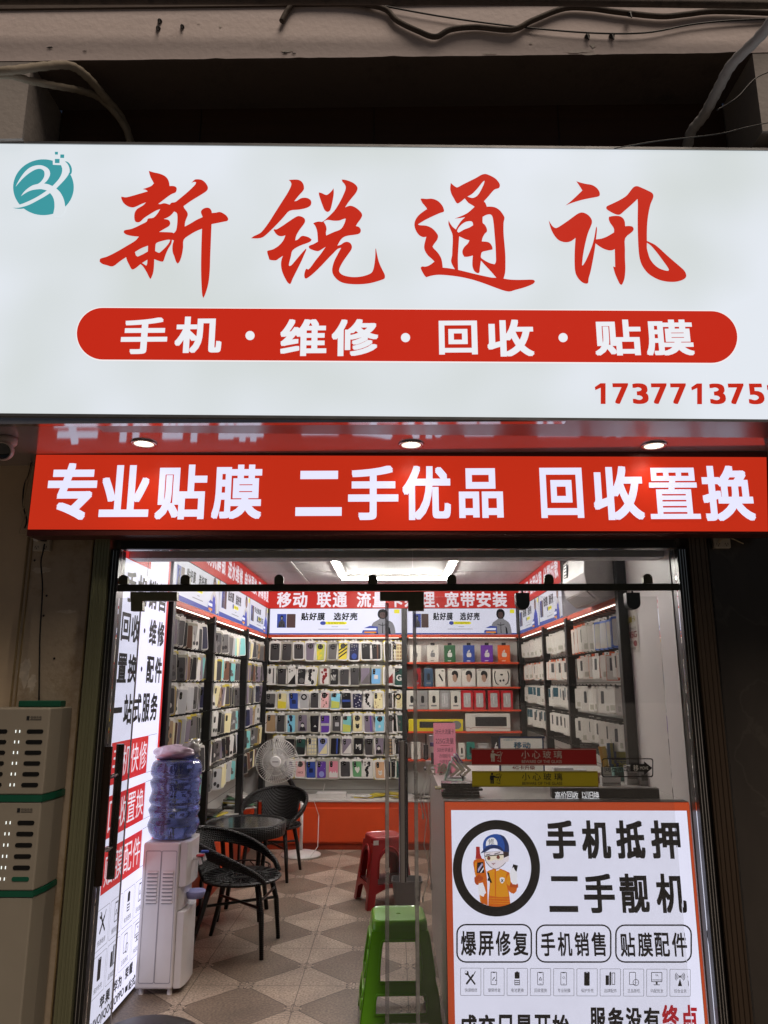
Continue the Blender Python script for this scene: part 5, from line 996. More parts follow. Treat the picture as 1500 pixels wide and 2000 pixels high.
shelf_box('keyboard_box', 'yellow keyboard box on the fourth orange shelf', 105, 735, 1050, SH[3], 'yellow', 'keyboard')
shelf_box('keyboard_box', 'white keyboard box with a red line on the fourth orange shelf', 765, 1285, 980, SH[3], 'white', 'keyboard')
for i, (c0, c1, col, art, y_) in enumerate(((135, 240, 'white', 'gadget', 1320), (275, 330, 'black', 'gadget', 1350), (680, 750, 'white', 'gadget', 1330), (770, 865, 'teal', 'gadget', 1318), (905, 1022, 'clear', 'window', 1335), (1060, 1165, 'black', 'earcase', 1245))):
    shelf_box('accessory_box', '%s boxed accessory, %s from the left on the lowest orange shelf' % (col, ORD[i]), c0, c1, y_, SH[4], col, art)
# ================================================================== FURNITURE
# water dispenser
wx0, wx1, wy0, wy1 = -1.375, -1.125, 4.37, 4.66; WZ = P(300, 1646, 4.37).z
wd = thing('water_dispenser', 'white water dispenser with vented side panel beside the lit wall panel', 'water dispenser', ((wx0 + wx1) / 2, (wy0 + wy1) / 2, 0))
wp = flat('dispenser_white', (222, 218, 222), .3, var=.03, coat=.3); wg = flat('dispenser_groove', (150, 145, 158), .4)
b = MB(); b.box(wx0, wx1 - .05, wy0, wy1, .03, WZ, wp); b.build('side_body', wd, bevel=.012, bseg=3)
# curved front towards the shop (+X)
prof = [(wx1 - .049, wy0 + .012), (wx1 - .012, wy0 + .02), (wx1, wy0 + .07), (wx1 + .004, (wy0 + wy1) / 2), (wx1, wy1 - .07), (wx1 - .012, wy1 - .02), (wx1 - .049, wy1 - .012)]
b = MB(); n = len(prof)
for za, zb in ((.03, .40), (.405, .52), (.525, WZ)):
    dxx = -.03 if za == .405 else 0
    b.add([(x + (dxx if 0 < i < n - 1 else 0), y, z) for z in (za, zb) for i, (x, y) in enumerate(prof)], [tuple(range(n))[::-1], tuple(range(n, 2 * n))] + [(i, (i + 1) % n, n + (i + 1) % n, n + i) for i in range(n)], wp)
b.build('front_body', wd, bevel=.004)
b = MB(); xm_ = (wx0 + wx1 - .05) / 2
for xc in (wx0 + .06, wx1 - .105):
    f = lambda u, v: (xc + u, wy0 - .0015, v); b.fill([rrect(-.042, .06, .042, WZ - .04, .008), rrect(-.0395, .063, .0395, WZ - .043, .007)], f, wg)
b.build('side_panel_groove', wd)
b = MB()
for xc in (wx0 + .06, wx1 - .105):
    for k in range(9):
        z = WZ - .15 - k * .0185; b.obox((xc, wy0 - .003, z), (.028, 0, 0), (0, .004, -.002), (0, .001, .0045), wp); b.box(xc - .028, xc + .028, wy0 - .0012, wy0 - .0006, z - .008, z - .004, flat('vent_dark', (60, 55, 62), .6))
b.build('side_vent', wd)
for k, (y, c) in enumerate(((wy0 + .10, (170, 30, 40)), (wy1 - .09, (40, 70, 170)))):
    b = MB(); b.tube([(wx1, y, WZ - .10), (wx1 + .035, y, WZ - .10), (wx1 + .045, y, WZ - .13)], .009, wp, 10); b.box(wx1 + .02, wx1 + .06, y - .014, y + .014, WZ - .088, WZ - .08, flat('tap_lever_%d' % k, c)); b.build('tap', wd)
b = MB(); b.lathe((wx1 + .012, (wy0 + wy1) / 2, .47), [(.045, -.03), (.056, 0), (.054, .006), (.04, .002)], flat('drip_tray_blue', (140, 142, 190), .35), 24); b.build('drip_tray', wd, sm=True)
b = MB()
for x in (wx0 + .03, wx1 - .07):
    for y in (wy0 + .03, wy1 - .03): b.lathe((x, y, 0), [(.014, 0), (.012, .03)], wp, 12)
b.build('foot', wd)
b = MB(); [b.fill([ell(.12 * i, z, r_, r_, 16), ell(.12 * i, z, r_ - .003, r_ - .003, 16)], lambda u, v: (wx1 + .0055, (wy0 + wy1) / 2 - .02 + u * .2, v), wg) for i, (z, r_) in enumerate(((.16, .03), (.2, .022), (.25, .015)))]; b.build('front_decor', wd)
b = MB(); b.lathe((wx1 - .035 - .09, (wy0 + wy1) / 2, WZ), [(.095, .0), (.095, .002), (.09, .003)], wp, 28); b.build('bottle_seat', wd, sm=True)
# bottle
bx, by = wx1 - .133, (wy0 + wy1) / 2
wm_ = bpy.data.materials.new('blue_bottle_plastic'); wm_.use_nodes = True; bs = wm_.node_tree.nodes['Principled BSDF']; bs.inputs['Base Color'].default_value = (.27, .36, .98, 1); bs.inputs['Transmission Weight'].default_value = .88; bs.inputs['Roughness'].default_value = .03; bs.inputs['IOR'].default_value = 1.33; bs.inputs['Coat Weight'].default_value = .5
nz = wm_.node_tree.nodes.new('ShaderNodeTexNoise'); nz.inputs['Scale'].default_value = 14; bp = wm_.node_tree.nodes.new('ShaderNodeBump'); bp.inputs['Strength'].default_value = .14; bp.inputs['Distance'].default_value = .01
wm_.node_tree.links.new(nz.outputs[0], bp.inputs['Height']); wm_.node_tree.links.new(bp.outputs[0], bs.inputs['Normal'])
z0 = WZ + .004; z1 = P(335, 1482, by).z; H = z1 - z0; rr = .144
prof = [(.10, 0), (.122, .012), (rr * .95, .04)]
def ridge(a, b_, n=6): return [(rr * (1 - .09 * math.sin(math.pi * k / n) ** 2), a + (b_ - a) * k / n) for k in range(n + 1)]
for a, c in ((.07, .15), (.15, .20), (.20, .30), (.30, .345)): prof += ridge(a, c)[(0 if a == .07 else 1):]
prof += [(rr, .355), (rr * .985, H * .90), (rr * .93, H * .965), (rr * .80, H - .002), (rr * .3, H)]
prof = [(r_, h) for r_, h in sorted(prof, key=lambda q: q[1])]
b = MB(); b.lathe((bx, by, z0), prof, wm_, 40); bt = b.build('water_bottle', sm=True, loc=(bx, by, z0)); tag(bt, 'ribbed translucent blue water bottle standing upside down on the dispenser', 'water bottle')
# crumpled plastic pack on the bottle
def crumple(name, lb, cat, c, rx, ry, rz, m, seed, amp=.18, nu=28, nv=16):
    rnd = random.Random(seed); ph = [(rnd.uniform(1, 5), rnd.uniform(1, 5), rnd.uniform(0, 6), rnd.uniform(0, 6)) for _ in range(6)]
    V = []; Fc = []
    for i in range(nv + 1):
        v = math.pi * (i / nv) * .98 + .01
        for j in range(nu):
            u = 2 * math.pi * j / nu; d = 1 + amp * sum(math.sin(a * u * 1 // 1 + p + 2 * math.sin(b_ * v + q)) for a, b_, p, q in [(round(a), b_, p, q) for a, b_, p, q in ph]) / 3
            V.append((c[0] + rx * d * math.sin(v) * math.cos(u), c[1] + ry * d * math.sin(v) * math.sin(u), c[2] + rz + rz * d * math.cos(v)))
    for i in range(nv):
        for j in range(nu): Fc.append((i * nu + j, i * nu + (j + 1) % nu, (i + 1) * nu + (j + 1) % nu, (i + 1) * nu + j))
    b = MB(); b.add(V, Fc, m); return tag(b.build(name, sm=True, loc=c), lb, cat)
crumple('cup_bag', 'crumpled pale plastic bag of paper cups lying on the water bottle', 'plastic bag', (bx - .02, by, z1 - .004), .115, .10, .040, flat('pale_plastic', (214, 190, 205), .25, coat=.6, var=.08), 3, .16)
crumple('plastic_bag', 'clear crumpled plastic tied up behind the cup bag on the bottle', 'plastic bag', (bx + .07, by + .04, z1 - .003), .05, .05, .05, CLR, 5, .3)

# rattan chairs
rat = mat('black_rattan', (.007, .006, .006), .36, var=.3, scale=60, spec=.3)
def weave(m, s=230):
    nt = m.node_tree; N = nt.nodes; L = nt.links; tc = N.new('ShaderNodeTexCoord'); ws = []
    for dr in ('X', 'Z'):
        w_ = N.new('ShaderNodeTexWave'); w_.bands_direction = dr; w_.inputs['Scale'].default_value = s / 8; w_.inputs['Distortion'].default_value = .6; L.new(tc.outputs['Object'], w_.inputs[0]); ws.append(w_)
    mu = N.new('ShaderNodeMath'); mu.operation = 'MULTIPLY'; L.new(ws[0].outputs['Fac'], mu.inputs[0]); L.new(ws[1].outputs['Fac'], mu.inputs[1])
    bp = N.new('ShaderNodeBump'); bp.inputs['Strength'].default_value = .9; bp.inputs['Distance'].default_value = .006; L.new(mu.outputs[0], bp.inputs['Height']); L.new(bp.outputs[0], N['Principled BSDF'].inputs['Normal'])
weave(rat)
frm = flat('chair_frame_black', (20, 18, 18), .35, var=.2)
def chair(lb, loc, rz):
    """armchair facing local +X; built at the origin, then moved"""
    t = thing('rattan_chair', lb, 'chair', (0, 0, 0)); SZ = .395; Rs = .245
    b = MB(); b.lathe((0, 0, 0), [(.02, SZ - .016), (Rs * .7, SZ - .014), (Rs, SZ + .004), (Rs + .008, SZ + .014), (Rs, SZ + .022), (Rs * .6, SZ + .008), (.02, SZ + .004)], rat, 40)
    for k in range(5): b.ring((0, 0, SZ + .010 + .004 * (k == 4)), Rs * (.25 + .18 * k), .005, rat, 36, 5)
    for k in range(24):
        a = k * math.pi / 12; b.tube([(.05 * math.cos(a), .05 * math.sin(a), SZ + .007), (Rs * .98 * math.cos(a), Rs * .98 * math.sin(a), SZ + .024)], .004, rat, 4)
    b.build('seat', t, sm=True)
    def rim(s):      # s in -1..1 round the back, 0 = middle of the back
        a = math.pi + s * R(140); q = abs(s); hz = SZ + .015 + .265 * (math.cos(q * math.pi / 2) ** .75 if q < 1 else 0)
        rad = Rs + .045 - .03 * q; back = -.07 * math.cos(q * math.pi / 2)
        return Vector((rad * math.cos(a) + back, rad * math.sin(a) * 1.03, hz))
    def base(s):
        a = math.pi + s * R(140); return Vector(((Rs + .004) * math.cos(a), (Rs + .004) * math.sin(a), SZ + .016))
    n = 48; ss = [-1 + 2 * i / n for i in range(n + 1)]
    b = MB(); b.tube([rim(s) for s in ss], .015, rat, 8); b.build('back_rim', t, sm=True)
    def inner(s): q = abs(s); d = (.30 if q < .92 else .30 + (q - .92) * 8); return rim(s).lerp(base(s), min(1, max(.22, d)))
    b = MB()
    def sheet(s0, s1, fa, fb, nu=28, nv=7):
        for sg_ in (0, 1):
            V = []
            for i in range(nu + 1):
                s = s0 + (s1 - s0) * i / nu; p, q = fa(s), fb(s); nrm = Vector((p.x, p.y, 0)).normalized() * (.006 if sg_ else -.006)
                V += [p.lerp(q, j / nv) + nrm for j in range(nv + 1)]
            Fc = [(i * (nv + 1) + j, i * (nv + 1) + j + 1, (i + 1) * (nv + 1) + j + 1, (i + 1) * (nv + 1) + j) for i in range(nu) for j in range(nv)]
            b.add(V, [f[::-1] for f in Fc] if sg_ else Fc, rat)
    sheet(-.96, .96, rim, inner, 56, 4); b.build('arm_band', t, sm=True)
    b = MB(); sheet(-.27, .27, inner, base, 20, 10); b.build('back_panel', t, sm=True)
    b = MB(); b.tube([inner(s) for s in [-.96 + 1.92 * i / n for i in range(n + 1)]], .008, rat, 6); [b.tube([inner(s), base(s)], .009, rat, 6) for s in (-.27, .27)]; b.build('back_edge', t, sm=True)
    for sx in (1, -1):
        for sy in (1, -1):
            b = MB(); b.tube([(sx * .15, sy * .15, SZ - .005), (sx * .185, sy * .175, .24), (sx * (.20 if sx > 0 else .25), sy * .195, 0)], [.019, .017, .013], rat if sx > 0 else frm, 10); b.build('leg', t, sm=True)
    b = MB(); b.tube([(.18, .17, .25), (-.19, -.17, .27)], .009, frm, 6); b.tube([(.18, -.17, .27), (-.19, .17, .25)], .009, frm, 6); b.tube([(.175, -.17, .31), (.175, .17, .31)], .008, frm, 6); b.build('cross_brace', t)
    t.location = loc; t.rotation_euler = (0, 0, rz); return t
chair('black rattan armchair in front of the glass table, nearest the shop entrance', (-.975, 5.12, 0), R(-6))
chair('black rattan armchair behind the glass table, beside the orange back cabinet', (-1.06, 6.88, 0), R(-97))
# table
TX, TY, TZz = -1.085, 5.78, .62
tb = thing('glass_table', 'round black glass topped rattan table between the two armchairs', 'table', (TX, TY, 0)); Rt = .285
b = MB(); b.lathe((TX, TY, 0), [(Rt, TZz - .085), (Rt + .006, TZz - .04), (Rt + .008, TZz + .004), (Rt - .008, TZz + .006), (Rt - .012, TZz - .085)], rat, 48); b.build('apron', tb, sm=True)
b = MB(); b.lathe((TX, TY, 0), [(Rt - .01, TZz - .010), (Rt - .01, TZz - .002)], mat('black_glass_top', (.012, .012, .013), .10, var=.05, spec=.35), 48); b.build('glass_top', tb)
for k in range(4):
    a = R(45 + 90 * k); b = MB(); b.tube([(TX + .2 * math.cos(a), TY + .2 * math.sin(a), TZz - .03), (TX + .16 * math.cos(a), TY + .16 * math.sin(a), .3), (TX + .21 * math.cos(a), TY + .21 * math.sin(a), 0)], .016, rat, 10); b.build('leg', tb, sm=True)
b = MB(); b.ring((TX, TY, .26), .165, .008, frm); [b.tube([(TX + .165 * math.cos(k * .52), TY + .165 * math.sin(k * .52), .26), (TX + .19 * math.cos((k + 1) * .52), TY + .19 * math.sin((k + 1) * .52), .32)], .004, frm, 5) for k in range(12)]; b.ring((TX, TY, .32), .19, .006, frm); b.build('lower_ring', tb)
# fan
FX, FY = -.90, 7.66; FZ = P(541, 1486, FY - .1).z; fxh = P(541, 1486, FY - .1).x
fn = thing('pedestal_fan', 'white pedestal fan with clear blades in the far left corner', 'fan', (FX, FY, 0)); fw = flat('fan_white', (205, 202, 200), .35)
b = MB(); b.lathe((FX, FY, 0), [(.19, 0), (.19, .015), (.12, .035), (.03, .05)], fw, 36); b.build('base', fn, sm=True)
b = MB(); b.tube([(FX, FY, .04), (FX, FY, .50)], .016, fw, 14); b.tube([(FX, FY, .5), (fxh, FY, FZ - .03)], .022, blackm, 14); b.build('pole', fn, sm=True)
b = MB(); b.lathe((fxh, FY - .06, FZ), [(.03, .13), (.06, .11), (.065, .02), (.05, 0)], fw, 24, 'y'); b.build('motor', fn, sm=True)
RF = .205; wire = flat('fan_wire', (210, 208, 205), .3)
b = MB()
for yo, dp in ((FY - .16, 1), (FY - .07, -1)):
    for k in range(56):
        a = 2 * math.pi * k / 56; c_, s_ = math.cos(a), math.sin(a); b.tube([(fxh + .05 * c_, yo - .03 * dp, FZ + .05 * s_), (fxh + .14 * c_, yo - .026 * dp, FZ + .14 * s_), (fxh + RF * c_, FY - .115, FZ + RF * s_)], .0016, wire, 4, False)
for rr_, yo in ((RF, FY - .115), (.125, FY - .188), (.055, FY - .19)): b.ring((fxh, yo, FZ), rr_, .004 if rr_ == RF else .002, wire, 48, 5, 'y')
b.build('cage', fn)
b = MB(); b.lathe((fxh, FY - .2, FZ), [(.045, .0), (.052, .01), (.052, .02)], flat('fan_badge', (225, 222, 222), .3), 28, 'y'); b.box(fxh - .03, fxh + .03, FY - .2022, FY - .2012, FZ - .004, FZ + .004, flat('badge_line', (120, 118, 120))); b.build('badge', fn)
bl = glass('clear_blade', (.78, .77, .82), 1., .4)
for k in range(3):
    V = []; n = 12
    for i in range(n + 1):
        q = i / n
        for j in range(8): rr_ = .04 + (.18 - .04) * j / 7; a = k * 2.094 + .2 + q * (1.35 + .3 * j / 7); V.append((fxh + rr_ * math.cos(a), FY - .14 + .05 * q * (j / 7 + .3), FZ + rr_ * math.sin(a)))
    b = MB(); b.add(V, [(i * 8 + j, i * 8 + j + 1, (i + 1) * 8 + j + 1, (i + 1) * 8 + j) for i in range(n) for j in range(7)], bl); b.build('blade', fn, sm=True)
b = MB(); b.tube([(fxh + .02, FY, .45), (FX + .12, FY - .05, .5), (FX + .16, FY + .05, .35), (FX + .17, FY - .1, .1), (FX + .1, FY - .2, .012)], .004, fw, 6); b.build('cord', fn)
# plastic stools
def stool(name, lb, c, top, bot, hh, m, rz, arch, levels):
    t = thing(name, lb, 'stool', (0, 0, 0)); ht, hb_ = top / 2, bot / 2
    b = MB(); prof = rrect(-ht, -ht, ht, ht, .05, 6)
    V = []; n = len(prof); lv = [(1.04, hh - .055), (1.035, hh - .02), (1.0, hh - .006), (.95, hh), (.9, hh - .003)]
    for sc, z in lv: V += [(x * sc, y * sc, z) for x, y in prof]
    Fc = [(i * n + k, i * n + (k + 1) % n, (i + 1) * n + (k + 1) % n, (i + 1) * n + k) for i in range(len(lv) - 1) for k in range(n)]
    b.add(V, Fc, m); o_ = [(x * .9, y * .9) for x, y in prof]; b.fill([o_, ell(0, 0, .013, .008, 12)], lambda x, y: (x, y, hh - .003), m)
    for a in (0, 90, 180, 270):
        for k in (-1, 1): b.fill([[(.03, .004), (.085, .03 * k + .004), (.09, .03 * k), (.035, -.004)]], lambda x, y: (x * math.cos(R(a + 45 * (k > 0))) - y * math.sin(R(a + 45 * (k > 0))), x * math.sin(R(a + 45 * (k > 0))) + y * math.cos(R(a + 45 * (k > 0))), hh - .0005), m)
    b.build('seat', t, sm=False, bevel=.0)
    hz = lambda z: ht * 1.03 + (hb_ - ht * 1.03) * (hh - .04 - z) / (hh - .04)
    for a in range(4):
        ca, sa = math.cos(a * math.pi / 2), math.sin(a * math.pi / 2)
        def f(off):
            def g(u, z): w_ = hz(z) - off; x, y = u * hz(z), -w_; return (x * ca - y * sa, x * sa + y * ca, z)
            return g
        outer = [(-1, 0.0), (-.72, 0)] ; 
        if arch: outer += [(-.66, .10)] + [(-.66 + 1.32 * k / 8, .10 + .035 * math.sin(math.pi * k / 8)) for k in range(1, 8)] + [(.66, .10)]
        else: outer += [(-.66, .05), (.66, .05)]
        outer += [(.72, 0), (1, 0), (1, hh - .045), (-1, hh - .045)]
        if a in (0, 1): pass
        holes = levels if arch or a != 2 else [rrect(-.60, .09, .60, hh - .085, .05, 4)]
        b = MB(); 
        b.plate([outer] + holes, f(0), f(.006), m); b.build('side', t, bevel=.002)
        if arch:
            b = MB(); pts = [(-.55, .20)] + [(-.55 * math.cos(math.pi * k / 10), .30 + .11 * math.sin(math.pi * k / 10)) for k in range(11)] + [(.55, .20)]
            b.tube([Vector(f(-.003)(x * 1.08, z)) for x, z in pts], .007, m, 6); b.build('arch_bead', t, sm=True)
        else:
            b = MB()
            for hole in holes: pts = hole + [hole[0]]; b.tube([Vector(f(-.002)(x * 1.05, z)) for x, z in pts], .006, m, 6)
            b.build('opening_rim', t, sm=True)
    t.location = c; t.rotation_euler = (0, 0, rz); return t
gm_ = flat('green_plastic', (100, 172, 22), .3, var=.06, coat=.3); rdm = flat('red_plastic', (150, 24, 28), .35, var=.08, coat=.2)
GH = P(770, 1786, 4.1).z
gh = [rrect(-.60, .215, .60, GH - .085, .05, 4), rrect(-.64, .085, .64, .165, .03, 4)]
stool('plastic_stool', 'tall green plastic stool just inside the glass door', (.015, 4.13, 0), .265, .40, GH, gm_, R(3), False, gh)
RH = P(750, 1632, 6.05).z
ra = [[(-.60, .16), (.60, .16)] + [(.60 * math.cos(math.pi * k / 10), .27 + .11 * math.sin(math.pi * k / 10)) for k in range(11)]]
rs_ = stool('plastic_stool', 'red plastic stool with arched sides standing in front of the orange cabinet', (-.085, 6.12, 0), .245, .37, RH, rdm, R(18), True, ra)
b = MB(); b.box(-.15, .15, -.15, .15, .155, .163, flat('stool_shelf', (70, 12, 14), .5)); o = b.build('lower_shelf', None); o.parent = rs_; 
b = MB(); b.box(-.125, -.085, -.1375, -.1362, RH - .05, RH - .018, white); o = b.build('price_tag', None); o.parent = rs_
# bin
bc = P(795, 1745, 5.8); bn = thing('waste_bin', 'small grey waste bin beside the red stool and the white counter', 'waste bin', (bc.x, 5.85, 0)); bgm = flat('bin_grey', (112, 110, 110), .45)
b = MB(); V = []; n = 0; BZ = P(795, 1719, 5.8).z
for sc, z in ((.80, 0.0), (1.0, BZ), (1.06, BZ), (1.06, BZ - .014), (1.01, BZ - .014), (.98, BZ - .02), (.80, .02)):
    pr_ = rrect(-.105 * sc, -.085 * sc, .105 * sc, .085 * sc, .03, 4); n = len(pr_); V += [(bc.x + x, 5.85 + y, z) for x, y in pr_]
Fc = [(i * n + k, i * n + (k + 1) % n, (i + 1) * n + (k + 1) % n, (i + 1) * n + k) for i in range(6) for k in range(n)] + [tuple(range(n))[::-1], tuple(range(6 * n, 7 * n))]
b.add(V, Fc, bgm); b.build('bucket', bn)

# ================================================================== ON THE COUNTER
def qz(x, y, z=None): return PZ(x, y, CT if z is None else z)
# stack of black phone sleeves
st = P(902, 1566, 3.99); rnd = random.Random(4)
for i in range(5):
    b = MB(); c = Vector((st.x + rnd.uniform(-.01, .01), 4.02 + rnd.uniform(-.01, .01), CT + .001 + i * .0135)); a = rnd.uniform(-.12, .12)
    b.obox(c + Vector((0, 0, .006)), (.095 * math.cos(a), .095 * math.sin(a), 0), (-.05 * math.sin(a), .05 * math.cos(a), 0), (0, 0, .0055), flat('sleeve_black', (20, 20, 22), .25, coat=.5)); tag(b.build('phone_sleeve', loc=c, bevel=.002), 'glossy black phone sleeve, %s from the bottom of the pile on the counter' % ORD[i], 'phone sleeve', 'pile of black sleeves on the counter')
b = MB(); p = Vector((st.x + .01, 4.02, CT + .070)); b.tube([p, p + Vector((0, 0, .02)), p + Vector((.012, 0, .03)), p + Vector((.012, 0, .045))], .004, blackm, 6); b.tube([p + Vector((0, 0, .02)), p + Vector((-.012, 0, .028)), p + Vector((-.012, 0, .04))], .004, blackm, 6); tag(b.build('hook_piece', loc=p), 'small black plastic hook on top of the sleeve pile', 'hook')
q0 = qz(853, 1540); b = MB(); b.obox((q0.x + .11, q0.y, CT + .004), (.12, 0, 0), (0, .05, 0), (0, 0, .003), yel_k); b.obox((q0.x + .06, q0.y - .01, CT + .008), (.06, 0, 0), (0, .012, 0), (0, 0, .0008), flat('packet_window', (90, 85, 30))); tag(b.build('yellow_packet', loc=(q0.x + .11, q0.y, CT)), 'flat yellow packet lying on the counter behind the black sleeves', 'packet')
# phone stands
for i, (px_, py_, lb, m) in enumerate(((886, 1527, 'pale green folding phone stand on the counter', flat('stand_green', (150, 180, 165), .4)), (893, 1524, 'white phone stand leaning behind the pale green one', flat('stand_white', (200, 200, 205), .35)))):
    p = qz(px_, py_); p.y += i * .10; t = thing('phone_stand', lb, 'phone stand', p)
    b = MB(); b.obox(p + Vector((0, 0, .006)), (.055, 0, 0), (0, .045, 0), (0, 0, .005), m); b.build('base', t, bevel=.002)
    b = MB(); b.obox(p + Vector((-.035, 0, .06)), (.016, 0, .05), (0, .03, 0), (-.004, 0, .001), m); b.build('arm', t, bevel=.002)
    b = MB(); b.obox(p + Vector((.02, 0, .10)), (-.028, 0, .038), (0, .035, 0), (.004, 0, .003), m); b.obox(p + Vector((.028, -.002, .108)), (-.024, 0, .034), (0, .03, 0), (.003, 0, .002), flat('stand_pad', (120, 110, 170), .4)); b.build('cradle', t, bevel=.002)
# pink notice
NY = 5.0; pn = thing('pink_notice', 'tall pink paper notice with dark lettering standing on the counter', 'notice', P(868, 1505, NY)); pkm = flat('pink_paper', (228, 140, 162), .6, var=.04)
translucent(pkm, (236, 150, 172), .55)
nq = rq(847, 1412, 890, 1512, NY); b = MB(); b.quad(nq, pkm); b.build('sheet', pn)
b = MB()
for s, x0, x1, y0, y1 in (('39元大流量卡', 850, 887, 1424, 1434), ('225G流量', 851, 886, 1441, 1453), ('500分钟通话', 854, 885, 1460, 1469), ('办理靓号', 858, 880, 1472.5, 1480), ('办理宽带', 858, 880, 1484, 1491)): b.text(s, rq(x0, y0, x1, y1, NY, .002), flat('notice_ink', (46, 40, 62), .6), .012)
b.quad(rq(860, 1455.6, 878, 1456.6, NY, .002), red_k); b.build('lettering', pn)
b = MB(); b.box(nq[3][0] + .02, nq[2][0] - .02, NY + .003, NY + .06, CT, CT + .006, white); b.box(nq[3][0] + .03, nq[2][0] - .03, NY + .003, NY + .012, CT + .006, nq[3][2] + .05, white); b.build('stand', pn)
# chargers and clutter at the far end of the counter
for i, (x, y, w_, h_, c) in enumerate(((832, 1486, 10, 18, (210, 208, 205)), (842, 1470, 9, 22, (60, 58, 62)), (838, 1436, 14, 12, (190, 188, 195)), (840, 1450, 12, 8, (90, 80, 130)))):
    D = 5.2 + i * .04; p0, p1 = P(x, y + h_, D), P(x + w_, y, D); b = MB(); b.box(p0.x, p1.x, D, D + .03, p0.z, p1.z, flat('charger_%d' % i, c, .35)); tag(b.build('phone_charger', loc=(p0.x, D, p0.z), bevel=.004), '%s charger block in the charging rack left of the pink notice' % ('white', 'dark', 'pale', 'violet')[i], 'charger')
b = MB(); b.box(P(829, 1500, 5.25).x, P(858, 1500, 5.25).x, 5.24, 5.36, CT + .001, P(840, 1505, 5.24).z, flat('rack_dark', (40, 38, 42))); b.box(P(831, 1500, 5.3).x, P(834, 1500, 5.3).x, 5.3, 5.32, CT + .05, P(840, 1434, 5.3).z, flat('rack_pole', (70, 68, 70))); tag(b.build('charging_rack', loc=(P(840, 1500, 5.3).x, 5.3, CT)), 'dark charging rack at the far end of the counter', 'charging rack')
# hanging cables at the counter's end
cab = flat('cable_white', (190, 186, 182), .4)
for i, (pts, lb) in enumerate((([(838, 1520), (826, 1560), (833, 1600), (828, 1650), (840, 1700), (843, 1728)], 'longest white charging cable hanging down the counter side'), ([(846, 1520), (836, 1570), (841, 1630), (838, 1690), (842, 1722)], 'white charging cable with a plug hanging next to the longest one'), ([(834, 1510), (820, 1560), (826, 1590)], 'short white charging cable at the counter corner'), ([(852, 1518), (842, 1560), (845, 1640), (836, 1720), (826, 1752)], 'white charging cable hanging towards the waste bin'))):
    pp = [P(x, y, 5.1 - .0 * i) for x, y in pts]; pp = [Vector((min(p.x, xc0 - .006 - .002 * i), p.y, p.z)) for p in pp]
    b = MB(); fine = []
    for a, c in zip(pp[:-1], pp[1:]): fine += [a.lerp(c, k / 4) for k in range(4)]
    b.tube(fine + [pp[-1]], .003, cab, 6); b.tube([pp[-1], pp[-1] + Vector((0, 0, -.03))], .006, cab, 6); tag(b.build('charging_cable', loc=pp[0]), lb, 'cable', 'cables hanging at the counter')
# framed price board
PY_ = 4.35; fb = thing('framed_poster', 'white price poster in a blue edged clear stand on the counter behind the warning strips', 'poster', P(1020, 1560, PY_))
q_ = rq(975, 1438, 1064, 1562, PY_); b = MB(); pbl = flat('poster_blue', (50, 78, 130), .4)
for e0, e1, e2, e3 in ((975, 1438, 1064, 1442), (975, 1558, 1064, 1562), (975, 1442, 979, 1558), (1061, 1442, 1064, 1558)): b.quad(rq(e0, e1, e2, e3, PY_, .001), pbl)
b.build('frame', fb)
b = MB(); b.quad(rq(979, 1442, 1061, 1558, PY_, .002), translucent(flat('poster_white', (215, 215, 208), .45), (220, 220, 212), .55)); b.build('sheet', fb)
b = MB(); b.text('移动', rq(1003, 1449, 1036, 1462, PY_, .004), flat('poster_cyan', (50, 130, 170), .5), .03); b.text('中国移动 5G', rq(983, 1443, 1008, 1447, PY_, .004), flat('poster_cyan', (50, 130, 170)), .01); b.text('4G卡升级', rq(1000, 1495, 1045, 1503, PY_, .004), red_k, .02); b.text('500', rq(988, 1541, 1008, 1550, PY_, .004), flat('poster_orange', (190, 80, 40)), .03); b.text('分钟通话', rq(1010, 1541, 1035, 1549, PY_, .004), ink, .02)
b.fill([ell(1050, 1545, 6, 5, 14), ], lambda x, y: P(x, y, PY_) + Vector((0, -.004, 0)), flat('poster_purple', (90, 60, 120))); b.build('lettering', fb)
# LED sign board
LY = 3.93; ls = thing('led_sign_board', 'long black scrolling sign board with white lettering standing on the counter edge', 'sign board', P(1180, 1566, LY))
la, lc = P(1078, 1545, LY).x, P(1288, 1545, LY).x; lz = P(1180, 1541, LY).z
b = MB(); b.box(la, lc, LY, LY + .05, CT + .001, lz, flat('led_board_black', (18, 17, 17), .35)); b.build('housing', ls, bevel=.003)
b = MB(); x_ = 1084; ly = lit('led_letter', (225, 225, 230), 1.3)
for ch in '高价回收 以旧换':
    if ch != ' ': b.text(ch, rq(x_, 1546, x_ + 10.6, 1561, LY, .002), ly, .0)
    x_ += 11.6 if ch != ' ' else 6
b.build('lettering', ls)
b = MB(); b.box(la, lc, LY + .001, LY + .049, lz + .001, lz + .004, flat('led_board_top', (120, 116, 112), .4)); b.build('top_cover', ls)
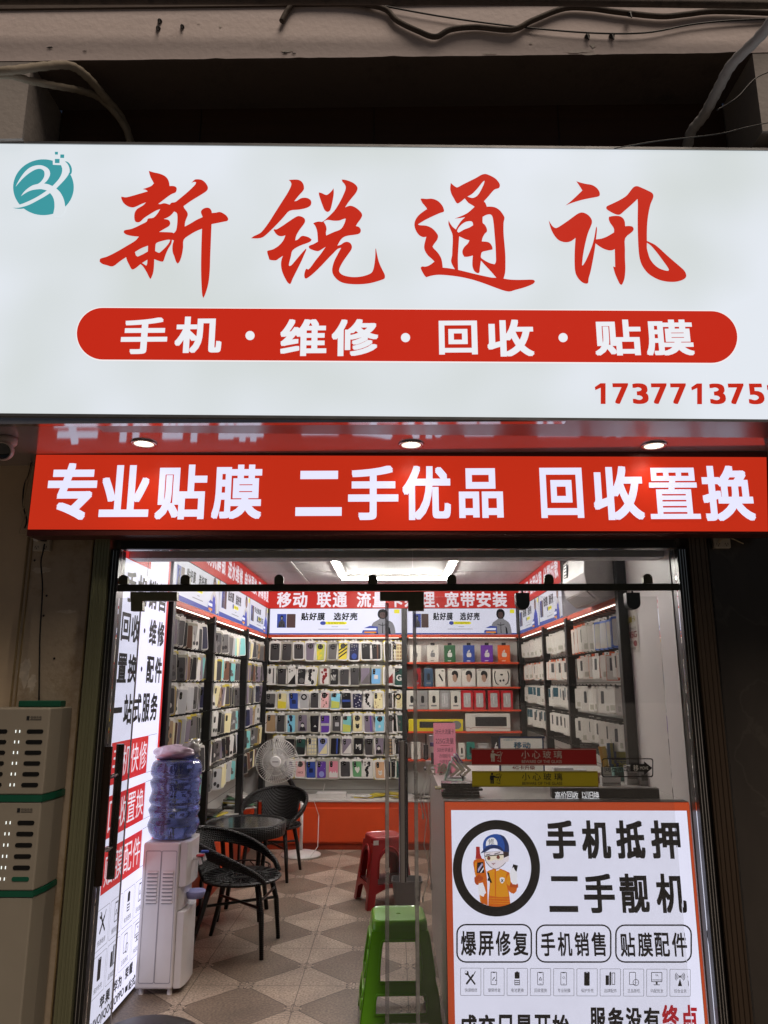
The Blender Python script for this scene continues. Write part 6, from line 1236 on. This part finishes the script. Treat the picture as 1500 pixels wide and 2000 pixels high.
# small goods on the worktop right of the poster
rnd = random.Random(9)
its = [(1082, 1500, 1120, 1518, (225, 225, 228), 'white', 4.7), (1122, 1504, 1146, 1518, (220, 220, 222), 'pale', 4.75), (1158, 1510, 1172, 1526, (150, 96, 60), 'brown', 4.5), (1176, 1518, 1212, 1527, (190, 188, 184), 'long white', 4.4), (1200, 1500, 1222, 1524, (70, 120, 110), 'teal', 4.6), (1225, 1496, 1245, 1528, (165, 162, 158), 'grey', 4.45), (1252, 1500, 1276, 1530, (120, 118, 116), 'dark grey', 4.4), (1098, 1520, 1140, 1530, (150, 146, 140), 'stone coloured', 4.3)]
for x0, y0, x1, y1, c, nm, D in its:
    p0, p1 = P(x0, y1, D), P(x1, y0, D); hh = max(.02, p1.z - p0.z); b = MB(); b.box(p0.x, p1.x, D, D + .05, CT + .001, CT + .001 + hh + max(0, p0.z - CT) , flat('carton_' + nm.replace(' ', '_'), c, .4, var=.1)); b.box(p0.x + .006, p1.x - .006, D - .0015, D, CT + hh * .35, CT + hh * .75, flat('carton_band_' + nm.replace(' ', '_'), tuple(max(0, v - 60) for v in c)))
    tag(b.build('small_carton', loc=(p0.x, D, CT), bevel=.003), '%s small carton among the goods on the counter right of the framed poster' % nm, 'carton')
# leaflets in a holder
lh = thing('leaflet_holder', 'holder of yellow, blue and olive leaflets on the counter by the rack end', 'leaflet holder', P(1210, 1500, 4.9)); D = 4.9
cl_ = [(232, 170, 50), (225, 185, 70), (60, 90, 130), (130, 124, 60), (60, 70, 100), (150, 140, 60), (170, 160, 60), (150, 146, 70)]
for i, c in enumerate(cl_):
    x0 = 1174 + i * 6.4 + (0 if i < 2 else 4); x1 = x0 + (7 if i < 6 else 18); b = MB(); p0, p1 = P(x0, 1500, D), P(x1, 1452 + (0 if i > 1 else 6), D)
    b.obox(((p0.x + p1.x) / 2, D + .012 * i, (CT + p1.z) / 2), ((p1.x - p0.x) / 2, .01, 0), (0, .0015, 0), (-.012 + .003 * i, 0, (p1.z - CT) / 2), flat('leaflet_%d' % (i % 7), c, .5)); b.build('leaflet', lh)
b = MB(); b.box(P(1172, 1500, D).x, P(1242, 1500, D).x, D - .02, D - .016, CT + .001, CT + .05, CLR); b.box(P(1172, 1500, D).x, P(1242, 1500, D).x, D - .02, D + .12, CT + .0005, CT + .004, CLR); b.build('tray', lh)
b = MB(); p0 = P(1230, 1496, 4.62); b.obox((p0.x + .045, 4.62, CT + .075), (.055, 0, -.006), (0, .02, 0), (0, 0, .03), flat('box_sky_blue', (60, 130, 165), .4)); b.text('移', [(p0.x + .02, 4.599, CT + .095), (p0.x + .05, 4.599, CT + .095), (p0.x + .05, 4.599, CT + .06), (p0.x + .02, 4.599, CT + .06)], white, .02); b.box(p0.x + .01, p0.x + .08, 4.602, 4.638, CT + .001, CT + .045, flat('box_base', (90, 90, 92))); tag(b.build('sky_blue_box', loc=(p0.x + .045, 4.62, CT)), 'sky blue carton beside the leaflet holder', 'carton')

# ================================================================== GOODS ON THE ORANGE CABINETS
rnd = random.Random(12)
def packetpile(x, y, z, n, lb, cols, s=(.10, .06), grp=None, name='case_packet', cat='packet'):
    for i in range(n):
        b = MB(); a = rnd.uniform(-.6, .6); c = Vector((x + rnd.uniform(-.02, .02), y + rnd.uniform(-.015, .015), z + .001 + i * .0115)); cn = cols[i % len(cols)]
        b.obox(c + Vector((0, 0, .005)), (s[0] * math.cos(a), s[0] * math.sin(a), 0), (-s[1] * math.sin(a), s[1] * math.cos(a), 0), (0, 0, .0048), {'yellow': YPK, 'pale': PALE, 'black': flat('sleeve_black', (20, 20, 22), .25, coat=.5), 'clear': CLR, 'green': flat('packet_green', (70, 110, 80)), 'grey': flat('packet_grey', (120, 118, 116))}[cn])
        tag(b.build(name, loc=c, bevel=.003), lb % (cn, ORD[i]), cat, grp)
packetpile(-.32, 8.06, CZ, 2, '%s packet, %s in the left pile on the back orange cabinet', ['yellow', 'pale'], grp='packets lying on the back cabinet')
packetpile(-.14, 8.08, CZ, 3, '%s packet, %s in the right pile on the back orange cabinet', ['clear', 'yellow', 'yellow'], grp='packets lying on the back cabinet')
packetpile(-.02, 8.05, CZ, 4, '%s packet, %s in the tall pile on the back orange cabinet', ['pale', 'yellow', 'clear', 'yellow'], grp='packets lying on the back cabinet')
packetpile(.30, 8.02, CZ, 4, '%s packet, %s in the pile at the glass door end of the back cabinet', ['black', 'clear', 'pale', 'black'], grp='packets lying on the back cabinet')
b = MB(); b.box(-.80, -.50, 8.0, 8.16, CZ + .001, CZ + .045, flat('router_box', (196, 192, 188), .4)); b.tube([(-.74, 8.1, CZ + .045), (-.72, 8.1, CZ + .13)], .005, white, 6); tag(b.build('white_box', loc=(-.65, 8.08, CZ), bevel=.006), 'flat white box with a short aerial on the back orange cabinet', 'box')
packetpile(-1.48, 5.30, .47, 11, '%s packet, %s from the bottom of the front pile under the left rack', ['black', 'pale', 'yellow', 'black', 'grey', 'black', 'pale', 'yellow'], s=(.10, .16), grp='packets piled under the left rack', name='packet_pile_item')
packetpile(-1.48, 6.20, .47, 13, '%s packet, %s from the bottom of the middle pile under the left rack', ['pale', 'black', 'yellow', 'green', 'black', 'pale', 'black', 'grey'], s=(.10, .17), grp='packets piled under the left rack', name='packet_pile_item')
packetpile(-1.47, 7.45, .47, 9, '%s packet, %s from the bottom of the far pile under the left rack', ['pale', 'grey', 'green', 'pale', 'yellow'], s=(.10, .17), grp='packets piled under the left rack', name='packet_pile_item')

# ================================================================== OUTSIDE: cabinet, sockets, camera, cables, pipes
PD = 3.52; pbm = flat('charging_cabinet_white', (146, 138, 124), .4, var=.05); pgr = flat('charging_cabinet_green', (14, 84, 62), .4); pbk = flat('slot_black', (8, 8, 8), .4)
pbx = thing('charging_cabinet', 'tall pale power bank cabinet with slots and green bands against the tan wall', 'charging cabinet', (-1.64, 3.4, 0))
ptop = P(110, 1383, PD).z; xr1 = P(97, 1400, PD).x; xr2 = P(126, 1400, PD + .13).x; xl1 = xr1 - .30; xl2 = xl1 - .045
def shell(zb_, zt_, inset=0.): 
    pr_ = [(xl2, 3.73), (xl2, PD + .10), (xl1, PD), (xr1, PD), (xr2, PD + .10), (xr2, 3.73)]; return [(x - (inset if x > -1.6 else -inset), y + (inset if y < 3.7 else 0)) for x, y in pr_]
def hull(b, z0, z1, m, inset=0.):
    p = shell(z0, z1, inset); n = len(p); b.add([(x, y, z) for z in (z0, z1) for x, y in p], [tuple(range(n))[::-1], tuple(range(n, 2 * n))] + [(i, (i + 1) % n, n + (i + 1) % n, n + i) for i in range(n)], m)
gz1 = P(60, 1553, PD).z; gz0 = P(60, 1566, PD).z; hz1 = P(40, 1741, PD).z; hz0 = P(40, 1752, PD).z
for za, zb_ in ((gz1 + .001, ptop), (hz1 + .001, gz0 - .001), (-.06, hz0 - .001)):
    b = MB(); hull(b, za, zb_, pbm); b.build('module' if za > 0 else 'base', pbx, bevel=.006)
for za, zb_ in ((gz0, gz1), (hz0, hz1)):
    b = MB(); hull(b, za, zb_, pgr, -.002); b.build('green_band', pbx)
b = MB(); b.box(xl1 + .09, xr2 - .02, PD + .12, 3.70, ptop + .001, ptop + .03, pgr); b.build('top_handle', pbx, bevel=.004)
ledm = lit('slot_led', (225, 230, 225), 1.6)
for mz, pitch, n_, dlast in ((P(60, 1428.5, PD).z, (P(60, 1428.5, PD).z - P(60, 1533, PD).z) / 5, 6, 0), (P(60, 1607, PD).z, (P(60, 1607, PD).z - P(60, 1717, PD).z) / 5, 6, 1)):
    for r_ in range(n_):
        z = mz - pitch * r_
        for cx_ in (xr1 - .022 - .038, xr1 - .022 - .038 - .165):
            b = MB(); b.plate([rrect(cx_ - .038, z - .009, cx_ + .038, z + .009, .0088)], lambda x, y: (x, PD - .0018, y), lambda x, y: (x, PD + .004, y), pgr if dlast and r_ == 5 else pbk); b.build('slot', pbx)
        l_ = MB()
        for dx_ in (.110, .128): l_.box(xr1 - .022 - dx_, xr1 - .019 - dx_, PD - .002, PD + .002, z - .006, z + .006, ledm)
        l_.build('indicator', pbx)
b = MB()
for z in (P(60, 1402, PD).z, P(60, 1582, PD).z):
    b.box(xr1 - .105, xr1 - .092, PD - .0015, PD - .0005, z - .010, z + .008, ink); b.text('倍嗨充电', [(xr1 - .088, PD - .0015, z + .008), (xr1 - .036, PD - .0015, z + .008), (xr1 - .036, PD - .0015, z - .004), (xr1 - .088, PD - .0015, z - .004)], ink, .01); b.box(xr1 - .088, xr1 - .036, PD - .0015, PD - .0005, z - .009, z - .007, ink)
b.build('lettering', pbx)
# sockets
def socket(lb, x, y, D):
    p = P(x, y, D); t = thing('wall_socket', lb, 'socket', p); m = flat('socket_white', (190, 182, 168), .4)
    b = MB(); b.box(p.x - .043, p.x + .043, D - .03, D, p.z - .043, p.z + .043, m); b.build('box', t, bevel=.005)
    b = MB()
    for cx_ in (-.021, .021):
        for cz_ in (-.021, .021):
            for dx_, dz_, a in ((-.007, .0, .5), (.007, .0, -.5), (0, -.009, 0)): b.obox((p.x + cx_ + dx_, D - .0308, p.z + cz_ + dz_), (.0012, 0, 0), (0, .0006, 0), (.003 * a, 0, .0045), pbk)
    b.build('holes', t); return p
p1 = socket('white wall socket with plugs under the left end of the red strip sign', 86, 1062, 3.742)
b = MB(); b.box(p1.x - .03, p1.x - .004, 3.68, 3.711, p1.z + .004, p1.z + .03, white); tag(b.build('power_plug', loc=(p1.x - .02, 3.69, p1.z + .01), bevel=.005), 'white plug in the socket under the red strip sign', 'plug')
b = MB(); b.box(p1.x + .004, p1.x + .03, 3.68, 3.711, p1.z + .004, p1.z + .026, blackm); tag(b.build('power_plug', loc=(p1.x + .02, 3.69, p1.z + .01), bevel=.005), 'black plug in the left wall socket', 'plug')
p2 = socket('white wall socket on the dark marble wall at the right', 1405, 1056, 3.742)
def cable(name, lb, pts, r_, m, cat='cable', jit=0.):
    P_ = [Vector(p) for p in pts]; out = []
    for i in range(len(P_) - 1):
        a, c = P_[max(i - 1, 0)], P_[min(i + 2, len(P_) - 1)]; p, q = P_[i], P_[i + 1]
        for k in range(6):
            t = k / 6; out.append(.5 * ((2 * p) + (q - a) * t + (2 * a - 5 * p + 4 * q - c) * t * t + (3 * p - a - 3 * q + c) * t ** 3))
    b = MB(); b.tube(out + [P_[-1]], r_, m, 8); return tag(b.build(name, loc=P_[0], sm=True), lb, cat)
kb = flat('cable_black', (14, 13, 13), .45); kw = flat('cable_cream', (196, 180, 150), .5)
cable('power_cable', 'black power cable hanging from the left socket to the charging cabinet', [P(x, y, 3.70) for x, y in ((87, 1062), (84, 1078), (80, 1100), (83, 1150), (78, 1240), (77, 1300), (76, 1376))], .004, kb)
cable('power_cable', 'cream cable looping from the red strip sign end to the left socket', [P(x, y, 3.70) for x, y in ((63, 905), (50, 960), (46, 985), (52, 1000), (44, 1020), (38, 1042), (55, 1044), (68, 1054), (78, 1058))], .003, kw)
cable('power_cable', 'black cable running up the left end of the red strip sign', [P(x, y, 3.71) for x, y in ((64, 893), (58, 920), (47, 950), (45, 985), (52, 1015), (48, 1032))], .004, kb)
cable('power_cable', 'thin cream cable hanging beside the black one at the strip sign end', [P(x, y, 3.69) for x, y in ((60, 825), (68, 850), (58, 910), (49, 950), (47, 990), (40, 1000), (50, 1020))], .002, kw)
cable('power_cable', 'cream cable knotted over the right wall socket', [P(x, y, 3.70) for x, y in ((1440, 1040), (1424, 1046), (1412, 1042), (1420, 1054), (1408, 1050), (1404, 1060), (1416, 1048), (1430, 1052), (1452, 1062))], .003, kw)
# CCTV
cc = P(14, 858, 3.3); cv = thing('security_camera', 'white dome security camera under the soffit at the left', 'camera', (cc.x, 3.3, 2.716)); cwm = flat('camera_white', (200, 188, 182), .35)
b = MB(); b.lathe((cc.x, 3.3, 2.716), [(.045, 0), (.045, -.025), (.034, -.04)], cwm, 24); b.build('mount', cv, sm=True)
hd = Vector((cc.x + .005, 3.27, 2.716 - .072)); n_ = Vector((.25, -.9, -.3)).normalized(); a_ = n_.cross(Vector((0, 0, 1))).normalized(); c_ = n_.cross(a_)
V = []; Fc = []; pr_ = [(math.sin(k * math.pi / 14) * .046, -math.cos(k * math.pi / 14) * .046) for k in range(1, 11)] + [(.040, .030), (.036, .026), (.002, .026)]
for r_, h in pr_:
    for k in range(28): an = 2 * math.pi * k / 28; V.append(hd + n_ * h + (a_ * math.cos(an) + c_ * math.sin(an)) * r_)
b = MB(); b.add(V[:28 * 11], [(i * 28 + k, i * 28 + (k + 1) % 28, (i + 1) * 28 + (k + 1) % 28, (i + 1) * 28 + k) for i in range(10) for k in range(28)] + [tuple(range(28))], cwm); b.build('head', cv, sm=True)
b = MB(); b.add(V[28 * 10:], [(i * 28 + k, i * 28 + (k + 1) % 28, (i + 1) * 28 + (k + 1) % 28, (i + 1) * 28 + k) for i in range(2) for k in range(28)] + [tuple(range(56, 84))], mat('camera_lens_black', (.012, .011, .012), .12, coat=.8)); b.build('lens', cv, sm=True)
# pipes and wires over the beam
lag = dirty_paint('pipe_wrap', (.25, .21, .155), (.11, .085, .06), .55, 8); lagg = dirty_paint('pipe_wrap_grey', (.36, .35, .35), (.10, .09, .09), .62, 16); brn = dirty_paint('conduit_brown', (.07, .052, .04), (.03, .022, .017), .5, 12)
def pipe(name, lb, pts, rad, m, rings=0):
    P_ = [Vector(p) for p in pts]; out = []
    for i in range(len(P_) - 1):
        a, c = P_[max(i - 1, 0)], P_[min(i + 2, len(P_) - 1)]; p, q = P_[i], P_[i + 1]
        for k in range(8):
            t = k / 8; out.append(.5 * ((2 * p) + (q - a) * t + (2 * a - 5 * p + 4 * q - c) * t * t + (3 * p - a - 3 * q + c) * t ** 3))
    out.append(P_[-1]); rr_ = [rad * (1 + (.07 * ((i % 3) - 1) if rings else 0)) for i in range(len(out))]
    b = MB(); b.tube(out, rr_, m, 12); return tag(b.build(name, loc=P_[0], sm=True), lb, 'pipe')
pipe('wrapped_pipe', 'upper cream wrapped air conditioner pipe at the top left', [P(-60, 142, 2.7), P(20, 138, 2.75), P(80, 130, 2.85), P(135, 128, 2.95), P(170, 150, 3.02), P(205, 190, 3.12), P(240, 235, 3.24), P(262, 300, 3.28)], .019, lag, 1)
pipe('wrapped_pipe', 'lower cream wrapped pipe branching under the upper one at the top left', [P(-60, 150, 2.72), P(15, 147, 2.76), P(60, 158, 2.85), P(110, 168, 2.95), P(160, 178, 3.05), P(200, 196, 3.14), P(245, 250, 3.22), P(258, 310, 3.24)], .016, lag, 1)
pipe('wrapped_pipe', 'grey wrapped pipe slanting down across the beam at the top right', [P(1530, 10, 2.6), P(1485, 70, 2.72), P(1430, 125, 2.85), P(1402, 175, 2.95), P(1375, 225, 3.05), P(1350, 258, 3.12), P(1340, 300, 3.2)], .024, lagg, 1)
pipe('brown_conduit', 'sagging brown conduit snaking along the concrete beam', [P(x, y, 2.982) for x, y in ((550, 42), (562, 20), (580, 4), (640, 2), (700, 6), (752, 18), (775, 40), (815, 60), (850, 72), (880, 58), (930, 53), (1000, 58), (1040, 40), (1100, 17), (1150, 16), (1210, 24), (1290, 32), (1340, 28), (1400, 22), (1520, 26))], .013, brn)
pipe('straight_conduit', 'long dark straight conduit along the top edge of the beam', [P(-40, 1, 2.9), P(500, 1, 2.9), P(1000, 3, 2.9), P(1540, 10, 2.9)], .018, brn)
cable('black_wire', 'thin black wire strung across the concrete beam', [P(x, y, 2.985) for x, y in ((690, -4), (752, 12), (880, 35), (1010, 52), (1150, 64), (1260, 64), (1350, 48), (1430, 40), (1530, 36))], .004, kb)
cable('black_wire', 'thin black wire crossing the dark recess at the top right', [P(x, y, 2.9) for x, y in ((1540, 130), (1480, 150), (1440, 190), (1400, 215))], .003, kb)
cable('black_wire', 'thin black wire running low across the recess above the sign at right', [P(x, y, 2.98) for x, y in ((1540, 232), (1460, 248), (1400, 262), (1280, 276), (1200, 290))], .0025, kb)
# chips and old fixings on the beam
for x, y, s, lb in ((312, 41, 4.5, 'upper rusty bolt of the pair on the concrete beam'), (309, 55, 4.5, 'lower rusty bolt of the pair on the concrete beam'), (356, 52, 4, 'single rusty bolt right of the pair on the beam'), (1147, 71, 5, 'black wire clip on the beam, left one'), (1195, 70, 5.5, 'black wire clip on the beam, right one'), (1230, 28, 5, 'black tie on the brown conduit')):
    D = 2.995 if x != 1230 else 2.968; p = P(x, y, D); b = MB(); r_ = s / 1460 * 3.9
    b.lathe(p, [(r_, .003), (r_ * .8, -.006), (r_ * .35, -.012)], kb, 9, 'y'); b.tube([p + Vector((0, -.008, 0)), p + Vector((r_ * .3, -.008, -r_ * 1.9))], r_ * .32, kb, 6); tag(b.build('rusty_fixing', loc=p), lb, 'bolt')
# dark padded seat edge at the bottom of the picture
sp = P(290, 2008, 3.3); t = thing('padded_seat', 'dark rounded padded seat at the foot of the left glass leaf', 'seat', (sp.x, 3.26, -.08)); dmm = flat('seat_vinyl', (24, 22, 24), .35)
b = MB(); b.lathe((sp.x, 3.26, 0), [(.20, sp.z - .07), (.215, sp.z - .05), (.21, sp.z - .02), (.17, sp.z - .002), (.05, sp.z + .003)], dmm, 36); b.build('cushion', t, sm=True)
for k in range(3):
    a = k * 2.094 + .5; b = MB(); b.tube([(sp.x + .12 * math.cos(a), 3.26 + .12 * math.sin(a), sp.z - .06), (sp.x + .18 * math.cos(a), 3.26 + .18 * math.sin(a), -.08)], .014, blackm, 10); b.build('leg', t, sm=True)
